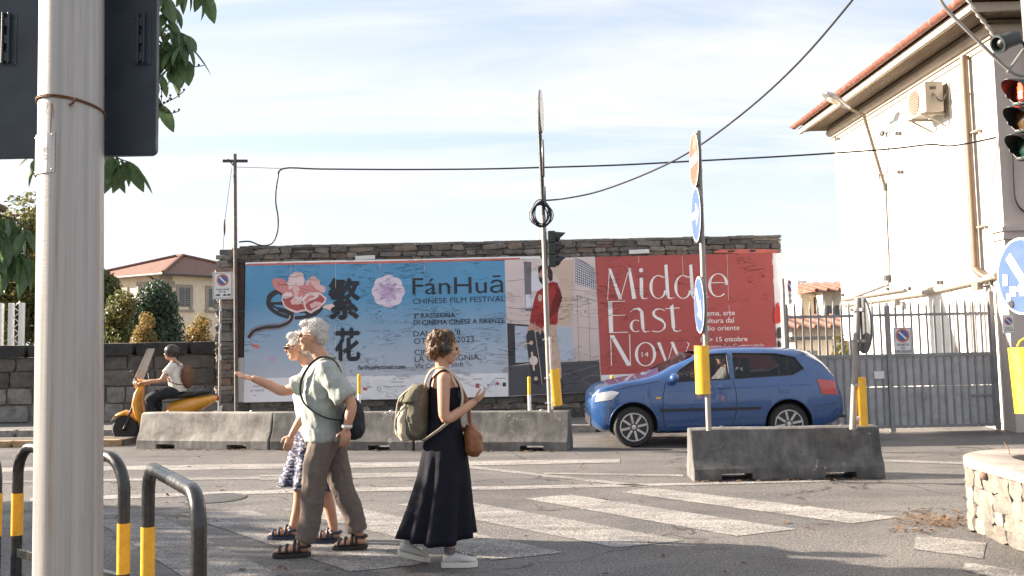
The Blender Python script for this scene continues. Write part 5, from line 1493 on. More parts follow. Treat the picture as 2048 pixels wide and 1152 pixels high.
# soil
mb = MB(); pi_ = pathp(-0.29); mb.add([p + V((0, 0, ph - 0.10)) for p in pi_] + [V((6.6, 4.6, ph - 0.10))], [tuple(range(len(pi_) + 1))]); mb.build('soil', pm('planter_soil', (0.13, 0.09, 0.06), 0.95, 0, 0.3, 8, 0.8, 30), t, fix=False)
PS = [unit_block('stone', M_PST, 0.07, 400 + i, 3) for i in range(8)]
def along(s):
    P_ = pathp(0); 
    for a, b in zip(P_, P_[1:]):
        L = (b - a).length
        if s <= L: return a + (b - a) * (s / L), (b - a).normalized()
        s -= L
    return P_[-1], V((1, 0, 0))
z = 0.0
for h in (0.12, 0.10, 0.14, 0.135):
    s_ = 1.0 + sr.uniform(0, 0.2)
    while s_ < 5.2:
        wd = sr.uniform(0.11, 0.30); p, d = along(s_ + wd / 2)
        M = Matrix((d, V((-d.y, d.x, 0)), V((0, 0, 1)))).transposed() @ Matrix.Rotation(sr.uniform(-0.10, 0.10), 3, 'Y')
        o = piece('stone', sr.choice(PS), p + V((0, 0, z + h / 2)) + V((-d.y, d.x, 0)) * sr.uniform(-0.046, -0.030), (wd * 1.02, 0.12, h * 1.06), t, M)
        s_ += wd
    z += h
# dry grass in the planter and a loose stone
M_STRAW = pm('straw', (0.24, 0.14, 0.07), 0.9, 0, 0.3, 30, 0)
mb = MB()
for i in range(420):
    x = rnd.uniform(4.15, 5.2); y = rnd.uniform(6.9, 7.95); b = V((x, y, ph - 0.11)); a = rnd.uniform(0, 6.28); l = rnd.uniform(0.06, 0.26)
    e_ = b + V((math.cos(a) * l, math.sin(a) * l, rnd.uniform(0.01, 0.13))); m_ = (b + e_) / 2 + V((0, 0, rnd.uniform(0.0, 0.05))); s2 = V((-math.sin(a), math.cos(a), 0)) * 0.0025
    mb.add([b - s2, b + s2, m_ + s2, m_ - s2, e_], [(0, 1, 2, 3), (3, 2, 4)])
tag(mb.build('dry_grass', M_STRAW, fix=False), 'dry brown grass lying in the stone planter', 'grass', kind='stuff')
b = V((4.05, 7.9, ph - 0.08))
o = MB().tube(spline([b, b + V((0.0, 0.01, 0.12)), b + V((-0.03, 0.02, 0.19))], 4), [0.004] * 8 + [0.002], 5).build('dry_stalk', M_STRAW); tag(o, 'single bent dry stalk standing at the planter edge', 'stalk')
o = MB().ell((px0 - 0.025, 7.5, ph - 0.10), (0.038, 0.038, 0.034), 10, 7).build('drain_knob', pm('rust_knob', (0.14, 0.09, 0.07), 0.8, 0, 0.2, 30, 0.4), t, smooth=True)

# straw litter on the asphalt by the planter, dead leaves along the barriers
mb = MB()
for i in range(260):
    g0 = G(1865, 1046); x = g0.x + rnd.gauss(0, 0.13); y = g0.y + rnd.gauss(0, 0.12); a = rnd.uniform(0, 6.28); l = rnd.uniform(0.03, 0.13); b = V((x, y, 0.006 + rnd.uniform(0, 0.02)))
    e_ = b + V((math.cos(a) * l, math.sin(a) * l, rnd.uniform(-0.003, 0.02))); s2 = V((-math.sin(a), math.cos(a), 0)) * 0.002
    mb.add([b - s2, b + s2, e_ + s2, e_ - s2], [(0, 1, 2, 3)])
tag(mb.build('straw_litter', M_STRAW, fix=False), 'small heap of dry straw on the asphalt beside the planter', 'litter', kind='stuff')
mb = MB()
def litter(x, y):
    a = rnd.uniform(0, 6.28); l = rnd.uniform(0.015, 0.05); d = V((math.cos(a), math.sin(a), rnd.uniform(-0.2, 0.3))) * l; s2 = V((-math.sin(a), math.cos(a), 0)) * l * 0.4; b = V((x, y, 0.012))
    mb.add([b - d, b - s2, b + d, b + s2 + V((0, 0, 0.01))], [(0, 1, 2, 3)])
for i in range(160):
    k = rnd.random(); p = FA.lerp(FB, k); litter(p.x, p.y - abs(rnd.gauss(0, 0.06)))
for i in range(70):
    p = NO + ND * rnd.uniform(0, NL); litter(p.x, p.y - 0.27 - abs(rnd.gauss(0, 0.05)))
for i in range(90):
    p = G(rnd.uniform(1780, 1960), rnd.uniform(1020, 1075)); litter(p.x, p.y)
for i in range(110):
    litter(rnd.uniform(-5, 4), rnd.uniform(6, 15))
tag(mb.build('leaf_litter', pm('dead_leaf', (0.11, 0.06, 0.03), 0.9, 0, 0.4, 30, 0), fix=False), 'scattered dead leaves along the barriers and planter', 'leaves', kind='stuff')

# ================================================================== trees
def leaf_cloud(mb, clumps, n, size, rr, flat=0.5):
    """many small leaf faces through the clumps' volume, thinner towards the rim"""
    wts = [c[1][0] * c[1][1] * c[1][2] for c in clumps]; tot = sum(wts)
    for (c, r), wt in zip(clumps, wts):
        c = V(c)
        for i in range(int(n * wt / tot) + 1):
            while True:
                p = V((rr.uniform(-1, 1), rr.uniform(-1, 1), rr.uniform(-1, 1)))
                if 0.02 < p.length < 1 and rr.random() < 0.35 + 0.65 * p.length: break
            q = c + V((p.x * r[0], p.y * r[1], p.z * r[2]))
            q += V((noise.noise(q * 0.9), noise.noise(q * 0.9 + V((7, 0, 0))), noise.noise(q * 0.9 + V((0, 9, 0))))) * r[0] * 0.25
            s = size * rr.uniform(0.6, 1.35)
            nrm = (p.normalized() + V((rr.uniform(-1, 1), rr.uniform(-1, 1), rr.uniform(-0.6, 1.2)))).normalized()
            a = nrm.orthogonal().normalized(); a = Matrix.Rotation(rr.uniform(0, 6.28), 3, nrm) @ a; b = nrm.cross(a)
            mb.add([q - a * s, q - b * s * flat + nrm * s * 0.15, q + a * s, q + b * s * flat + nrm * s * 0.15], [(0, 1, 2, 3)])
def tree(name, base, h, r, label, lm, n, size, seed, trunk_r=0.16, shape='round', group='trees behind the low wall', clumps=None, bark=None, flat=0.5):
    rr = random.Random(seed); base = V(base)
    t = thing(name, label, 'tree', base, 0, group)
    top = base + V((0, 0, h)); th = h * (0.45 if shape != 'shrub' else 0.2)
    mb = MB(); fork = base + V((rr.uniform(-.1, .1), rr.uniform(-.1, .1), th))
    mb.tube(spline([base - V((0, 0, 0.1)), base + V((0.05, 0, th * 0.5)), fork], 4), [trunk_r * (1.15 - 0.5 * i / 8) for i in range(9)], 8)
    if clumps is None:
        clumps = []
        k = 11
        for i in range(k):
            a = 2 * math.pi * i / k * 2.4 + rr.uniform(-0.4, 0.4); z = th * 0.85 + (h - th * 0.85) * ((i + 0.6) / k)
            u = (z / h)
            if shape == 'cone': rad = r * (1.12 - u) * 1.15
            elif shape == 'shrub': rad = r * (1.05 - u * 0.75)
            else: rad = r * math.sqrt(max(0.05, 1 - (2 * (u - 0.42)) ** 2 * 0.75)) * 0.72
            cr_ = r * rr.uniform(0.36, 0.52) * (1 - 0.35 * u if shape != 'round' else 1)
            clumps.append((base + V((math.cos(a) * rad * 0.62, math.sin(a) * rad * 0.62, z)), (cr_, cr_, cr_ * rr.uniform(0.75, 1.15))))
        clumps.append((base + V((0, 0, h * 0.62)), (r * 0.6, r * 0.6, h * 0.28)))
    for c, q in clumps:
        c = V(c); m_ = fork.lerp(c, 0.5) + V((rr.uniform(-.15, .15), rr.uniform(-.15, .15), rr.uniform(0, .2)))
        mb.tube(spline([fork, m_, c], 4), [trunk_r * 0.5 * (1 - i / 10) for i in range(9)], 5)
    mb.build('trunk', bark or M_BARK, t, smooth=True)
    mb = MB(); leaf_cloud(mb, clumps, n, size, rr, flat)
    mb.build('crown', lm, t, fix=False)
    return t
M_BARK = pm('bark', (0.10, 0.075, 0.055), 0.95, 0, 0.3, 12, 0.6, 30, stretch=(1, 1, 0.3))
M_L1 = mat_leaf('leaf_autumn_green', (0.050, 0.072, 0.022), (0.115, 0.125, 0.036), (0.25, 0.165, 0.05), 1.2, transl=0.45)
M_L2 = mat_leaf('leaf_dark_evergreen', (0.020, 0.042, 0.024), (0.038, 0.072, 0.040), (0.07, 0.11, 0.055), 1.5, transl=0.25)
M_L3 = mat_leaf('leaf_golden', (0.13, 0.115, 0.03), (0.26, 0.19, 0.055), (0.38, 0.21, 0.075), 2.0, transl=0.45)
def gp(px, Y): return V((at(px, 700, Y).x, Y, 0))
def hz_(px, py, Y): return at(px, py, Y).z
tree('autumn_tree', gp(40, 26), hz_(45, 428, 26), 2.0, 'tall tree with green and rusty leaves at the left edge', M_L1, 14000, 0.075, 1)
tree('autumn_tree', gp(-70, 28), hz_(0, 470, 28), 2.6, 'broad green tree cut by the left edge of the picture', M_L1, 12000, 0.085, 2)
tree('autumn_tree', gp(188, 25), hz_(210, 548, 25) * 0.93, 1.1, 'green and rusty tree right beside the thick foreground pole', M_L1, 10000, 0.07, 3)
tree('autumn_tree', gp(238, 23.5), hz_(240, 600, 23.5), 0.75, 'low leafy green tree between the foreground pole and dark round tree', M_L1, 6500, 0.055, 4)
tree('evergreen_tree', gp(307, 34), hz_(310, 572, 34) * 0.90, 1.35, 'round dark evergreen tree in front of the tiled house', M_L2, 12000, 0.085, 5, flat=0.35)
tree('golden_shrub', gp(290, 22.6), hz_(292, 618, 22.6) * 0.95, 0.6, 'golden pointed shrub in front of the dark round tree', M_L3, 6000, 0.035, 6, 0.05, 'cone', 'golden shrubs behind the low wall')
tree('golden_shrub', gp(396, 22.4), hz_(396, 632, 22.4), 0.66, 'golden shrub beside the stone wall corner', M_L3, 6000, 0.035, 7, 0.05, 'cone', 'golden shrubs behind the low wall')

# the street tree whose leaves hang into the picture; its crown is left of the frame
M_LBIG = mat_leaf('leaf_glossy', (0.055, 0.098, 0.042), (0.088, 0.15, 0.062), (0.13, 0.20, 0.08), 9.0, 0.32, 0.45)
lb = MB(); nseg = 6
for sgn in (-1, 1):
    vs_ = []
    for i in range(nseg + 1):
        u = i / nseg; wd = 0.21 * math.sin(math.pi * min(1, u * 0.98 + 0.01)) ** 0.75 * (1 - 0.25 * u); drop = -0.16 * u * u
        vs_.append(V((u, 0, drop))); vs_.append(V((u, sgn * wd, drop + wd * 0.28)))
    fs_ = [(2 * i, 2 * i + 2, 2 * i + 3, 2 * i + 1) for i in range(nseg)]
    lb.add(vs_, fs_ if sgn < 0 else [tuple(reversed(f)) for f in fs_])
LEAF = lb.mesh('leaf', False); setmat(LEAF, M_LBIG)
for p in LEAF.polygons: p.use_smooth = True
TB = V((-5.2, 5.0, 0.12))
t = thing('street_tree', 'tree with long glossy drooping leaves hanging into the upper left', 'tree', TB)
STREET = t
mb = MB(); tr = random.Random(5)
fork = TB + V((0.2, -0.1, 2.5))
mb.tube(spline([TB - V((0, 0, .1)), TB + V((0.1, 0, 1.2)), fork], 4), [0.16 - 0.005 * i for i in range(9)], 10)
ctop = [V((-4.2, 5.2, 5.2)), V((-5.6, 5.8, 5.0)), V((-3.2, 5.0, 4.6)), V((-5.5, 4.0, 4.9))]
LY_ = 4.3
def lp(x, y, Y=LY_): return at(x, y, Y)
limbs = [[fork, V((-4.2, 4.8, 3.5)), V((-3.0, 4.5, 3.9)), lp(240, -120), lp(330, -50)],
         [fork, V((-3.9, 4.7, 2.9)), V((-3.0, 4.6, 2.9)), lp(70, 250), lp(190, 300)],
         [fork, V((-4.2, 4.6, 2.6)), V((-3.2, 4.4, 2.45)), lp(-60, 400), lp(10, 420)]]
for L in limbs:
    p = spline(L, 5); mb.tube(p, [0.06 * (1 - 0.85 * i / len(p)) + 0.004 for i in range(len(p))], 6)
for c in ctop: mb.tube(spline([fork, fork.lerp(c, 0.5) + V((0, 0, 0.2)), c], 4), [0.07 - 0.006 * i for i in range(9)], 6)
mb.build('trunk', M_BARK, t, smooth=True)
def leaf_at(p, tip, L, roll):
    """one leaf object, base at p, pointing to the direction tip"""
    d = V(tip).normalized(); up = V((0, 0, 1)); y = up.cross(d)
    if y.length < 1e-3: y = V((1, 0, 0))
    y.normalize(); z = d.cross(y); M = Matrix((d, y, z)).transposed() @ Matrix.Rotation(roll, 3, 'X')
    piece('leaf', LEAF, p, (L, L * tr.uniform(0.8, 1.25), L * tr.uniform(0.6, 1.8)), t, M)
twigs = []
def sprig(pts, nl, ln, drop=1.0, Y=LY_):
    nl = int(nl * 1.35); ln *= 1.12
    p = spline([lp(x, y, Y + dy) for x, y, dy in pts], 6)
    twigs.append(p)
    for i in range(nl):
        k = (i + 0.5) / nl * (len(p) - 1); q = p[int(k)].lerp(p[min(len(p) - 1, int(k) + 1)], k % 1)
        side = 1 if i % 2 else -1
        d = V((side * tr.uniform(0.15, 0.75), tr.uniform(-0.7, 0.5), -drop * tr.uniform(0.5, 1.2)))
        leaf_at(q, d, ln * tr.uniform(0.75, 1.2), tr.uniform(-0.9, 0.9))
sprig([(290, -60, 0), (325, -10, 0), (345, 15, 0.1)], 8, 0.13)
sprig([(300, -40, .1), (325, 20, 0), (350, 60, 0), (368, 80, 0)], 9, 0.14)
sprig([(290, 0, 0), (315, 60, 0.1), (345, 95, 0), (375, 85, -.1)], 9, 0.14)
sprig([(285, 60, .1), (320, 110, 0), (335, 130, 0), (340, 140, 0)], 8, 0.13)
sprig([(280, 100, 0), (310, 180, 0), (318, 210, 0)], 5, 0.12)
sprig([(345, -60, 0), (380, -40, 0), (408, -22, 0)], 8, 0.13)
sprig([(320, 40, 0), (350, 60, 0), (372, 70, 0)], 6, 0.13)
sprig([(315, 95, .05), (345, 110, 0), (370, 118, 0)], 6, 0.13)
sprig([(300, 20, .1), (312, 60, .1), (318, 110, .1), (316, 150, .1)], 9, 0.13)
sprig([(190, 290, .1), (215, 305, 0), (240, 318, 0), (262, 325, 0)], 11, 0.13)
sprig([(180, 300, 0), (205, 325, .1), (225, 335, .1)], 6, 0.12)
sprig([(60, 310, 0), (75, 325, 0), (82, 328, 0)], 4, 0.10)
sprig([(-40, 405, 0), (0, 430, 0), (30, 440, .1), (55, 465, 0)], 10, 0.15)
sprig([(-40, 430, -.1), (0, 470, 0), (30, 500, 0), (55, 515, 0)], 11, 0.16)
sprig([(-50, 460, .1), (-10, 500, 0), (20, 520, 0)], 7, 0.15)
mb = MB(); berries = []
for p in twigs: mb.tube(p, [0.005 * (1 - 0.6 * i / len(p)) for i in range(len(p))], 5)
for pts in ([(318, 214, 0), (332, 205, 0), (352, 195, 0), (368, 182, 0)], [(318, 214, 0), (330, 224, 0), (345, 226, 0), (358, 222, 0)], [(322, 210, 0), (323, 190, 0), (323, 172, 0)], [(335, 205, 0), (342, 190, 0)], [(368, 132, 0), (385, 134, 0), (408, 131, 0)]):
    p = spline([lp(x, y) for x, y, _ in pts], 4); mb.tube(p, 0.0022, 4)
    for q in p[::3]: berries.append(q)
mb.each('twig', pm('dark_twig', (0.05, 0.04, 0.03), 0.8, 0, 0.2, 20, 0), t)
mb = MB()
for pts in ([(316, 68, 0), (330, 55, 0), (345, 54, 0)], [(318, 62, 0), (335, 62, 0)], [(315, 72, 0), (338, 70, 0)]):
    p = spline([lp(x, y) for x, y, _ in pts], 4); mb.tube(p, 0.003, 4)
    for q in p: mb.ell(q + V((tr.uniform(-.01, .01), 0, tr.uniform(-.015, .01))), 0.005, 6, 4)
bb = MB()
for q in berries: bb.ell(q + V((0, 0, 0.006)), 0.006, 6, 4)
bb.build('berries', pm('dark_twig', (0.05, 0.04, 0.03), 0.8, 0, 0.2, 20, 0), t, kind='stuff')
mb.build('flower_spray', pm('pale_flower', (0.5, 0.40, 0.2), 0.8, 0, 0.2, 20, 0), t)
mb = MB(); leaf_cloud(mb, [(c, (1.1, 1.1, 0.9)) for c in ctop], 5000, 0.07, tr, 0.4); mb.build('crown', M_LBIG, t, fix=False)

# neighbouring street trees further left; their shade reaches the near part of the crossing
structure('planted_verge', MB().prism([(-19, 5.95, 0), (-9, 5.95, 0), (-9, 12.4, 0), (-19, 12.4, 0)], (0, 0, 0.12)), M_GROUND)
for i, (x, y, h, r) in enumerate(((-11.8, 8.3, 3.9, 2.1), (-13.9, 10.4, 3.9, 2.1), (-15.0, 7.2, 4.2, 2.3))):
    tree('street_tree', (x, y, 0.1), h, r, ('street tree nearest the crossing left of the picture, seen only by its shade', 'street tree furthest up the verge left of the picture, seen only by its shade', 'street tree furthest left on the verge, seen only by its shade')[i], M_LBIG, 9000, 0.11, 50 + i, 0.18, 'round', 'street trees left of the crossing',
         clumps=[(V((x, y, 0.1)) + V((math.cos(k * 2.4) * r * 0.5, math.sin(k * 2.4) * r * 0.42, 1.1 + k * 0.29)), (r * 0.48, r * 0.48, r * 0.42)) for k in range(9)])

# ================================================================== tiled house far left
HD = 62.0
M_CREAM = mat_concrete('cream_render', (0.72, 0.62, 0.48), (0.62, 0.53, 0.40), (0.77, 0.67, 0.53), 0.2)
M_STONEQ = pm('grey_quoin', (0.30, 0.27, 0.22), 0.9, 0, 0.1, 3, 0.1)
M_SHUT = pm('shutter_grey', (0.20, 0.20, 0.19), 0.7, 0, 0.1, 3, 0)
M_WGLASS = pm('dark_window', (0.05, 0.06, 0.07), 0.15, 0, 0.2, 3, 0)
hc = at(330, 560, HD); hc.z = 0
ez = at(341, 547, HD).z
t = thing('tiled_house', 'cream house with a low red tiled hip roof beyond the trees', 'house', hc)
LL, LR = 10.0, 10.0
dr = V((0.544, 0.839, 0)).normalized(); dl = V((-dr.y, dr.x, 0))
P0, P1, P2, P3 = hc, hc + dr * LR, hc + dr * LR + dl * LL, hc + dl * LL
MB().prism([P0, P1, P2, P3], (0, 0, ez)).build('wall', M_CREAM, t)
ov = 0.55; R0, R1, R2, R3 = [p + V((0, 0, ez)) + o for p, o in ((P0, -(dr + dl) * ov), (P1, (dr - dl) * ov), (P2, (dr + dl) * ov), (P3, (dl - dr) * ov))]
ctr = (P0 + P2) / 2; rid = at(300, 514, (P0 + P2).y / 2).z
ra = V((ctr.x, ctr.y, rid)) - dl * 0.3; rb_ = V((ctr.x, ctr.y, rid)) + dl * 0.3
M_ROOFH = pm('tile_roof_rows', (0.17, 0.085, 0.062), 0.9, 0, 0.35, 3.0, 0.8, 3, dirt=(0.15, 0.085, 0.065), dscale=1.5, damt=0.6)
mb = MB(); mb.add([R0, R1, R2, R3, ra, rb_], [(0, 1, 4), (1, 2, 5, 4), (2, 3, 5), (3, 0, 4, 5), (3, 2, 1, 0)]); rf = mb.build('roof', M_ROOFH, t, fix=True)
mb = MB()
for a, b in ((R0, ra), (R1, ra), (R3, rb_), (ra, rb_)): mb.tube([a + V((0, 0, 0.05)), b + V((0, 0, 0.06))], 0.13, 6)
mb.build('ridge_tiles', M_ROOFH, rf)
mb = MB()
for a, b in ((R0, R1), (R3, R0)): mb.tube([a - V((0, 0, 0.06)), b - V((0, 0, 0.06))], 0.10, 8)
mb.build('gutter', pm('dark_gutter', (0.09, 0.075, 0.065), 0.6, 0, 0.1, 3, 0), t)
mb = MB(); q = P0 + dl * 0.7 - dr * 0.1
mb.tube(spline([q + V((0, 0, ez - 0.1)) - dr * 0.4 + dl * 0.4, q + V((0, 0, ez - 0.5)) - dr * 0.02, q + V((0, 0, ez - 1.0)), q], 4), 0.07, 8); mb.build('downpipe', pm('dark_gutter', (0.09, 0.075, 0.065), 0.6, 0, 0.1, 3, 0), t)
mb = MB()
for k in range(9):
    wq = 0.75 if k % 2 else 0.55; z0 = ez - 0.45 * (k + 1)
    mb.prism([P0 - (dr + dl) * 0.03, P0 + dr * wq - dl * 0.03, P0 + dr * wq, P0 , P0 + dl * wq, P0 + dl * wq - dr * 0.03], (0, 0, 0.42)) if False else None
    mb.bar(P0 + V((0, 0, z0 + 0.22)) - dl * 0.02, P0 + dr * wq + V((0, 0, z0 + 0.22)) - dl * 0.02, 0.05, 0.42)
    mb.bar(P0 + V((0, 0, z0 + 0.22)) - dr * 0.02, P0 + dl * wq + V((0, 0, z0 + 0.22)) - dr * 0.02, 0.05, 0.42)
mb.build('quoin', M_STONEQ, t)
def hwin(org, d, out, s, zc, wd, hh, shutters=True):
    c = org + d * s + V((0, 0, zc))
    wn = MB().bar(c - d * wd / 2, c + d * wd / 2, 0.10, hh).build('window', M_WGLASS, t)
    mb = MB()
    for e_ in (-1, 1): mb.bar(c + d * (e_ * (wd / 2 + 0.12)) - V((0, 0, hh / 2 + 0.2)), c + d * (e_ * (wd / 2 + 0.12)) + V((0, 0, hh / 2 + 0.2)), 0.16, 0.24, up=d)
    mb.bar(c - d * wd / 2 + V((0, 0, hh / 2 + 0.1)), c + d * wd / 2 + V((0, 0, hh / 2 + 0.1)), 0.16, 0.2); mb.bar(c - d * (wd / 2 + .3) - V((0, 0, hh / 2 + 0.28)), c + d * (wd / 2 + .3) - V((0, 0, hh / 2 + 0.28)), 0.3, 0.14)
    mb.build('frame', M_STONEQ, wn)
    mb = MB(); mb.bar(c - d * 0.03 + out * 0.06, c + d * 0.03 + out * 0.06, 0.03, hh)
    if shutters:
        for k in range(9): mb.bar(c - d * wd * 0.45 + out * 0.055 + V((0, 0, -hh / 2 + hh * (k + 0.5) / 9)), c + d * wd * 0.45 + out * 0.055 + V((0, 0, -hh / 2 + hh * (k + 0.5) / 9)), 0.02, 0.05)
    mb.build('shutter', M_SHUT if shutters else M_WHITE, wn)
wz_ = ez - 2.25
hwin(P0, dr, -dl, 1.5, wz_ + 0.75, 0.85, 1.25); hwin(P0, dr, -dl, 3.9, wz_ + 0.75, 0.85, 1.25); hwin(P0, dr, -dl, 7.4, wz_ + 0.75, 0.85, 1.25)
hwin(P0, dl, -dr, 2.2, wz_ + 0.95, 0.95, 1.3, False); hwin(P0, dl, -dr, 4.4, wz_ + 0.7, 0.6, 1.3, False)
o = MB().lathe([(0.55, 0), (0.55, 0.15), (0.40, 0.15), (0.40, 0)], P0 + dr * 5.5 + V((0, 0, at(405, 668, HD).z)) - dl * 0.05, -dl, 20, cap=False).build('arch_trim', M_STONEQ, t)

# white lattice uprights behind the low wall
t = thing('lattice_stand', 'white steel uprights with zigzag lacing behind the low wall at the left edge', 'stand', (at(30, 640, 20.6).x, 20.6, 0))
for a, b in ((-12, 5), (18, 26), (39, 47)):
    x0, x1 = at(a, 640, 20.6).x, at(b, 640, 20.6).x; zt = at(30, 606, 20.6).z
    MB().bx((x0, 20.55, 0.0), (x1, 20.67, zt)).build('upright', M_WHITE, t, bevel=0.01)
mb = MB(); x0, x1 = at(26, 640, 20.6).x, at(39, 640, 20.6).x; zz = [1.5 + 0.115 * i for i in range(11)]
mb.tube([(x0 if i % 2 else x1, 20.61, z) for i, z in enumerate(zz)], 0.012, 6); mb.build('lacing', M_WHITE, t)

# ================================================================== roofs behind the gate
M_OLDW = mat_concrete('old_cream', (0.56, 0.50, 0.41), (0.44, 0.39, 0.32), (0.64, 0.57, 0.47), 0.4)
def shed(x0, x1, Y, dep, eave, ridge, label, nwin=2, group='low houses behind the gate', wall=M_OLDW):
    X0, X1 = at(x0, 650, Y).x, at(x1, 650, Y).x; e = at((x0 + x1) / 2, eave, Y).z; r_ = at((x0 + x1) / 2, ridge, Y + dep / 2).z
    t = thing('small_house', label, 'house', ((X0 + X1) / 2, Y + dep / 2, 0), 0, group)
    MB().bx((X0, Y, 0), (X1, Y + dep, e)).build('wall', wall, t)
    mb = MB(); o = 0.3
    A = [V((X0 - o, Y - o, e)), V((X1 + o, Y - o, e)), V((X1 + o, Y + dep / 2, r_)), V((X0 - o, Y + dep / 2, r_)), V((X1 + o, Y + dep + o, e)), V((X0 - o, Y + dep + o, e))]
    mb.add(A, [(0, 1, 2, 3), (3, 2, 4, 5), (0, 3, 5), (1, 4, 2), (0, 5, 4, 1)]); rf = mb.build('roof', M_ROOFH, t)
    mb = MB(); k = int((X1 - X0) / 0.28)
    for i in range(k + 1):
        x = X0 - o + (X1 - X0 + 2 * o) * i / k; mb.tube([(x, Y - o - 0.02, e + 0.03), (x, Y + dep / 2, r_ + 0.04)], 0.07, 6)
    mb.build('roof_tile_row', M_ROOFH, rf, smooth=True)
    for i in range(nwin):
        x = X0 + (X1 - X0) * (i + 0.7) / (nwin + 0.4)
        w_ = MB().bx((x - 0.35, Y - 0.03, e - 1.5), (x + 0.35, Y - 0.004, e - 0.5)).build('window', M_WGLASS, t)
        MB().bx((x - 0.42, Y - 0.05, e - 1.58), (x + 0.42, Y - 0.031, e - 1.5)).build('sill', M_STONEQ, w_)
    return X0, X1, e, r_
shed(1583, 1700, 27, 5, 656, 634, 'low cream house with a red tiled roof seen through the gate bars', 3)
shed(1560, 1690, 38, 7, 628, 600, 'older house with a weathered tiled roof behind the low house', 2)
X0, X1, e, r_ = shed(1648, 1730, 33, 5, 582, 568, 'taller pale house with a brown roof beside the white building', 2)
for px, top, Y, lab in ((1611, 592, 34, 'slim rooftop chimney pot on the weathered roof'),):
    p = at(px, top, Y); o = MB().bx((p.x - 0.22, Y - 0.22, p.z - 1.2), (p.x + 0.22, Y + 0.22, p.z)).bx((p.x - 0.28, Y - 0.28, p.z - 0.06), (p.x + 0.28, Y + 0.28, p.z + 0.04)).build('chimney', M_OLDW, None, bevel=0.02); tag(o, lab, 'chimney')
for k, (px, top, bot) in enumerate(((1597, 560, 612), (1611, 566, 606), (1619, 572, 606))):
    Y = 37 + k; a, b = at(px, bot, Y), at(px, top, Y); mb = MB(); mb.tube([a - V((0, 0, 0.4)), b], 0.03, 5)
    mb.build('antenna_mast', M_DARKMETAL) if False else None
    t = thing('roof_antenna', ('leftmost rooftop aerial left of the white building', 'middle rooftop aerial left of the white building', 'rightmost rooftop aerial left of the white building')[k], 'antenna', a - V((0, 0, 0.4)), 0, 'aerials on the roofs behind the gate')
    mb.build('mast', M_STEEL, t); mb = MB()
    for j in range(4): z = b.z - 0.1 - 0.16 * j; mb.tube([(a.x - 0.35 + 0.05 * j, Y, z), (a.x + 0.35 - 0.05 * j, Y, z + 0.03)], 0.018, 4)
    mb.tube([(a.x, Y - 0.4, b.z - 0.2), (a.x, Y + 0.4, b.z - 0.2)], 0.018, 4); mb.each('element', M_STEEL, t)
# dark yard shed roofs and shrub just inside the gate
X0, X1 = at(1590, 690, 22).x, at(1665, 690, 22).x
t = thing('yard_shed', 'grey flat roofed shed behind the gate bars', 'shed', ((X0 + X1) / 2, 22.8, 0))
MB().bx((X0, 22, 0), (X1, 24, 1.45)).build('wall', M_OLDW, t); MB().bx((X0 - 0.15, 21.8, 1.45), (X1 + 0.15, 24.2, 1.53)).build('roof', M_DARKMETAL, t)
w_ = MB().bx((X0 + 0.15, 21.97, 0.6), (X0 + 0.5, 21.996, 1.2)).build('window', M_WGLASS, t)
tree('yard_shrub', gp(1680, 19.6), 1.55, 0.35, 'small green shrub behind the gate bars at the white wall', M_L1, 900, 0.05, 77, 0.03, 'shrub', 'shrubs in the yard')

# ================================================================== foreground pole, sign panel, hoops
FY = 2.25
def mat_fpole():
    m, t, b = nmat('painted_pole')
    vec = coords(t, 'World')
    st = noise_node(t, coords(t, 'World', (60, 60, 0.8)), 1.0, 5, 0.6)
    rings = noise_node(t, coords(t, 'World', (2, 2, 160)), 1.0, 3, 0.6)
    c = ramp(t, st.outputs[0], [(0.3, (0.27, 0.255, 0.245)), (0.5, (0.34, 0.322, 0.308)), (0.7, (0.40, 0.38, 0.362))]).outputs[0]
    rs = noise_node(t, coords(t, 'World', (38, 38, 1.3), loc=(2, 0, 0)), 1.0, 6, 0.7)
    c = mixc(t, mrange(t, rs.outputs[0], 0.58, 0.70, 0, 0.6), c, (0.22, 0.15, 0.10))
    gr = noise_node(t, coords(t, 'World', (14, 14, 3)), 1.0, 7, 0.7)
    c = mixc(t, mrange(t, gr.outputs[0], 0.5, 0.72, 0, 0.45), c, (0.20, 0.19, 0.18))
    sp = noise_node(t, vec, 55, 6, 0.75)
    c = mixc(t, mrange(t, sp.outputs[0], 0.66, 0.72, 0, 0.5), c, (0.22, 0.2, 0.18))
    t.links.new(c, b.inputs['Base Color'])
    t.links.new(mrange(t, st.outputs[0], 0.3, 0.7, 0.3, 0.5), b.inputs['Roughness']); b.inputs['Metallic'].default_value = 0.25
    n = bump(t, b, rings.outputs[0], 0.12, 0.004); bump(t, b, sp.outputs[0], 0.12, 0.003, n)
    return m
M_FPOLE = mat_fpole()
pa, pb_ = at(136, 1180, FY), at(144.5, -60, FY)
dn = (pa - pb_).normalized(); base = pa + dn * ((pa.z - 0.12) / -dn.z)
rp0, rp1 = 63.5 * FY / 1900, 61 * FY / 1900
t = thing('signal_pole', 'thick pale grey metal pole in the left foreground with wire and number plate', 'pole', base)
MB().tube([base, pa, pb_, pb_ - dn * 1.2], [rp0 + 0.004, rp0, rp1, rp1 - 0.004], 48).build('shaft', M_FPOLE, t, smooth=True)
MB().lathe([(rp0 + 0.10, 0), (rp0 + 0.10, 0.02), (rp0 + 0.012, 0.03), (rp0 + 0.006, 0.07)], base, n=32).build('base_flange', M_STEEL, t, smooth=True)
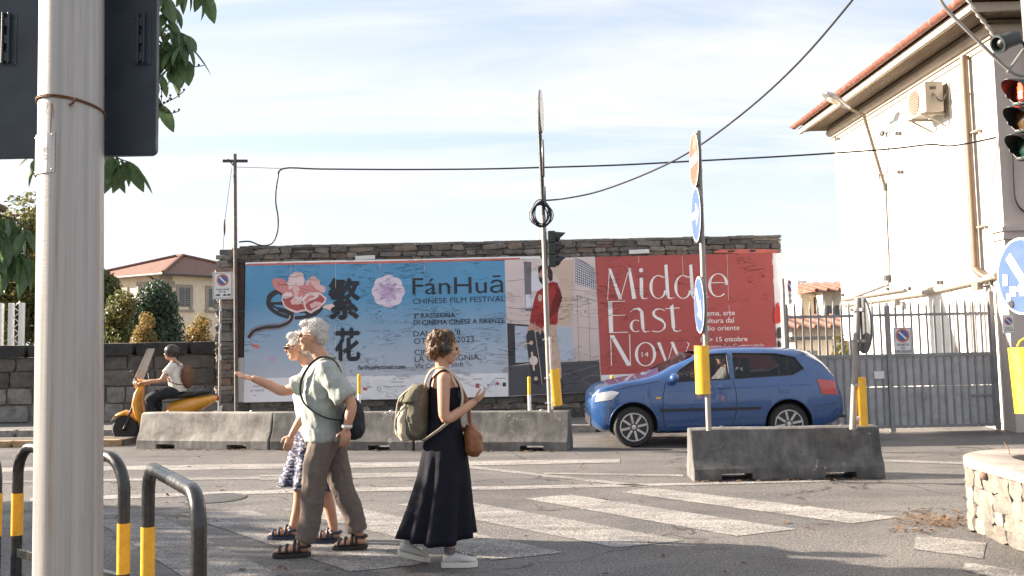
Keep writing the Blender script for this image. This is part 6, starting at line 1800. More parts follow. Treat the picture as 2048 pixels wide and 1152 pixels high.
# wire tied round it
ax = (pb_ - pa).normalized(); q = at(142, 218, FY)
mb = MB()
for k in range(4):
    pts = []
    for i in range(33):
        a = 2 * math.pi * i / 32
        tilt_ = 0.012 * math.cos(a + 2.2 + 0.1 * k) + 0.0028 * (k - 1.5) * math.sin(a * 1.0 + k)
        pts.append(q + V((math.cos(a), math.sin(a), 0)) * (rp1 + 0.0035 + 0.0008 * (k % 2)) + ax * (tilt_ + 0.0012 * k))
    mb.tube(pts, 0.0016, 5, cap=False)
c = at(148, 206, FY - rp1 - 0.004)
mb.tube(spline([c + V((-0.012, 0.002, -0.004)), c + V((0, -0.004, 0)), c + V((0.004, -0.006, 0.006)), c + V((0.012, -0.006, 0.008))], 4), 0.003, 5)
mb.build('wire_tie', pm('rusty_wire', (0.13, 0.055, 0.03), 0.8, 0.2, 0.3, 60, 0.2), t, smooth=True)
mb = MB()
for a_, z0_, z1_, w_ in ((-100, 0.004, 0.075, 0.0022), (-96, 0.006, 0.04, 0.0014), (-60, 0.008, 0.05, 0.0016), (-112, 0.0, 0.03, 0.0012)):
    rows = []
    for i in range(9):
        u = i / 8; a = R(a_) + 0.02 * math.sin(u * 5 + a_); r_ = rp1 + 0.0009; z = -z0_ - (z1_ - z0_) * u; hw = w_ * (1 - 0.75 * u) / rp1
        rows.append([q + V((math.cos(a + s_ * hw), math.sin(a + s_ * hw), 0)) * r_ + ax * z for s_ in (-1, 1)])
    mb.add([p for r in rows for p in r], [(2 * i, 2 * i + 1, 2 * i + 3, 2 * i + 2) for i in range(8)])
mb.each('rust_run', pm('rust_stain', (0.24, 0.14, 0.09), 0.7, 0, 0.2, 60, 0), t, fix=False)
# number plate bent round the shaft
mb = MB(); a0, a1 = R(-118), R(-75); zt, zb = at(130, 264, FY - rp1).z, at(130, 344, FY - rp1).z
qq = at(141, 300, FY)
for i in range(8):
    A, B = a0 - R(35) + (R(62)) * i / 8, a0 - R(35) + R(62) * (i + 1) / 8
    def cpt(a, z, r): return V((qq.x + math.cos(a) * r, qq.y + math.sin(a) * r, z))
    r1, r2 = rp1 + 0.0012, rp1 + 0.0032
    mb.add([cpt(A, zb, r1), cpt(B, zb, r1), cpt(B, zt, r1), cpt(A, zt, r1), cpt(A, zb, r2), cpt(B, zb, r2), cpt(B, zt, r2), cpt(A, zt, r2)], [(0, 3, 2, 1), (4, 5, 6, 7), (0, 1, 5, 4), (2, 3, 7, 6), (1, 2, 6, 5), (0, 4, 7, 3)])
pl = mb.build('number_plate', pm('thin_plate', (0.42, 0.41, 0.40), 0.5, 0.2, 0.1, 20, 0.05), t, smooth=30)
mb = MB()
for a in (a0 + R(22), a0 - R(30)):
    for z in (zt - 0.006, zb + 0.007): mb.ell(V((qq.x + math.cos(a) * (rp1 + 0.003), qq.y + math.sin(a) * (rp1 + 0.003), z)), 0.0028, 8, 6)
mb.each('rivet', M_STEEL, pl)
M_FADED = pm('faded_number_ink', (0.33, 0.325, 0.32), 0.6, 0, 0.1, 20, 0)
for txt, yy in (('00', 303), ('52', 318)):
    me = text_mesh(txt); xs_ = [v.co.x for v in me.vertices]; x0, x1 = min(xs_), max(xs_)
    zb0 = at(110, yy, FY - rp1).z
    for v in me.vertices:
        a = R(-128) + R(22) * (v.co.x - x0) / (x1 - x0); v.co = V((qq.x + math.cos(a) * (rp1 + 0.0037), qq.y + math.sin(a) * (rp1 + 0.0037), zb0 + v.co.y * 0.017))
    setmat(me, M_FADED); link('plate_number', me, pl)
# sign panel on the far side of the pole (its dark back faces us)
SY = FY + rp1 + 0.045
x0, x1 = at(-34, 200, SY).x, at(312, 200, SY).x; z0 = at(150, 313, SY).z; z1 = at(150, -150, SY).z
M_PANEL = pm('panel_back', (0.013, 0.022, 0.034), 0.5, 0, 0.18, 5, 0.05, dirt=(0.022, 0.034, 0.048), dscale=3, damt=0.5)
rc = 0.016; pts = []
for cx, cz, s_ in ((x1 - rc, z0 + rc, -math.pi / 2), (x1 - rc, z1 - rc, 0), (x0 + rc, z1 - rc, math.pi / 2), (x0 + rc, z0 + rc, math.pi)):
    pts += [V((cx + rc * math.cos(s_ + math.pi / 2 * i / 5), SY, cz + rc * math.sin(s_ + math.pi / 2 * i / 5))) for i in range(6)]
t2 = thing('road_sign', 'dark back of a large road sign mounted behind the foreground pole', 'road sign', ((x0 + x1) / 2, SY, z0))
MB().prism(pts, (0, 0.02, 0)).build('panel', M_PANEL, t2, bevel=0.002)
for pxc in (15, 284):
    c = at(pxc, 78, SY)
    b_ = MB().bx((c.x - 0.024, SY - 0.003, c.z - 0.068), (c.x + 0.024, SY - 0.0005, c.z + 0.066)).build('mounting_plate', M_PANEL, t2, bevel=0.0012, seg=1)
    mb = MB(); mb.bx((c.x - 0.009, SY - 0.015, c.z - 0.066), (c.x - 0.004, SY - 0.003, c.z + 0.066)); mb.bx((c.x + 0.006, SY - 0.015, c.z - 0.066), (c.x + 0.011, SY - 0.003, c.z + 0.066))
    for k in range(3): mb.bx((c.x - 0.004, SY - 0.011, c.z - 0.06 + k * 0.045), (c.x + 0.006, SY - 0.003, c.z - 0.037 + k * 0.045))
    mb.build('channel', M_PANEL, b_, bevel=0.001, seg=1)
    mb = MB()
    for dx in (-0.019, 0.019):
        for dz in (-0.058, 0.056): mb.lathe([(0.003, 0), (0.003, 0.002), (0, 0.0025)], (c.x + dx, SY - 0.003, c.z + dz), (0, -1, 0), 8)
    mb.each('bolt', M_DARKMETAL, b_)
mb = MB()
for z in (z0 + 0.16, z1 - 0.2): mb.bx((x0 + 0.05, SY - 0.03, z), (x1 - 0.05, SY - 0.0005, z + 0.03)) if z > at(150, -20, SY).z else None
mb.lathe([(rp1 + 0.001, -0.01), (rp1 + 0.004, -0.01), (rp1 + 0.004, 0.01), (rp1 + 0.001, 0.01)], at(143, -70, FY), n=24, cap=False); mb.build('clamp', M_STEEL, t2)

# bent tube hoops, black with yellow reflective sleeves
M_HOOP = pm('black_powder_coat', (0.014, 0.015, 0.016), 0.30, 0, 0.25, 14, 0.03, 60, coat=0.15, dirt=(0.05, 0.045, 0.04), dscale=20, damt=0.35)
M_HOOPY = pm('yellow_sleeve', (0.78, 0.38, 0.02), 0.4, 0, 0.10, 30, 0.08, 200, dirt=(0.50, 0.24, 0.02), dscale=16, damt=0.5)
def hoop(A, B, H, label, yellow, rb=0.17, r=0.030, rail=None):
    A = V((A.x, A.y, 0.12)); B = V((B.x, B.y, 0.12)); d = (B - A).normalized(); up = V((0, 0, 1))
    t = thing('bollard_hoop', label, 'hoop barrier', (A + B) / 2, 0, 'bent tube hoops in the foreground')
    zt = H - 0.12
    pts = [A, A + up * (zt - rb)] + arc(A + d * rb + up * (zt - rb), -d, up, rb, 0, math.pi / 2, 8)[1:] + arc(B - d * rb + up * (zt - rb), up, d, rb, 0, math.pi / 2, 8) + [B]
    MB().tube(pts, r, 18, ref=(0.3, 0.2, 1)).build('tube', M_HOOP, t, smooth=True)
    for P_, z0, z1 in ((A, *yellow[0]), (B, *yellow[1])):
        MB().lathe([(r + 0.0005, z0), (r + 0.002, z0), (r + 0.002, z1), (r + 0.0005, z1)], (P_.x, P_.y, 0), n=20, cap=False).build('sleeve', M_HOOPY, t, smooth=True)
    for P_ in (A, B): MB().lathe([(r + 0.05, 0), (r + 0.05, 0.01), (r + 0.004, 0.014)], P_, n=18).build('foot_plate', M_HOOP, t)
    if rail is not None: MB().bar(A + d * r + up * (rail - 0.12), B - d * r + up * (rail - 0.12), 0.03, 0.05).build('cross_bar', M_HOOP, t, bevel=0.003)
HB = 1.02
def hp(px, py, z=HB):   # foot of a leg whose bend reaches z at this pixel
    g = G(px, py, z); return g
# leg centre pixel and the pixel row where the tube top would stand over it
A1, B1 = hp(37, 902), hp(249, 928); A2, B2 = hp(297, 946), hp(398, 1004)
def zz_(P_, px, py): return at(px, py, P_.y).z
hoop(A1, B1, HB + 0.03, 'black bent tube hoop with yellow bands behind the thick foreground pole', ((zz_(A1, 35, 1070), zz_(A1, 35, 986)), (zz_(B1, 248, 1147), zz_(B1, 248, 1046))), rail=zz_(A1, 60, 1103))
hoop(A2, B2, HB + 0.03, 'black bent tube hoop standing alone right of the foreground pole', ((zz_(A2, 297, 1165), zz_(A2, 297, 1053)), (0.45, 0.62)), rb=0.13)
A3, B3 = hp(-190, 880), hp(-6, 912)
hoop(A3, B3, HB + 0.03, 'black and yellow bent tube hoop cut by the left edge', ((0.5, 0.7), (zz_(B3, 0, 1072), zz_(B3, 0, 986))))

# ================================================================== blue car
CL, CWY = 3.72, 13.95            # length, near side of the car (world Y)
cx0 = at(1186, 850, CWY).x       # nose
CW = 0.83                        # half width
ccy = CWY + CW
M_CARB = pm('blue_car_paint', (0.022, 0.075, 0.215), 0.26, 0.15, 0.06, 3, 0.0, coat=1.0, rvar=0.05)
M_CARDK = pm('car_interior', (0.025, 0.025, 0.028), 0.8, 0, 0.2, 8, 0.1)
M_CGLASS = mat_glass('car_glass', (0.03, 0.035, 0.04), 0.5)
M_CTRIM = pm('car_black_trim', (0.02, 0.02, 0.022), 0.5, 0, 0.1, 8, 0.02)
M_ALLOY = pm('alloy_rim', (0.55, 0.55, 0.56), 0.3, 0.8, 0.08, 10, 0.02)
M_HEADL2 = pm('headlamp_lens', (0.55, 0.56, 0.58), 0.12, 0.4, 0.15, 25, 0.1, 60, coat=1.0)
M_TAIL = pm('tail_lamp_red', (0.45, 0.03, 0.025), 0.15, 0, 0.1, 12, 0.05, coat=1.0)
M_HEADL = mat_glass('headlamp_glass', (0.75, 0.77, 0.80), 0.15, 0.05)
t = thing('car', 'small blue hatchback driving left behind the dark concrete barrier', 'car', (cx0 + CL / 2, ccy, 0))
def lin(x, T):
    for (a, b), (c, d) in zip(T, T[1:]):
        if x <= c: return b + (d - b) * max(0, (x - a)) / (c - a)
    return T[-1][1]
def smooth(x, T, w_=0.06): return (lin(x - w_, T) + 2 * lin(x, T) + lin(x + w_, T)) / 4
TOP = [(0, 0.68), (0.03, 0.80), (0.12, 0.87), (0.45, 0.95), (0.80, 1.005), (0.95, 1.045), (1.35, 1.25), (1.62, 1.375), (1.95, 1.425), (2.5, 1.43), (3.0, 1.40), (3.27, 1.355), (3.46, 1.20), (3.58, 0.98), (3.65, 0.88), (3.70, 0.72), (3.72, 0.60)]
BOT = [(0, 0.32), (0.12, 0.22), (0.6, 0.19), (3.1, 0.19), (3.55, 0.26), (3.72, 0.36)]
WID = [(0, 0.58), (0.06, 0.67), (0.2, 0.75), (0.45, 0.80), (0.9, 0.825), (2.6, 0.83), (3.2, 0.81), (3.5, 0.75), (3.66, 0.68), (3.72, 0.60)]
def section(x):
    zt, zb, w_ = smooth(x, TOP), smooth(x, BOT), smooth(x, WID)
    belt = min(0.90 + 0.06 * (x / CL), zt - 0.03)
    hi = zt - belt
    k = min(1, hi / 0.35)
    return [(0, zb), (w_ * 0.80, zb), (w_ * 0.93, zb + 0.04), (w_ * 0.985, zb + 0.13), (w_ * 1.0, 0.5 * (zb + belt) - 0.02), (w_ * 0.99, belt - 0.12), (w_ * 0.965, belt), (w_ * (0.965 - 0.06 * k), belt + hi * 0.35), (w_ * (0.95 - 0.15 * k), belt + hi * 0.72), (w_ * (0.93 - 0.21 * k), belt + hi * 0.88), (w_ * (0.86 - 0.25 * k), belt + hi * 0.96), (w_ * 0.42, zt - 0.004), (0, zt + 0.006)]
def side_w(x, z):
    s = section(x)
    for (a, b), (c, d) in zip(s[2:], s[3:]):
        if b <= z <= d and d > b: return a + (c - a) * (z - b) / (d - b)
    return s[-3][0]
def cp(x, y, z): return V((cx0 + x, ccy + y, z))     # y < 0 is the near side
mb = MB(); rings = []
NX = 56
xsn = [CL * (0.5 - 0.5 * math.cos(math.pi * i / NX)) for i in range(NX + 1)]
for x in xsn:
    s = section(x); rings.append([cp(x, -a, b) for a, b in s] + [cp(x, a, b) for a, b in reversed(s[1:-1])])
mb.loft(rings)
body = mb.build('body', [M_CARB, M_CARDK], t, smooth=45)
FWX, RWX, WR = 0.60, 2.86, 0.295
WIN = {'front_side': [(1.18, 0.945), (2.02, 0.965), (2.02, 1.335), (1.72, 1.325), (1.50, 1.225), (1.30, 1.10)], 'rear_side': [(2.10, 0.97), (2.95, 1.01), (3.12, 1.09), (3.02, 1.255), (2.75, 1.315), (2.10, 1.335)]}
cut = MB()
for fx in (FWX, RWX):
    for sgn in (-1, 1):
        cut.lathe([(WR + 0.055, -0.30), (WR + 0.055, 0.20)], cp(fx, sgn * 0.80, 0.31), (0, sgn, 0), 36)
cut2 = MB(); cut2.bx(cp(1.15, -0.56, 0.42), cp(2.42, 0.56, 1.30)); cut3 = MB(); cut3.bx(cp(2.40, -0.56, 0.74), cp(3.1, 0.56, 1.295))
cutters = [cut, cut2, cut3]
for nm, P_ in WIN.items():
    c_ = MB(); c_.prism([cp(x, -1.2, z) for x, z in P_], (0, 2.4, 0)); cutters.append(c_)
# windscreen and rear window openings
c_ = MB(); c_.prism([cp(1.00, -0.58, 1.06), cp(1.00, 0.58, 1.06), cp(1.50, 0.50, 1.40), cp(1.50, -0.50, 1.40)], (0.5, 0, -0.12)); cutters.append(c_)
c_ = MB(); c_.prism([cp(3.75, -0.50, 1.03), cp(3.75, 0.50, 1.03), cp(3.75, 0.44, 1.30), cp(3.75, -0.44, 1.30)], (-0.75, 0, 0)); cutters.append(c_)
tmp = []
for c_ in cutters:
    me = c_.mesh('cutter'); setmat(me, [M_CARB, M_CARDK])
    me.transform(MW[t.name].inverted())
    for p in me.polygons: p.material_index = 1
    o = bpy.data.objects.new('cutter', me); COL.objects.link(o); o.parent = t; tmp.append(o)
    md = body.modifiers.new('cut', 'BOOLEAN'); md.object = o; md.operation = 'DIFFERENCE'; md.solver = 'EXACT'
dg = bpy.context.evaluated_depsgraph_get(); dg.update()
me = bpy.data.meshes.new_from_object(body.evaluated_get(dg), depsgraph=dg)
body.modifiers.clear(); body.data = me
for o in tmp: bpy.data.objects.remove(o)
for p in me.polygons: p.use_smooth = True
me.set_sharp_from_angle(angle=R(40))
def side_patch(name, poly, mat, off, parent, sgn=-1, n=10, thick=0.0):
    """skin patch that follows the car's side; poly in (x, z)"""
    mb = MB(); x0, x1 = min(p[0] for p in poly), max(p[0] for p in poly); cols = []
    def zr(x):
        zs = []
        for (a, b), (c, d) in zip(poly, poly[1:] + poly[:1]):
            if (a <= x <= c or c <= x <= a) and abs(c - a) > 1e-6: zs.append(b + (d - b) * (x - a) / (c - a))
        return (min(zs), max(zs)) if zs else (0, 0)
    for i in range(n + 1):
        x = x0 + (x1 - x0) * min(0.999, max(0.001, i / n)); z0, z1 = zr(x)
        cols.append([cp(x, sgn * (side_w(x, z0 + (z1 - z0) * j / 6) + off), z0 + (z1 - z0) * j / 6) for j in range(7)])
    vs_ = [p for c in cols for p in c]; fs_ = [(i * 7 + j, i * 7 + j + 1, (i + 1) * 7 + j + 1, (i + 1) * 7 + j) for i in range(n) for j in range(6)]
    mb.add(vs_, fs_); return mb.build(name, mat, parent, smooth='all', fix=False)
def side_line(poly, w_, off, sgn=-1):
    pts = [cp(x, sgn * (side_w(x, z) + off), z) for x, z in poly]
    mb = MB(); mb.tube(pts, w_, 5); return mb
DOOR = [(1.06, 0.30), (1.02, 0.62), (1.10, 0.93)]
for sgn in (-1, 1):
    for nm, P_ in WIN.items():
        side_patch('window', [(1.5 if False else x, z) for x, z in P_], M_CGLASS, -0.006, t, sgn, 12)
        ln = P_ + [P_[0]]; dense = []
        for a, b in zip(ln, ln[1:]): dense += [(a[0] + (b[0] - a[0]) * k / 5, a[1] + (b[1] - a[1]) * k / 5) for k in range(5)]
        side_line(dense + [dense[0]], 0.010, 0.0, sgn).build('window_seal', M_CTRIM, t)
    dl_ = [(1.06, 0.27), (1.03, 0.45), (1.03, 0.70), (1.08, 0.93)]; dr_ = [(2.06, 0.97), (2.10, 0.75), (2.09, 0.5), (2.02, 0.27)]
    dpath = sp2(dl_, 5) + sp2([(1.08, 0.93), (2.06, 0.965)], 8) + sp2(dr_, 5) + sp2([(2.02, 0.27), (1.06, 0.27)], 8)
    d = side_line(dpath, 0.0075, -0.003, sgn).build('door', M_CTRIM, t)
    MB().box(cp(1.93, sgn * (side_w(1.93, 0.84) + 0.018), 0.84), (0.17, 0.022, 0.028)).build('handle', M_CARB, d, bevel=0.008)
    side_patch('rubbing_strip', [(0.98, 0.515), (2.45, 0.52), (2.45, 0.555), (0.98, 0.55)], M_CTRIM, 0.012, t, sgn)
    side_patch('sill', [(0.98, 0.235), (2.48, 0.235), (2.48, 0.285), (0.98, 0.285)], M_CARB, 0.012, t, sgn)
    m_ = MB().ell(cp(1.19, sgn * 0.92, 1.00), (0.075, 0.10, 0.07), 14, 10).build('mirror', M_CARB, t, smooth='all'); MB().bar(cp(1.2, sgn * 0.80, 0.965), cp(1.2, sgn * 0.88, 0.985), 0.05, 0.03).build('mirror_arm', M_CTRIM, m_)
    hl_ = side_patch('headlight', [(0.05, 0.66), (0.30, 0.70), (0.40, 0.80), (0.30, 0.83), (0.08, 0.79)], M_HEADL2, 0.006, t, sgn, 12)
    side_line(sp2([(0.30, 0.825), (0.60, 0.885), (1.0, 0.955)], 8), 0.006, -0.002, sgn).build('bonnet_gap', M_CTRIM, t)
    side_line(sp2([(0.22, 0.36), (0.24, 0.50), (0.27, 0.66)], 6), 0.005, -0.002, sgn).build('bumper_gap', M_CTRIM, t)
    side_line(sp2([(3.22, 0.52), (3.40, 0.56), (3.60, 0.58)], 6), 0.006, -0.002, sgn).build('bumper_gap', M_CTRIM, t)
    side_patch('side_indicator', [(0.93, 0.70), (1.0, 0.70), (1.0, 0.725), (0.93, 0.725)], M_YELLOW, 0.006, t, sgn, 3)
    side_line(sp2([(1.10, 0.80), (2.0, 0.83), (3.2, 0.86)], 12), 0.006, -0.001, sgn).build('shoulder_crease', M_CARB, t)
    for fx in (FWX, RWX):
        arcp = [(fx + (WR + 0.06) * math.cos(a), 0.31 + (WR + 0.06) * math.sin(a)) for a in [math.pi * (0.02 + 0.96 * i / 20) for i in range(21)]]
        side_line(arcp, 0.012, -0.004, sgn).build('arch_lip', M_CARB, t, smooth=True)
    # tail lamp wraps round the corner
    side_patch('taillight', [(3.36, 0.72), (3.62, 0.70), (3.60, 0.90), (3.30, 0.94)], M_TAIL, 0.008, t, sgn)
    for fx in (FWX, RWX):
        wc = cp(fx, sgn * 0.70, WR); ax = V((0, sgn, 0))
        wh = MB().lathe([(0.20, 0.085), (0.265, 0.092), (0.29, 0.07), (WR, 0.04), (WR, -0.05), (0.28, -0.085), (0.20, -0.08)], wc, ax, 36).build('wheel', M_RUBBER, t, smooth=40)
        mb = MB(); mb.lathe([(0.205, 0.086), (0.195, 0.092), (0.185, 0.06), (0.18, 0.03), (0.0, 0.03)], wc, ax, 36)
        mb.build('rim', M_CTRIM, wh, smooth=40)
        mb = MB(); mb.lathe([(0.212, 0.088), (0.205, 0.1), (0.19, 0.1), (0.184, 0.07)], wc, ax, 36, cap=False); mb.lathe([(0.05, 0.05), (0.045, 0.085), (0, 0.09)], wc, ax, 16)
        for k in range(8):
            a = 2 * math.pi * k / 8 + 0.2; dv_ = V((math.cos(a), 0, math.sin(a))); mb.bar(wc + ax * 0.075 + dv_ * 0.03, wc + ax * 0.082 + dv_ * 0.20, 0.034, 0.02, up=ax)
        mb.build('spokes', M_ALLOY, wh, smooth=40)
# glass front and rear
mb = MB(); mb.add([cp(0.985, -0.60, 1.035), cp(0.985, 0.60, 1.035), cp(1.53, 0.52, 1.345), cp(1.53, -0.52, 1.345)], [(0, 1, 2, 3)]); mb.build('windscreen', M_CGLASS, t, fix=False)
mb = MB(); mb.add([cp(3.545, -0.54, 1.02), cp(3.545, 0.54, 1.02), cp(3.33, 0.46, 1.31), cp(3.33, -0.46, 1.31)], [(0, 1, 2, 3)]); mb.build('rear_window', M_CGLASS, t, fix=False)
side_patch('fuel_flap', [(2.72, 0.74), (2.88, 0.74), (2.88, 0.86), (2.72, 0.86)], M_CARB, 0.004, t, -1, 4)
MB().bx(cp(-0.015, -0.50, 0.30), cp(0.06, 0.50, 0.42)).build('front_grille', M_CTRIM, t, bevel=0.01)
MB().tube([cp(1.75, 0, 1.40), cp(1.98, 0, 1.62)], 0.005, 5).build('aerial', M_CTRIM, t)
MB().tube([cp(1.02, -0.45, 1.05), cp(1.10, 0.05, 1.10)], 0.008, 5).build('wiper', M_CTRIM, t)
MB().bx(cp(3.66, -0.26, 0.56), cp(3.735, 0.26, 0.67)).build('number_plate', M_SIGNWHITE, t, bevel=0.004)
MB().bx(cp(3.45, -0.66, 0.36), cp(3.745, 0.66, 0.40)).build('bumper_strip', M_CTRIM, t, bevel=0.01)
mb = MB()
for y in (-0.34, 0.34):
    mb.box(cp(2.0, y, 0.60), (0.50, 0.44, 0.14)); mb.box(cp(2.28, y, 0.86), (0.13, 0.44, 0.55), M=Matrix.Rotation(0.2, 3, 'Y')); mb.box(cp(2.36, y, 1.19), (0.09, 0.22, 0.13))
mb.build('seat', pm('seat_fabric', (0.05, 0.05, 0.055), 0.9, 0, 0.2, 30, 0.2), t, bevel=0.03)
mb = MB(); c_ = cp(1.52, -0.34, 0.93); M3 = Matrix.Rotation(-0.5, 3, 'Y')
mb.tube([c_ + M3 @ V((0, math.cos(a) * 0.18, math.sin(a) * 0.18)) for a in [2 * math.pi * i / 24 for i in range(25)]], 0.014, 6); mb.bar(c_, c_ + V((-0.25, 0, -0.15)), 0.04, 0.04); mb.build('steering_wheel', M_CTRIM, t)
CARP = cp

# ================================================================== people
M_SKIN = pm('skin', (0.46, 0.25, 0.165), 0.5, 0, 0.10, 14, 0.06, 180)
M_SKIN.node_tree.nodes['Principled BSDF'].inputs['Subsurface Weight'].default_value = 0.08
M_SKIN.node_tree.nodes['Principled BSDF'].inputs['Subsurface Radius'].default_value = (0.02, 0.008, 0.004)
M_EYE = pm('eye_dark', (0.02, 0.015, 0.012), 0.2, 0, 0.1, 10, 0)
M_LIP = pm('lip', (0.36, 0.13, 0.10), 0.5, 0, 0.1, 10, 0)
def cloth(name, col, var=0.12, sc=14, weave=260.0, rough=0.88):
    if name in CACHE: return CACHE[name]
    m, t, b = nmat(name); vec = coords(t, 'Object')
    n1 = noise_node(t, vec, sc, 5, 0.6); n2 = noise_node(t, vec, weave, 2)
    c = ramp(t, n1.outputs[0], [(0.3, tuple(x * (1 - var) for x in col)), (0.7, tuple(min(1, x * (1 + var)) for x in col))]).outputs[0]
    t.links.new(c, b.inputs['Base Color']); b.inputs['Roughness'].default_value = rough; b.inputs['Specular IOR Level'].default_value = 0.2
    fold = noise_node(t, coords(t, 'Object', (1, 1, 0.5)), 9, 3, 0.5, 1.0)
    n = bump(t, b, fold.outputs[0], 0.35, 0.05); bump(t, b, n2.outputs[0], 0.12, 0.003, n)
    CACHE[name] = m; return m
def remesh(mb, name, voxel, mat, parent, it=3, disp=None, fac=0.5):
    me = mb.mesh(name, True); o = bpy.data.objects.new(name, me); COL.objects.link(o)
    md = o.modifiers.new('r', 'REMESH'); md.mode = 'VOXEL'; md.voxel_size = voxel; md.use_smooth_shade = True
    if it: s_ = o.modifiers.new('s', 'SMOOTH'); s_.factor = fac; s_.iterations = it
    dg = bpy.context.evaluated_depsgraph_get(); dg.update()
    m2 = bpy.data.meshes.new_from_object(o.evaluated_get(dg), depsgraph=dg)
    bpy.data.objects.remove(o)
    if disp:
        m2.update()
        nn = [v.normal.copy() for v in m2.vertices]
        for v, q in zip(m2.vertices, nn): v.co += q * disp(v.co)
    for p in m2.polygons: p.use_smooth = True
    setmat(m2, mat); m2.name = name
    return link(name, m2, parent)
def oval(c, a, b, n=16): return [V(c) + V(a) * math.cos(2 * math.pi * i / n) + V(b) * math.sin(2 * math.pi * i / n) for i in range(n)]
def limb(mb, pts, rs, n=12, end=True):
    P_ = spline(pts, 4); m = len(P_) - 1; k = len(rs) - 1; R_ = []
    for i in range(m + 1):
        u = i / m * k; j = min(int(u), k - 1); R_.append(rs[j] + (rs[j + 1] - rs[j]) * (u - j))
    mb.tube(P_, R_, n); mb.ell(P_[0], R_[0], 10, 8)
    if end: mb.ell(P_[-1], R_[-1], 10, 8)
class Person:
    def __init__(s, label, loc, rz):
        s.t = thing('person', label, 'person', loc, rz); s.M = MW[s.t.name]; s.R3 = s.M.to_3x3(); s.b = MB()
    def W(s, p): return s.M @ V(p)
    def D(s, d): return s.R3 @ V(d)
    def limb(s, pts, rs, mb=None): limb(mb or s.b, [s.W(p) for p in pts], rs, 12, mb is None)
    def torso(s, rings, mb=None, n=18):
        """rings: (centre, half depth, half width, twist)"""
        out = []
        for c, dx, wy, tw in rings:
            out.append(oval(s.W(c), s.D((math.cos(tw) * dx, math.sin(tw) * dx, 0)), s.D((-math.sin(tw) * wy, math.cos(tw) * wy, 0)), n))
        (mb or s.b).loft(out)
    def head(s, c, yaw=0.0, pitch=0.0, k=1.0, neck=None, neck_r=0.055):
        Mh = Matrix.Rotation(yaw, 3, 'Z') @ Matrix.Rotation(pitch, 3, 'Y')
        s.hc, s.Mh, s.k = V(c), Mh, k
        def h(x, y, z): return s.W(V(c) + Mh @ V((x * k, y * k, z * k)))
        s.h = h; A = s.R3 @ Mh; e = lambda p, r, n=14, m=10: s.b.ell(h(*p), tuple(q * k for q in r), n, m, A)
        e((-0.018, 0, 0.032), (0.094, 0.074, 0.086), 18, 14); e((0.028, 0, -0.022), (0.064, 0.060, 0.092), 16, 12)
        e((0.050, 0, -0.082), (0.038, 0.040, 0.030)); e((0.080, 0, 0.026), (0.018, 0.046, 0.014))
        e((0.098, 0, -0.020), (0.022, 0.014, 0.016)); s.b.tube([h(0.086, 0, 0.022), h(0.104, 0, -0.016)], [0.009 * k, 0.014 * k], 8)
        e((0.086, 0, -0.058), (0.012, 0.024, 0.010))
        for q in (-1, 1): e((-0.008, q * 0.076, -0.008), (0.022, 0.010, 0.032)); e((0.062, q * 0.036, -0.022), (0.026, 0.022, 0.026))
        if neck is not None: s.limb([V(c) + Mh @ V((-0.018, 0, -0.075)), neck], [neck_r, neck_r * 1.12])
    def face(s):
        k = s.k; A = s.R3 @ s.Mh
        mb = MB()
        for q in (-1, 1): mb.ell(s.h(0.086, q * 0.033, 0.008), (0.010 * k, 0.014 * k, 0.008 * k), 10, 8, A)
        mb.build('eyes', M_EYE, s.t, smooth='all')
        MB().ell(s.h(0.094, 0, -0.058), (0.007 * k, 0.022 * k, 0.006 * k), 10, 8, A).build('mouth', M_LIP, s.t, smooth='all')
    def hand(s, wrist, d, palm, thumb, curl=0.5, k=1.0, spread=0.1):
        """d: finger direction, palm: direction the palm looks, thumb: side the thumb is on (all local)"""
        d = V(d).normalized(); palm = V(palm); palm = (palm - d * palm.dot(d)).normalized(); th = d.cross(palm)
        if th.dot(V(thumb)) < 0: th = -th
        w_ = V(wrist); pc = w_ + d * 0.05 * k
        A = s.R3 @ Matrix((d, th, palm)).transposed()
        s.b.ell(s.W(pc), (0.055 * k, 0.040 * k, 0.017 * k), 14, 10, A)
        for i, (o, L) in enumerate(((0.030, 0.070), (0.010, 0.080), (-0.010, 0.075), (-0.029, 0.058))):
            f0 = w_ + d * 0.085 * k + th * o * k; dd = (d + th * o * spread * 12).normalized(); p = [f0 - d * 0.02 * k, f0]
            cur = f0
            for seg in range(3):
                a = curl * (0.45 + 0.55 * seg)
                dv_ = (dd * math.cos(a) + palm * math.sin(a)).normalized(); cur = cur + dv_ * (L * k * (0.44, 0.32, 0.24)[seg]); p.append(cur)
            s.b.tube([s.W(q) for q in p], [0.0095 * k, 0.0095 * k, 0.0088 * k, 0.0082 * k, 0.0070 * k], 8); s.b.ell(s.W(cur), 0.0072 * k, 8, 6)
        t0 = w_ + d * 0.025 * k + th * 0.026 * k
        p = [t0, t0 + (d * 0.5 + th * 0.75 + palm * 0.2).normalized() * 0.038 * k]; p.append(p[1] + (d * 0.85 + th * 0.35 + palm * 0.4 * curl).normalized() * 0.032 * k); p.append(p[2] + (d * 0.95 + th * 0.05 + palm * 0.6 * curl).normalized() * 0.024 * k)
        s.b.tube([s.W(q) for q in p], [0.013 * k, 0.011 * k, 0.0095 * k, 0.008 * k], 8); s.b.ell(s.W(p[-1]), 0.008 * k, 8, 6)
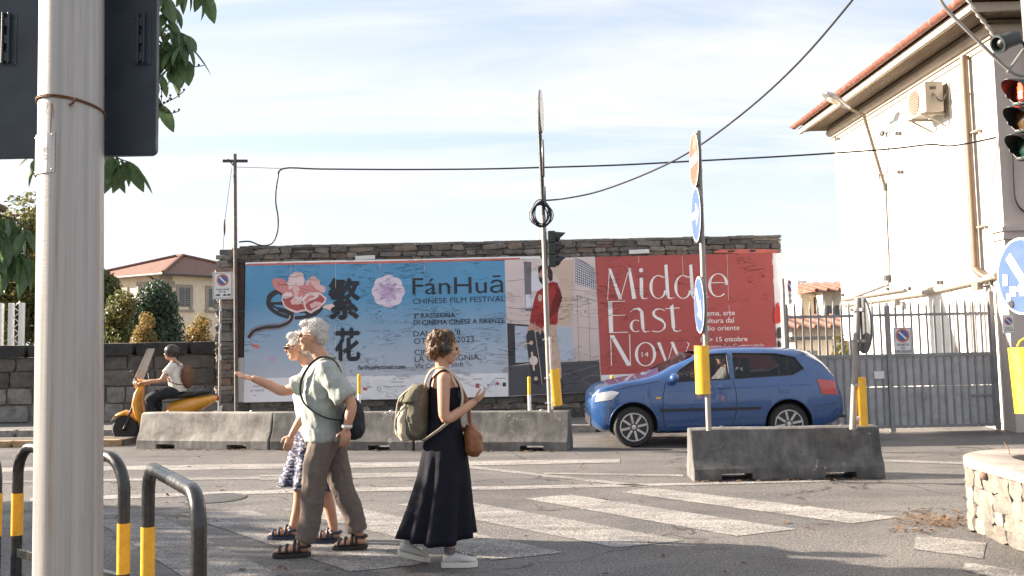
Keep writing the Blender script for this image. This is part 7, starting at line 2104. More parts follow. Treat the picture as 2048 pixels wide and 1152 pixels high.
    def foot(s, ankle, toe, k=1.0, mb=None, r=1.0):
        """bare or shod foot from the ankle to the toe point (both local, sole at the toe's z)"""
        a, b = V(ankle), V(toe); d = V((b.x - a.x, b.y - a.y, 0)).normalized(); sd = V((-d.y, d.x, 0)); out = []
        heel = a - d * 0.055 * k; heel.z = b.z + (a.z - 0.085) * 0.6
        L = (b - heel).length
        for u, wd, hh in ((0.0, 0.018, 0.035), (0.05, 0.030, 0.055), (0.22, 0.034, 0.085), (0.42, 0.036, 0.072), (0.68, 0.046, 0.048), (0.86, 0.044, 0.036), (0.97, 0.028, 0.026), (1.0, 0.012, 0.014)):
            p = heel.lerp(b, u); out.append(oval(s.W(p + V((0, 0, hh * 0.5 * k))), s.D(sd * wd * k * r), s.D(V((0, 0, hh * 0.5 * k * r))), 14))
        (mb or s.b).loft(out)
    def done(s, voxel=0.0065): return remesh(s.b, 'body', voxel, M_SKIN, s.t, 2, None, 0.4)
def folds(amp, sc, seed=0.0, zs=0.45):
    def f(co):
        a = noise.noise(V((co.x * sc + seed, co.y * sc, co.z * sc * zs)))
        q = V((co.x * sc * 1.3 + co.z * sc * 0.9, co.y * sc * 1.3 + seed, co.z * sc * 0.8 - co.x * sc * 0.5)); q += V((noise.noise(q * 0.7), noise.noise(q * 0.7 + V((5, 0, 0))), 0)) * 0.8
        r_ = 1 - abs(noise.noise(q)) * 2.2
        return amp * 0.8 * a + amp * 0.75 * max(0.0, r_) ** 3 + amp * 0.25 * noise.noise(V((co.x * sc * 4, co.y * sc * 4 + seed, co.z * sc * 3)))
    return f
def hair_blobs(p, pts, mat, r, voxel=0.006, amp=0.008, sc=40, name='hair'):
    mb = MB(); A = p.R3 @ p.Mh; k = p.k
    for (x, y, z), rr in pts: mb.ell(p.h(x, y, z), tuple(q * k for q in rr), 16, 12, A)
    o = remesh(mb, name, voxel, mat, p.t, 1, lambda co: amp * noise.noise(co * sc) + amp * 0.6 * noise.noise(co * sc * 2.7))
    # loose strands on the surface, so that the outline is not closed
    me = o.data; vs_ = [v.co.copy() for v in me.vertices]; ns_ = [v.normal.copy() for v in me.vertices]; fs_ = [tuple(q.vertices) for q in me.polygons]; hr = random.Random(len(vs_))
    mb = MB(); mb.add(vs_, fs_); cc_ = sum(vs_, V()) / len(vs_)
    for i in range(2600):
        j = hr.randrange(len(vs_)); b = vs_[j]; n_ = ns_[j]
        d = (n_ * hr.uniform(0.25, 0.9) + V((hr.uniform(-1, 1), hr.uniform(-1, 1), hr.uniform(-1.1, 0.5)))).normalized(); L = hr.uniform(0.010, 0.026); s_ = d.cross(n_)
        if s_.length < 1e-3: continue
        s_ = s_.normalized() * 0.0011; m_ = b + d * L * 0.6 + n_ * 0.002; e_ = b + d * L + V((0, 0, -L * 0.35))
        mb.add([b - s_, b + s_, m_ + s_ * 0.8, m_ - s_ * 0.8, e_], [(0, 1, 2, 3), (3, 2, 4)])
    m2 = mb.mesh(name, False); setmat(m2, mat)
    for q in m2.polygons: q.use_smooth = True
    o.data = m2
    return o
def hair_mat(name, c0, c1):
    m, t, b = nmat(name); n1 = noise_node(t, coords(t, 'Object', (1, 1, 0.35)), 90, 4, 0.6, 0.6)
    t.links.new(ramp(t, n1.outputs[0], [(0.35, c0), (0.65, c1)]).outputs[0], b.inputs['Base Color']); b.inputs['Roughness'].default_value = 0.55; bump(t, b, n1.outputs[0], 0.6, 0.01); return m
M_HAIRW = hair_mat('white_hair', (0.42, 0.40, 0.37), (0.68, 0.66, 0.62)); M_HAIRB = hair_mat('brown_hair', (0.045, 0.024, 0.012), (0.17, 0.09, 0.045)); M_HAIRD = hair_mat('dark_hair', (0.02, 0.014, 0.01), (0.06, 0.04, 0.03))
CAP_SHORT = [((-0.030, 0, 0.050), (0.094, 0.082, 0.082)), ((-0.070, 0, -0.005), (0.050, 0.070, 0.060)), ((0.040, 0, 0.100), (0.045, 0.055, 0.026))]

# ---- man with the outstretched arm
p = Person('white haired man in sage shirt and brown trousers stretching one arm out', (-1.47, 7.45, 0), math.pi)
MAN = p
p.torso([((0.0, 0, 0.86), 0.11, 0.165, 0), ((0.0, 0, 0.95), 0.125, 0.17, 0), ((0.02, 0, 1.05), 0.125, 0.16, 0.03), ((0.02, 0, 1.20), 0.125, 0.175, 0.08), ((0.0, 0, 1.34), 0.12, 0.19, 0.12), ((-0.01, 0, 1.43), 0.09, 0.18, 0.14), ((0.0, 0, 1.49), 0.06, 0.09, 0.1)])
p.head((0.105, 0, 1.665), 0.0, 0.06, 1.03, (0.01, 0, 1.46), 0.056)
p.limb([(-0.04, 0.185, 1.41), (-0.16, 0.215, 1.28), (-0.235, 0.235, 1.15), (-0.225, 0.24, 1.06), (-0.20, 0.235, 0.97)], [0.060, 0.048, 0.042, 0.040, 0.029])
p.hand((-0.20, 0.235, 0.965), (0.10, 0.0, -1), (0.3, -1, 0), (1, 0, 0), 0.8)
p.limb([(0.06, -0.175, 1.42), (0.22, -0.20, 1.30), (0.38, -0.225, 1.235), (0.50, -0.235, 1.285), (0.625, -0.245, 1.335)], [0.060, 0.050, 0.042, 0.040, 0.029])
p.hand((0.625, -0.245, 1.335), (1, -0.03, 0.26), (-0.2, 0.25, 1), (0, 0.9, 0.5), 0.28)
for pts in ([(0.0, 0.09, 0.88), (0.05, 0.10, 0.70), (0.085, 0.10, 0.50), (0.11, 0.10, 0.30), (0.165, 0.10, 0.09)], [(0.0, -0.09, 0.88), (-0.05, -0.10, 0.70), (-0.10, -0.10, 0.50), (-0.19, -0.10, 0.30), (-0.235, -0.10, 0.12)]):
    p.limb(pts, [0.085, 0.075, 0.056, 0.050, 0.036])
p.foot((0.165, 0.10, 0.085), (0.375, 0.12, 0.035)); p.foot((-0.235, -0.10, 0.11), (-0.035, -0.11, 0.03))
p.done(); p.face()
hair_blobs(p, CAP_SHORT, M_HAIRW, 1, 0.0045, amp=0.006, sc=75)
M_GLASS_FR = M_BLACK
mb = MB()
for q in (-1, 1):
    c = (0.105, q * 0.034, 0.008); mb.tube([p.h(c[0], c[1] + 0.024 * math.cos(a), c[2] + 0.018 * math.sin(a)) for a in [2 * math.pi * i / 14 for i in range(15)]], 0.0025, 5); mb.tube([p.h(0.102, q * 0.058, 0.012), p.h(0.0, q * 0.083, 0.010)], 0.003, 5)
mb.build('glasses', M_BLACK, p.t)
M_SHIRT = cloth('sage_shirt', (0.315, 0.342, 0.322))
mb = MB()
p.torso([((0.005, 0, 0.86), 0.150, 0.205, 0), ((0.012, 0, 0.95), 0.158, 0.205, 0), ((0.02, 0, 1.05), 0.158, 0.198, 0.03), ((0.02, 0, 1.20), 0.155, 0.205, 0.08), ((0.0, 0, 1.34), 0.148, 0.215, 0.12), ((-0.015, 0, 1.43), 0.115, 0.205, 0.14), ((-0.012, 0, 1.485), 0.078, 0.10, 0.1)], mb)
p.limb([(-0.04, 0.185, 1.40), (-0.12, 0.215, 1.30), (-0.20, 0.24, 1.19)], [0.085, 0.084, 0.088], mb); p.limb([(0.06, -0.175, 1.41), (0.17, -0.20, 1.32), (0.29, -0.215, 1.265)], [0.084, 0.080, 0.084], mb)
remesh(mb, 'shirt', 0.011, M_SHIRT, p.t, 3, folds(0.016, 7.0, 1.0))
mb = MB(); q0 = [p.W((0.0 + 0.075 * math.cos(a), 0.085 * math.sin(a), 1.485 + 0.022 * math.cos(a + math.pi))) for a in [2 * math.pi * i / 20 for i in range(21)]]; mb.tube(q0, 0.014, 6, cap=False); mb.build('collar', M_SHIRT, p.t, smooth='all')
M_TRS = cloth('brown_trousers', (0.15, 0.122, 0.108))
mb = MB()
p.torso([((0.0, 0, 0.80), 0.12, 0.175, 0), ((0.0, 0, 0.88), 0.132, 0.182, 0), ((0.0, 0, 0.97), 0.132, 0.178, 0)], mb)
p.limb([(0.0, 0.09, 0.86), (0.05, 0.10, 0.70), (0.08, 0.10, 0.50), (0.10, 0.10, 0.30), (0.145, 0.10, 0.12)], [0.115, 0.106, 0.092, 0.082, 0.078], mb)
p.limb([(0.0, -0.09, 0.86), (-0.05, -0.10, 0.70), (-0.10, -0.10, 0.50), (-0.18, -0.10, 0.30), (-0.225, -0.10, 0.14)], [0.115, 0.106, 0.092, 0.082, 0.078], mb)
remesh(mb, 'trousers', 0.011, M_TRS, p.t, 3, folds(0.008, 7.0, 4.0, 0.3))
M_SANDAL = pm('black_sandal', (0.022, 0.020, 0.020), 0.6, 0, 0.2, 20, 0.1)
def sandal(p, ankle, toe, m=M_SANDAL, lift=0.0):
    a, b = V(ankle), V(toe); d = V((b.x - a.x, b.y - a.y, 0)).normalized(); sd = V((-d.y, d.x, 0)); heel = a - d * 0.065; heel.z = b.z + (a.z - 0.085) * 0.6; b = b + d * 0.012
    rings = []
    for u, wd in ((0, 0.02), (0.06, 0.034), (0.3, 0.036), (0.55, 0.044), (0.8, 0.050), (0.95, 0.034), (1, 0.012)):
        q = heel.lerp(b, u); h0, h1 = -0.030, -0.002
        rings.append([p.W(q + sd * x * wd + V((0, 0, z))) for x, z in ((-1, h1), (1, h1), (1, h0), (-1, h0))])
    mb = MB(); mb.loft(rings); o = mb.build('sandal', m, p.t, bevel=0.004)
    mb = MB()
    for u, hh, wd in ((0.62, 0.064, 0.050), (0.80, 0.050, 0.052), (0.30, 0.095, 0.042), (0.42, 0.088, 0.042)):
        q = heel.lerp(b, u); mb.tube([p.W(q + sd * (math.cos(x) * wd) + V((0, 0, math.sin(x) * hh))) for x in [math.pi * i / 10 for i in range(11)]], 0.011, 6, flat=0.5)
    q = heel; mb.tube([p.W(a + d * (-0.058 * math.cos(x)) + sd * 0.043 * math.sin(x) + V((0, 0, -0.005))) for x in [-2.0 + 4.0 * i / 12 for i in range(13)]], 0.011, 6)
    mb.build('sandal_strap', m, p.t, smooth='all')
sandal(p, (0.165, 0.10, 0.085), (0.375, 0.12, 0.035)); sandal(p, (-0.235, -0.10, 0.11), (-0.035, -0.11, 0.03))
MB().lathe([(0.037, -0.012), (0.040, -0.012), (0.040, 0.012), (0.037, 0.012)], p.W((-0.203, 0.235, 0.985)), p.D((0.12, 0, -1)), 18, cap=False).build('wristwatch', M_SIGNWHITE, p.t, smooth='all')
# sling bag on his back
M_BAG = cloth('dark_bag', (0.025, 0.028, 0.035))
o = thing('sling_bag', 'dark sling bag on the back of the man in the sage shirt', 'bag', p.W((-0.24, 0.08, 0.95)))
mb = MB(); mb.ell(p.W((-0.225, 0.06, 1.02)), (0.075, 0.13, 0.16), 16, 12); mb.ell(p.W((-0.25, 0.08, 0.96)), (0.06, 0.11, 0.09), 14, 10); remesh(mb, 'pouch', 0.012, M_BAG, o, 3, folds(0.01, 12))
mb = MB(); mb.tube(spline([p.W(q) for q in ((-0.20, 0.10, 1.12), (-0.175, 0.17, 1.30), (-0.11, 0.15, 1.46), (0.0, 0.12, 1.505), (0.10, 0.13, 1.44), (0.165, 0.14, 1.30), (0.13, 0.18, 1.16), (-0.02, 0.235, 1.06), (-0.16, 0.17, 1.02))], 6), 0.006, 8, flat=3.4, ref=(0, 1, 0)); mb.build('strap', M_BAG, o, smooth='all')

# ---- woman walking with him
p = Person('white haired woman with sunglasses and patterned skirt beside the man in sage shirt', (-1.66, 7.92, 0), math.pi)
p.torso([((0.0, 0, 0.84), 0.11, 0.165, 0), ((0.0, 0, 0.93), 0.12, 0.17, 0), ((0.01, 0, 1.05), 0.11, 0.145, 0), ((0.02, 0, 1.18), 0.125, 0.155, 0), ((0.0, 0, 1.30), 0.11, 0.165, 0), ((-0.01, 0, 1.38), 0.08, 0.155, 0), ((0.0, 0, 1.44), 0.05, 0.075, 0)])
p.head((0.13, 0, 1.585), 0.05, 0.10, 0.98, (0.015, 0, 1.40), 0.048)
p.limb([(-0.01, 0.16, 1.35), (0.0, 0.19, 1.22), (0.01, 0.20, 1.09), (0.08, 0.205, 0.98), (0.14, 0.20, 0.88)], [0.050, 0.042, 0.036, 0.034, 0.025]); p.hand((0.14, 0.20, 0.88), (0.35, 0, -1), (0.0, -1, 0), (1, 0, 0), 0.6, 0.92)
p.limb([(-0.01, -0.16, 1.35), (-0.08, -0.19, 1.22), (-0.13, -0.20, 1.09), (-0.10, -0.205, 0.98), (-0.07, -0.20, 0.87)], [0.050, 0.042, 0.036, 0.034, 0.025]); p.hand((-0.07, -0.20, 0.87), (0.1, 0, -1), (0, 1, 0), (1, 0, 0), 0.6, 0.92)
p.limb([(0.0, 0.08, 0.85), (-0.03, 0.085, 0.66), (-0.08, 0.085, 0.47), (-0.14, 0.085, 0.28), (-0.175, 0.085, 0.095)], [0.08, 0.07, 0.052, 0.048, 0.033]); p.limb([(0.0, -0.08, 0.85), (0.07, -0.085, 0.66), (0.13, -0.085, 0.47), (0.15, -0.085, 0.28), (0.20, -0.085, 0.09)], [0.08, 0.07, 0.052, 0.048, 0.033])
p.foot((-0.175, 0.085, 0.09), (0.02, 0.09, 0.032), 0.92); p.foot((0.20, -0.085, 0.085), (0.40, -0.09, 0.032), 0.92)
p.done(); p.face()
hair_blobs(p, CAP_SHORT + [((-0.06, 0, -0.02), (0.055, 0.082, 0.06))], M_HAIRW, 1, 0.0045, amp=0.007, sc=70)
mb = MB()
for q in (-1, 1): mb.ell(p.h(0.104, q * 0.033, 0.008), (0.007, 0.028, 0.020), 12, 8, p.R3 @ p.Mh); mb.tube([p.h(0.100, q * 0.058, 0.012), p.h(0.0, q * 0.083, 0.010)], 0.004, 5)
mb.tube([p.h(0.106, -0.02, 0.012), p.h(0.106, 0.02, 0.012)], 0.003, 5); mb.build('sunglasses', M_BLACK, p.t, smooth='all')
M_BLOUSE = cloth('white_blouse', (0.70, 0.68, 0.68), 0.10, 22)
mb = MB(); p.torso([((0.0, 0, 0.90), 0.145, 0.185, 0), ((0.01, 0, 1.05), 0.135, 0.165, 0), ((0.02, 0, 1.18), 0.148, 0.175, 0), ((0.0, 0, 1.30), 0.132, 0.185, 0), ((-0.01, 0, 1.385), 0.10, 0.172, 0), ((0.0, 0, 1.425), 0.07, 0.09, 0)], mb)
for y in (1, -1): p.limb([(-0.01, y * 0.16, 1.34), (-0.02 if y < 0 else 0.0, y * 0.195, 1.22)], [0.070, 0.068], mb)
remesh(mb, 'blouse', 0.011, M_BLOUSE, p.t, 3, folds(0.012, 8.0, 9.0))
def mat_check():
    m, t, b = nmat('checked_skirt'); vec = coords(t, 'Object')
    n1 = noise_node(t, coords(t, 'Object', (1, 1, 2.2)), 26, 3, 0.6); n2 = noise_node(t, vec, 60, 2)
    c = ramp(t, n1.outputs[0], [(0.44, (0.035, 0.040, 0.085)), (0.52, (0.07, 0.075, 0.13)), (0.60, (0.48, 0.47, 0.50))]).outputs[0]
    t.links.new(c, b.inputs['Base Color']); b.inputs['Roughness'].default_value = 0.9; bump(t, b, n2.outputs[0], 0.2, 0.01); return m
def skirt(p, levels, mat, name='skirt', nf=11, n=66, seed=0):
    """levels: (centre, half depth, half width, fold depth)"""
    rings = []
    for c, dx, wy, fd in levels:
        r = []
        for i in range(n):
            a = 2 * math.pi * i / n; k = 1 + fd * math.sin(nf * a + seed + 0.8 * math.sin(3 * a)) + 0.5 * fd * math.sin(5 * a + seed * 2)
            r.append(p.W(V(c) + V((math.cos(a) * dx * k, math.sin(a) * wy * k, 0.02 * fd * 10 * math.sin(2 * a + seed)))))
        rings.append(r)
    out = []
    for a, b in zip(rings, rings[1:]):
        for k in range(5): out.append([x.lerp(y, k / 5) for x, y in zip(a, b)])
    out.append(rings[-1]); inner = [[c + (q - c) * 0.985 for q in r] for r in reversed(out) for c in [sum(r, V()) / len(r)]]
    mb = MB(); mb.loft(out + inner, cap=False); return mb.build(name, mat, p.t, smooth='all')
skirt(p, [((0.0, 0, 0.97), 0.135, 0.165, 0.0), ((0.0, 0, 0.86), 0.165, 0.20, 0.02), ((0.01, 0, 0.65), 0.20, 0.215, 0.06), ((0.03, 0, 0.44), 0.25, 0.24, 0.10)], mat_check())
M_NAVY = pm('navy_sandal', (0.025, 0.035, 0.07), 0.6, 0, 0.2, 20, 0.1)
sandal(p, (-0.175, 0.085, 0.09), (0.02, 0.09, 0.032), M_NAVY); sandal(p, (0.20, -0.085, 0.085), (0.40, -0.09, 0.032), M_NAVY)

# ---- woman with backpack looking at her phone
p = Person('woman in long black dress with backpack walking right while looking at a phone', (-0.515, 7.0, 0), 0.10)
p.torso([((0.0, 0, 0.84), 0.11, 0.165, 0), ((-0.01, 0, 0.92), 0.12, 0.17, 0), ((0.0, 0, 1.04), 0.10, 0.135, 0), ((0.015, 0, 1.17), 0.115, 0.145, 0), ((0.0, 0, 1.28), 0.10, 0.16, 0), ((-0.01, 0, 1.355), 0.075, 0.155, 0), ((-0.005, 0, 1.41), 0.048, 0.07, 0)])
p.head((0.015, 0, 1.555), 0.0, 0.20, 0.97, (-0.01, 0, 1.39), 0.047)
p.limb([(-0.005, -0.165, 1.335), (-0.01, -0.195, 1.20), (0.0, -0.205, 1.06), (0.10, -0.175, 1.10), (0.205, -0.13, 1.165)], [0.052, 0.044, 0.037, 0.036, 0.025]); p.hand((0.205, -0.13, 1.165), (0.85, 0.25, 0.55), (-0.5, 0.45, 0.7), (0, 0.3, 1), 0.75, 0.92)
p.limb([(-0.005, 0.165, 1.335), (0.0, 0.20, 1.20), (0.02, 0.205, 1.07), (0.08, 0.14, 0.98), (0.14, 0.06, 0.96)], [0.052, 0.044, 0.037, 0.036, 0.025]); p.hand((0.14, 0.06, 0.96), (0.7, -0.6, 0.1), (-0.3, 0, -1), (0, 0.3, 1), 0.8, 0.92)
p.limb([(0.0, -0.08, 0.85), (0.03, -0.085, 0.66), (0.05, -0.085, 0.47), (0.03, -0.085, 0.28), (0.02, -0.085, 0.095)], [0.08, 0.072, 0.055, 0.05, 0.034]); p.limb([(0.0, 0.08, 0.85), (-0.02, 0.085, 0.66), (-0.06, 0.085, 0.48), (-0.18, 0.085, 0.32), (-0.29, 0.085, 0.20)], [0.08, 0.072, 0.055, 0.05, 0.034])
p.foot((0.02, -0.085, 0.085), (0.20, -0.10, 0.03), 0.92); p.foot((-0.29, 0.085, 0.19), (-0.13, 0.09, 0.03), 0.92)
p.done(); p.face()
cur = random.Random(3); pts = [((-0.03, 0, 0.045), (0.098, 0.086, 0.085)), ((-0.085, 0, -0.02), (0.055, 0.080, 0.085))]
for i in range(70):
    a = cur.uniform(0, 6.28); u = cur.uniform(-0.9, 1.0); x, y, z = -0.045 + 0.085 * math.cos(a) * math.sqrt(1 - u * u * 0.8), 0.088 * math.sin(a) * math.sqrt(1 - u * u * 0.8), 0.02 + 0.10 * u
    if x > 0.045 and z < 0.06: continue
    if z < -0.02: x -= 0.02
    r_ = cur.uniform(0.016, 0.030); pts.append(((x, y, z), (r_, r_, r_ * 1.2)))
hair_blobs(p, pts, M_HAIRB, 1, amp=0.010, sc=60)
mb = MB(); mb.tube([p.h(-0.005, 0.098 * math.cos(a), 0.01 + 0.125 * math.sin(a)) for a in [math.pi * i / 16 for i in range(17)]], 0.010, 8)
for q in (-1, 1): mb.lathe([(0.030, -0.01), (0.034, 0), (0.034, 0.02), (0.026, 0.032), (0, 0.034)], p.h(0.0, q * 0.088, -0.005), p.R3 @ V((0, q, 0)), 16)
hp_ = mb.build('headphones', M_BLACK, None, smooth='all'); tag(hp_, 'black headphones worn over the brown hair of the woman with backpack', 'headphones')
M_DRESS = cloth('black_dress', (0.010, 0.010, 0.017), 0.2)
mb = MB(); p.torso([((-0.005, 0, 0.90), 0.130, 0.178, 0), ((0.0, 0, 1.04), 0.115, 0.150, 0), ((0.015, 0, 1.17), 0.128, 0.158, 0), ((0.004, 0, 1.27), 0.112, 0.162, 0)], mb); remesh(mb, 'dress_top', 0.010, M_DRESS, p.t, 2, folds(0.006, 10))
mb = MB()
for y in (0.075, -0.075): mb.tube(spline([p.W(q) for q in ((0.11, y, 1.25), (0.085, y * 1.25, 1.345), (0.0, y * 1.4, 1.40), (-0.085, y * 1.2, 1.34), (-0.105, y, 1.25))], 4), 0.010, 6, flat=0.4)
mb.build('dress_strap', M_DRESS, p.t, smooth='all')
skirt(p, [((-0.005, 0, 0.98), 0.122, 0.158, 0.0), ((-0.005, 0, 0.86), 0.155, 0.19, 0.02), ((-0.02, 0, 0.62), 0.19, 0.20, 0.05), ((-0.05, 0, 0.40), 0.225, 0.22, 0.09), ((-0.08, 0, 0.20), 0.265, 0.25, 0.12)], M_DRESS, seed=1.3)
M_SNK = cloth('white_sneaker', (0.52, 0.50, 0.475), 0.06, 20); M_SOLE = pm('white_rubber', (0.62, 0.59, 0.53), 0.6, 0, 0.06, 20, 0.05); M_SOCK = cloth('grey_sock', (0.16, 0.155, 0.16))
for an, to in (((0.02, -0.085, 0.085), (0.215, -0.10, 0.032)), ((-0.29, 0.085, 0.19), (-0.12, 0.09, 0.032))):
    mb = MB(); p.foot(an, to, 0.94, mb, 1.08); a_ = V(an); p.limb([a_ + V((0, 0, -0.02)), a_ + V((-0.005, 0, 0.012))], [0.042, 0.040], mb); sh = remesh(mb, 'sneaker', 0.007, M_SNK, p.t, 2)
    a, b = V(an), V(to); d = V((b.x - a.x, b.y - a.y, 0)).normalized(); sd = V((-d.y, d.x, 0)); heel = a - d * 0.068; heel.z = b.z + (a.z - 0.085) * 0.6; rings = []
    for u, wd in ((0.02, 0.02), (0.07, 0.034), (0.3, 0.036), (0.55, 0.042), (0.8, 0.046), (0.95, 0.032), (1.01, 0.012)):
        q = heel.lerp(b, u); rings.append([p.W(q + sd * x * wd + V((0, 0, z))) for x, z in ((-1, 0.006), (1, 0.006), (1, -0.030), (-1, -0.030))])
    mb = MB(); mb.loft(rings); mb.build('sole', M_SOLE, sh, bevel=0.004)
    mb = MB()
    for k in range(4): q = heel.lerp(b, 0.48 + 0.07 * k); mb.tube([p.W(q + sd * x * 0.024 + V((0, 0, 0.086 - 0.011 * k))) for x in (-1, 0, 1)], 0.004, 5)
    mb.build('lace', M_SOLE, sh)
    mb = MB(); p.limb([a + V((0, 0, 0.01)), a + V((0.0, 0, 0.06))], [0.041, 0.042], mb); remesh(mb, 'sock', 0.008, M_SOCK, p.t, 1)
# backpack
M_PACK = cloth('olive_canvas', (0.115, 0.107, 0.082)); M_CREAMC = cloth('cream_canvas', (0.44, 0.38, 0.29))
o = thing('backpack', 'olive backpack with cream straps on the back of the woman in black', 'backpack', p.W((-0.24, 0, 0.84)))
mb = MB(); mb.loft([oval(p.W(c), p.D((dx, 0, 0)), p.D((0, wy, 0)), 18) for c, dx, wy in (((-0.20, 0, 0.90), 0.07, 0.10), ((-0.21, 0, 0.94), 0.095, 0.13), ((-0.215, 0, 1.07), 0.10, 0.135), ((-0.195, 0, 1.20), 0.085, 0.125), ((-0.165, 0, 1.27), 0.055, 0.10))]); bd = remesh(mb, 'pack_body', 0.012, M_PACK, o, 3, folds(0.014, 9))
mb = MB(); mb.loft([oval(p.W(c), p.D((dx, 0, 0)), p.D((0, wy, 0)), 16) for c, dx, wy in (((-0.275, 0, 0.90), 0.045, 0.09), ((-0.30, 0, 0.94), 0.055, 0.115), ((-0.305, 0, 1.06), 0.050, 0.11), ((-0.28, 0, 1.14), 0.03, 0.09))]); remesh(mb, 'front_pocket', 0.010, M_CREAMC, o, 2, folds(0.008, 10))
mb = MB(); mb.loft([oval(p.W(c), p.D((dx, 0, 0)), p.D((0, wy, 0)), 18) for c, dx, wy in (((-0.235, 0, 1.17), 0.095, 0.138), ((-0.205, 0, 1.24), 0.09, 0.135), ((-0.175, 0, 1.30), 0.045, 0.11))]); remesh(mb, 'flap', 0.011, M_PACK, o, 2, folds(0.008, 10))
for y in (-0.10, 0.10):
    mb = MB(); mb.tube(spline([p.W(q) for q in ((-0.15, y * 0.8, 1.27), (-0.09, y * 1.2, 1.40), (0.02, y * 1.35, 1.405), (0.115, y * 1.35, 1.28), (0.11, y * 1.7, 1.12), (-0.02, y * 1.9, 1.0), (-0.16, y * 1.3, 0.90))], 6), 0.007, 8, flat=3.4, ref=(0, 1, 0)); mb.build('shoulder_strap', M_CREAMC, o, smooth='all')
mb = MB()
for y in (-0.06, 0.06): mb.tube(spline([p.W(q) for q in ((-0.22, y, 1.29), (-0.325, y, 1.20), (-0.352, y, 1.07), (-0.362, y, 0.95))], 5), 0.005, 8, flat=2.8, ref=(0, 1, 0))
mb.each('closing_strap', M_CREAMC, o, smooth='all')
# shoulder bag and phone
M_LEATH = pm('brown_leather', (0.22, 0.085, 0.035), 0.5, 0, 0.2, 10, 0.15, 60)
o = thing('handbag', 'brown leather handbag hanging at the hip of the woman in black', 'handbag', p.W((0.20, -0.06, 0.78)))
mb = MB(); mb.loft([oval(p.W(c), p.D((dx, 0, 0)), p.D((0, wy, 0)), 16) for c, dx, wy in (((0.20, -0.05, 0.78), 0.05, 0.09), ((0.205, -0.05, 0.82), 0.072, 0.13), ((0.20, -0.05, 0.93), 0.065, 0.13), ((0.185, -0.05, 1.00), 0.03, 0.11))]); remesh(mb, 'bag_body', 0.010, M_LEATH, o, 2, folds(0.008, 12))
mb = MB(); mb.tube(spline([p.W(q) for q in ((0.185, 0.06, 0.99), (0.16, 0.10, 1.15), (0.10, 0.11, 1.30), (0.0, 0.125, 1.415), (-0.10, 0.08, 1.30))], 6), 0.010, 8, flat=0.5); mb.tube(spline([p.W(q) for q in ((0.185, -0.14, 0.99), (0.17, -0.05, 1.16), (0.12, 0.06, 1.28))], 6), 0.010, 8, flat=0.5); mb.build('bag_strap', M_LEATH, o, smooth='all')
dv_ = V((0.60, 0.10, 0.60)).normalized(); nv = V((-0.72, 0.2, 0.66)); nv = (nv - dv_ * nv.dot(dv_)).normalized(); c = V((0.315, -0.085, 1.262))
A = p.R3 @ Matrix((dv_, nv.cross(dv_), nv)).transposed()
o = thing('phone', 'smartphone with pale blue case in the hand of the woman in black', 'phone', p.W(c))
MB().box(p.W(c), (0.15, 0.074, 0.008), M=A).build('case', pm('pale_blue_case', (0.42, 0.52, 0.66), 0.35, 0, 0.05, 10, 0), o, bevel=0.003); MB().box(p.W(c + nv * 0.0046), (0.14, 0.066, 0.001), M=A).build('screen', M_EYE, o)

# ---- driver of the blue car
dloc = CARP(1.98, -0.34, 0.62)
p = Person('driver in white shirt at the wheel of the blue car', (dloc.x, dloc.y, 0.0), math.pi)
zs = 0.70
p.torso([((0.0, 0, zs - 0.02), 0.12, 0.17, 0), ((-0.02, 0, zs + 0.08), 0.12, 0.17, 0), ((-0.07, 0, zs + 0.22), 0.115, 0.17, 0), ((-0.10, 0, zs + 0.36), 0.10, 0.18, 0), ((-0.11, 0, zs + 0.42), 0.07, 0.16, 0), ((-0.10, 0, zs + 0.46), 0.05, 0.07, 0)])
p.head((-0.05, 0, zs + 0.555), 0.0, 0.0, 0.90, (-0.10, 0, zs + 0.43), 0.05)
for y in (1, -1):
    p.limb([(-0.09, y * 0.17, zs + 0.37), (0.0, y * 0.21, zs + 0.24), (0.12, y * 0.21, zs + 0.17), (0.24, y * 0.19, zs + 0.21), (0.37, y * 0.16, zs + 0.27)], [0.056, 0.046, 0.040, 0.037, 0.027]); p.hand((0.37, y * 0.16, zs + 0.27), (0.6, 0, 0.8), (0.6, -y * 0.6, -0.3), (0, -y, 0.2), 1.0, 0.9)
    p.limb([(0.02, y * 0.09, zs), (0.22, y * 0.11, zs + 0.02), (0.42, y * 0.12, zs + 0.0)], [0.085, 0.075, 0.06]); p.limb([(0.42, y * 0.12, zs), (0.52, y * 0.12, zs - 0.15), (0.60, y * 0.12, zs - 0.22)], [0.058, 0.05, 0.04])
p.done(0.009); p.face(); hair_blobs(p, CAP_SHORT, M_HAIRD, 1, 0.008)
mb = MB(); p.torso([((0.0, 0, zs - 0.02), 0.135, 0.185, 0), ((-0.02, 0, zs + 0.08), 0.135, 0.185, 0), ((-0.07, 0, zs + 0.22), 0.13, 0.185, 0), ((-0.10, 0, zs + 0.36), 0.115, 0.192, 0), ((-0.11, 0, zs + 0.425), 0.085, 0.165, 0)], mb)
for y in (1, -1): p.limb([(-0.09, y * 0.17, zs + 0.365), (0.0, y * 0.21, zs + 0.24), (0.06, y * 0.212, zs + 0.20)], [0.072, 0.064, 0.062], mb)
remesh(mb, 'shirt', 0.011, cloth('white_shirt', (0.68, 0.67, 0.66)), p.t, 2, folds(0.01, 8))
mb = MB()
for y in (1, -1): p.limb([(0.02, y * 0.09, zs - 0.01), (0.22, y * 0.11, zs + 0.015), (0.42, y * 0.12, zs - 0.005)], [0.10, 0.088, 0.075], mb)
remesh(mb, 'trousers', 0.012, M_BAG, p.t, 2)

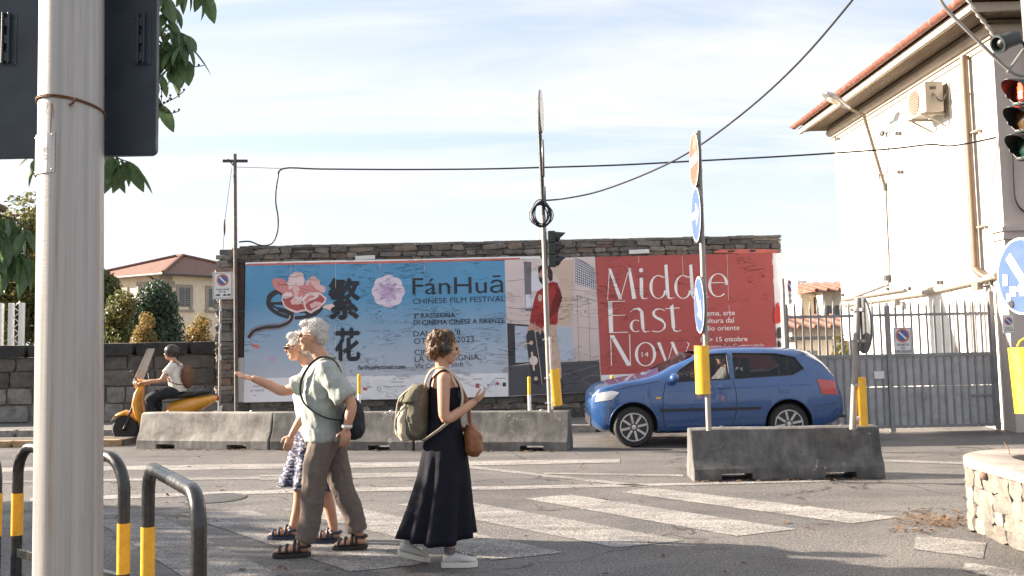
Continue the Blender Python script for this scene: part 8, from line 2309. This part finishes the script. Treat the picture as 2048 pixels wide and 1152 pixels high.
# ================================================================== scooter and rider behind the left barrier
SX, SYs = at(252, 860, 16.35).x, 16.35
M_ORANGE = pm('orange_scooter_paint', (0.62, 0.27, 0.025), 0.35, 0, 0.08, 6, 0, coat=0.6)
t = thing('motor_scooter', 'orange motor scooter with tall clear windscreen behind the left barrier', 'scooter', (SX + 0.65, SYs, 0))
def q_(x, y, z): return V((SX + x, SYs + y, z))
for wx in (0.0, 1.28):
    wc = q_(wx, 0, 0.23); wh = MB().lathe([(0.14, 0.05), (0.20, 0.055), (0.23, 0.03), (0.23, -0.03), (0.20, -0.055), (0.14, -0.05)], wc, (0, 1, 0), 28).build('wheel', M_RUBBER, t, smooth=40)
    mb = MB(); mb.lathe([(0.145, 0.045), (0.13, 0.035), (0.12, -0.035), (0.145, -0.045)], wc, (0, 1, 0), 28, cap=False); mb.lathe([(0.035, 0.05), (0.035, -0.05)], wc, (0, 1, 0), 14)
    for k in range(5): a = 1.2566 * k; mb.bar(wc, wc + V((math.cos(a), 0, math.sin(a))) * 0.135, 0.03, 0.03, up=(0, 1, 0))
    mb.build('rim', M_ALLOY, wh, smooth=40)
def shell(name, rings, mat, n=16, vox=None):
    mb = MB(); mb.loft([oval(q_(*c), a, b, n) for c, a, b in rings]); return mb.build(name, mat, t, smooth='all')
shell('front_fender', [((-0.26, 0, 0.36), (0, 0.03, 0), (0.02, 0, 0.02)), ((-0.16, 0, 0.46), (0, 0.075, 0), (0.03, 0, 0.04)), ((0.0, 0, 0.50), (0, 0.085, 0), (0, 0, 0.05)), ((0.14, 0, 0.45), (0, 0.075, 0), (0.03, 0, 0.045)), ((0.2, 0, 0.36), (0, 0.05, 0), (0.03, 0, 0.02))], M_ORANGE)
mb = MB()
for y in (-0.085, 0.085): mb.tube([q_(0.0, y, 0.23), q_(0.14, y * 0.6, 0.62)], 0.022, 8)
mb.tube([q_(0.12, 0, 0.58), q_(0.26, 0, 1.0)], 0.03, 8); mb.build('fork', M_DARKMETAL, t, smooth=True)
shell('leg_shield', [((0.30, 0, 0.30), (0, 0.14, 0), (0.05, 0, 0.02)), ((0.25, 0, 0.45), (0, 0.20, 0), (0.06, 0, 0.02)), ((0.20, 0, 0.66), (0, 0.21, 0), (0.075, 0, 0.03)), ((0.22, 0, 0.84), (0, 0.16, 0), (0.07, 0, 0.03)), ((0.25, 0, 0.95), (0, 0.09, 0), (0.05, 0, 0.02))], M_ORANGE)
shell('floorboard', [((0.26, 0, 0.29), (0, 0.15, 0), (0, 0, 0.05)), ((0.50, 0, 0.27), (0, 0.17, 0), (0, 0, 0.045)), ((0.75, 0, 0.30), (0, 0.16, 0), (0, 0, 0.06))], M_BLACK)
shell('rear_body', [((0.66, 0, 0.42), (0, 0.10, 0), (0, 0, 0.13)), ((0.78, 0, 0.50), (0, 0.16, 0), (0, 0, 0.18)), ((1.10, 0, 0.58), (0, 0.18, 0), (0, 0, 0.16)), ((1.42, 0, 0.68), (0, 0.13, 0), (0, 0, 0.09)), ((1.56, 0, 0.72), (0, 0.06, 0), (0, 0, 0.04))], M_ORANGE)
shell('seat', [((0.66, 0, 0.73), (0, 0.08, 0), (0, 0, 0.03)), ((0.74, 0, 0.76), (0, 0.13, 0), (0, 0, 0.05)), ((1.05, 0, 0.78), (0, 0.14, 0), (0, 0, 0.05)), ((1.35, 0, 0.83), (0, 0.12, 0), (0, 0, 0.05)), ((1.46, 0, 0.83), (0, 0.07, 0), (0, 0, 0.03))], M_BLACK)
shell('engine', [((0.95, 0, 0.26), (0, 0.10, 0), (0, 0, 0.09)), ((1.15, 0.0, 0.26), (0, 0.13, 0), (0, 0, 0.11)), ((1.42, 0, 0.27), (0, 0.10, 0), (0, 0, 0.07))], M_DARKMETAL)
mb = MB(); mb.tube(spline([q_(0.36, -0.33, 0.99), q_(0.28, -0.2, 1.0), q_(0.26, 0, 1.0), q_(0.28, 0.2, 1.0), q_(0.36, 0.33, 0.99)], 5), 0.015, 8); mb.build('handlebar', M_DARKMETAL, t, smooth=True)
shell('headset', [((0.16, 0, 0.98), (0, 0.06, 0), (0, 0, 0.05)), ((0.20, 0, 0.99), (0, 0.10, 0), (0, 0, 0.08)), ((0.30, 0, 1.0), (0, 0.09, 0), (0, 0, 0.06)), ((0.35, 0, 1.0), (0, 0.04, 0), (0, 0, 0.03))], M_ORANGE)
MB().lathe([(0.075, 0), (0.07, 0.02), (0, 0.03)], q_(0.165, 0, 0.98), (-1, 0, 0.1), 18).build('headlight', M_HEADL, t, smooth='all')
for y in (-1, 1):
    mb = MB(); mb.tube([q_(0.30, y * 0.22, 1.0), q_(0.24, y * 0.34, 1.16)], 0.007, 6); mb.ell(q_(0.235, y * 0.36, 1.20), (0.018, 0.055, 0.038), 12, 8); mb.build('mirror', M_BLACK, t, smooth='all')
mb = MB(); vs_ = []; fs_ = []
for i in range(9):
    for j in range(7):
        v = j / 6; y = (i / 8 - 0.5) * (0.44 - 0.10 * v); x = 0.12 + 0.26 * v + 1.4 * y * y; vs_.append(q_(x, y, 1.0 + 0.58 * v))
for i in range(8):
    for j in range(6): fs_.append((i * 7 + j, i * 7 + j + 1, (i + 1) * 7 + j + 1, (i + 1) * 7 + j))
mb.add(vs_, fs_); mb.build('windscreen', mat_glass('scooter_screen', (0.75, 0.77, 0.78), 0.55, 0.08), t, smooth='all', fix=False)
MB().box(q_(1.60, 0, 0.50), (0.01, 0.17, 0.17), M=Matrix.Rotation(0.25, 3, 'Y')).build('number_plate', M_SIGNWHITE, t)
mb = MB()
for y in (-0.16, 0.14): mb.tube(spline([q_(0.30, y, 1.0), q_(0.16, y * 0.8, 1.06), q_(0.16, y * 0.4, 0.92), q_(0.22, 0, 0.86)], 5), 0.006, 5)
mb.each('control_cable', M_CABLE, t, smooth=True)
MB().tube(spline([q_(0.95, -0.16, 0.28), q_(1.25, -0.19, 0.27), q_(1.55, -0.19, 0.36)], 5), [0.03] * 5 + [0.05] * 6, 10).build('exhaust', M_STEEL, t, smooth=True)
MB().lathe([(0.05, 0), (0.05, 0.02), (0, 0.03)], q_(1.565, 0, 0.72), (1, 0, 0), 14).build('taillight', M_TAIL, t)
p = Person('rider in pale top and dark trousers on the orange scooter behind the barrier', (SX + 0.88, SYs, 0), math.pi)
zs = 0.84
p.torso([((0.0, 0, zs), 0.12, 0.17, 0), ((0.0, 0, zs + 0.09), 0.125, 0.17, 0), ((0.03, 0, zs + 0.22), 0.115, 0.165, 0), ((0.05, 0, zs + 0.36), 0.115, 0.18, 0), ((0.05, 0, zs + 0.47), 0.08, 0.17, 0), ((0.06, 0, zs + 0.52), 0.05, 0.08, 0)])
p.head((0.13, 0, zs + 0.655), 0.0, 0.0, 0.98, (0.06, 0, zs + 0.49), 0.053)
for y in (1, -1):
    p.limb([(0.05, y * 0.17, zs + 0.43), (0.13, y * 0.24, zs + 0.30), (0.20, y * 0.27, zs + 0.20), (0.36, y * 0.28, zs + 0.19), (0.50, y * 0.26, zs + 0.18)], [0.056, 0.046, 0.040, 0.037, 0.028]); p.hand((0.48, y * 0.265, zs + 0.185), (0.8, 0, -0.2), (0.1, 0, -1), (0, -y, 0), 1.1)
    p.limb([(0.02, y * 0.10, zs + 0.02), (0.22, y * 0.17, zs - 0.02), (0.42, y * 0.18, zs - 0.10)], [0.088, 0.076, 0.060]); p.limb([(0.42, y * 0.18, zs - 0.10), (0.40, y * 0.17, zs - 0.30), (0.38, y * 0.15, 0.40)], [0.058, 0.052, 0.038]); p.foot((0.38, y * 0.15, 0.40), (0.57, y * 0.16, 0.345))
p.done(0.009); p.face()
mb = MB(); p.torso([((0.0, 0, zs), 0.135, 0.185, 0), ((0.0, 0, zs + 0.09), 0.14, 0.185, 0), ((0.03, 0, zs + 0.22), 0.132, 0.182, 0), ((0.05, 0, zs + 0.36), 0.132, 0.195, 0), ((0.05, 0, zs + 0.475), 0.095, 0.18, 0)], mb)
for y in (1, -1): p.limb([(0.05, y * 0.17, zs + 0.425), (0.12, y * 0.235, zs + 0.31)], [0.074, 0.072], mb)
remesh(mb, 'shirt', 0.011, cloth('cream_top', (0.62, 0.58, 0.52)), p.t, 2, folds(0.012, 8))
mb = MB()
for y in (1, -1): p.limb([(0.02, y * 0.10, zs + 0.01), (0.22, y * 0.17, zs - 0.02), (0.42, y * 0.18, zs - 0.10)], [0.108, 0.094, 0.08], mb); p.limb([(0.42, y * 0.18, zs - 0.10), (0.40, y * 0.17, zs - 0.30), (0.385, y * 0.155, 0.46)], [0.076, 0.068, 0.060], mb)
remesh(mb, 'trousers', 0.011, M_BAG, p.t, 2, folds(0.01, 8))
for y in (1, -1):
    mb = MB(); p.foot((0.38, y * 0.15, 0.40), (0.58, y * 0.16, 0.345), 1.05, mb, 1.15); remesh(mb, 'shoe', 0.009, M_BLACK, p.t, 2)
mb = MB(); A = p.R3 @ p.Mh; mb.ell(p.h(-0.02, 0, 0.035), (0.125, 0.108, 0.118), 20, 14, A); hb = remesh(mb, 'helmet', 0.010, pm('dark_helmet', (0.03, 0.024, 0.02), 0.3, 0, 0.1, 6, 0), p.t, 2)
mb = MB(); mb.ell(p.W((-0.16, 0, zs + 0.25)), (0.10, 0.15, 0.20), 16, 12); bg_ = thing('backpack', 'brown backpack worn by the scooter rider', 'backpack', p.W((-0.16, 0, zs + 0.05))); remesh(mb, 'pack_body', 0.012, cloth('brown_canvas', (0.15, 0.08, 0.05)), bg_, 2, folds(0.012, 9))
mb = MB()
for y in (-0.11, 0.11): mb.tube(spline([p.W(q) for q in ((-0.10, y, zs + 0.42), (0.03, y * 1.1, zs + 0.51), (0.16, y * 1.1, zs + 0.40), (0.16, y * 1.2, zs + 0.22), (-0.02, y * 1.7, zs + 0.14), (-0.12, y, zs + 0.12))], 5), 0.018, 6, flat=0.4)
mb.build('shoulder_strap', cloth('brown_canvas', (0.15, 0.08, 0.05)), bg_, smooth='all')
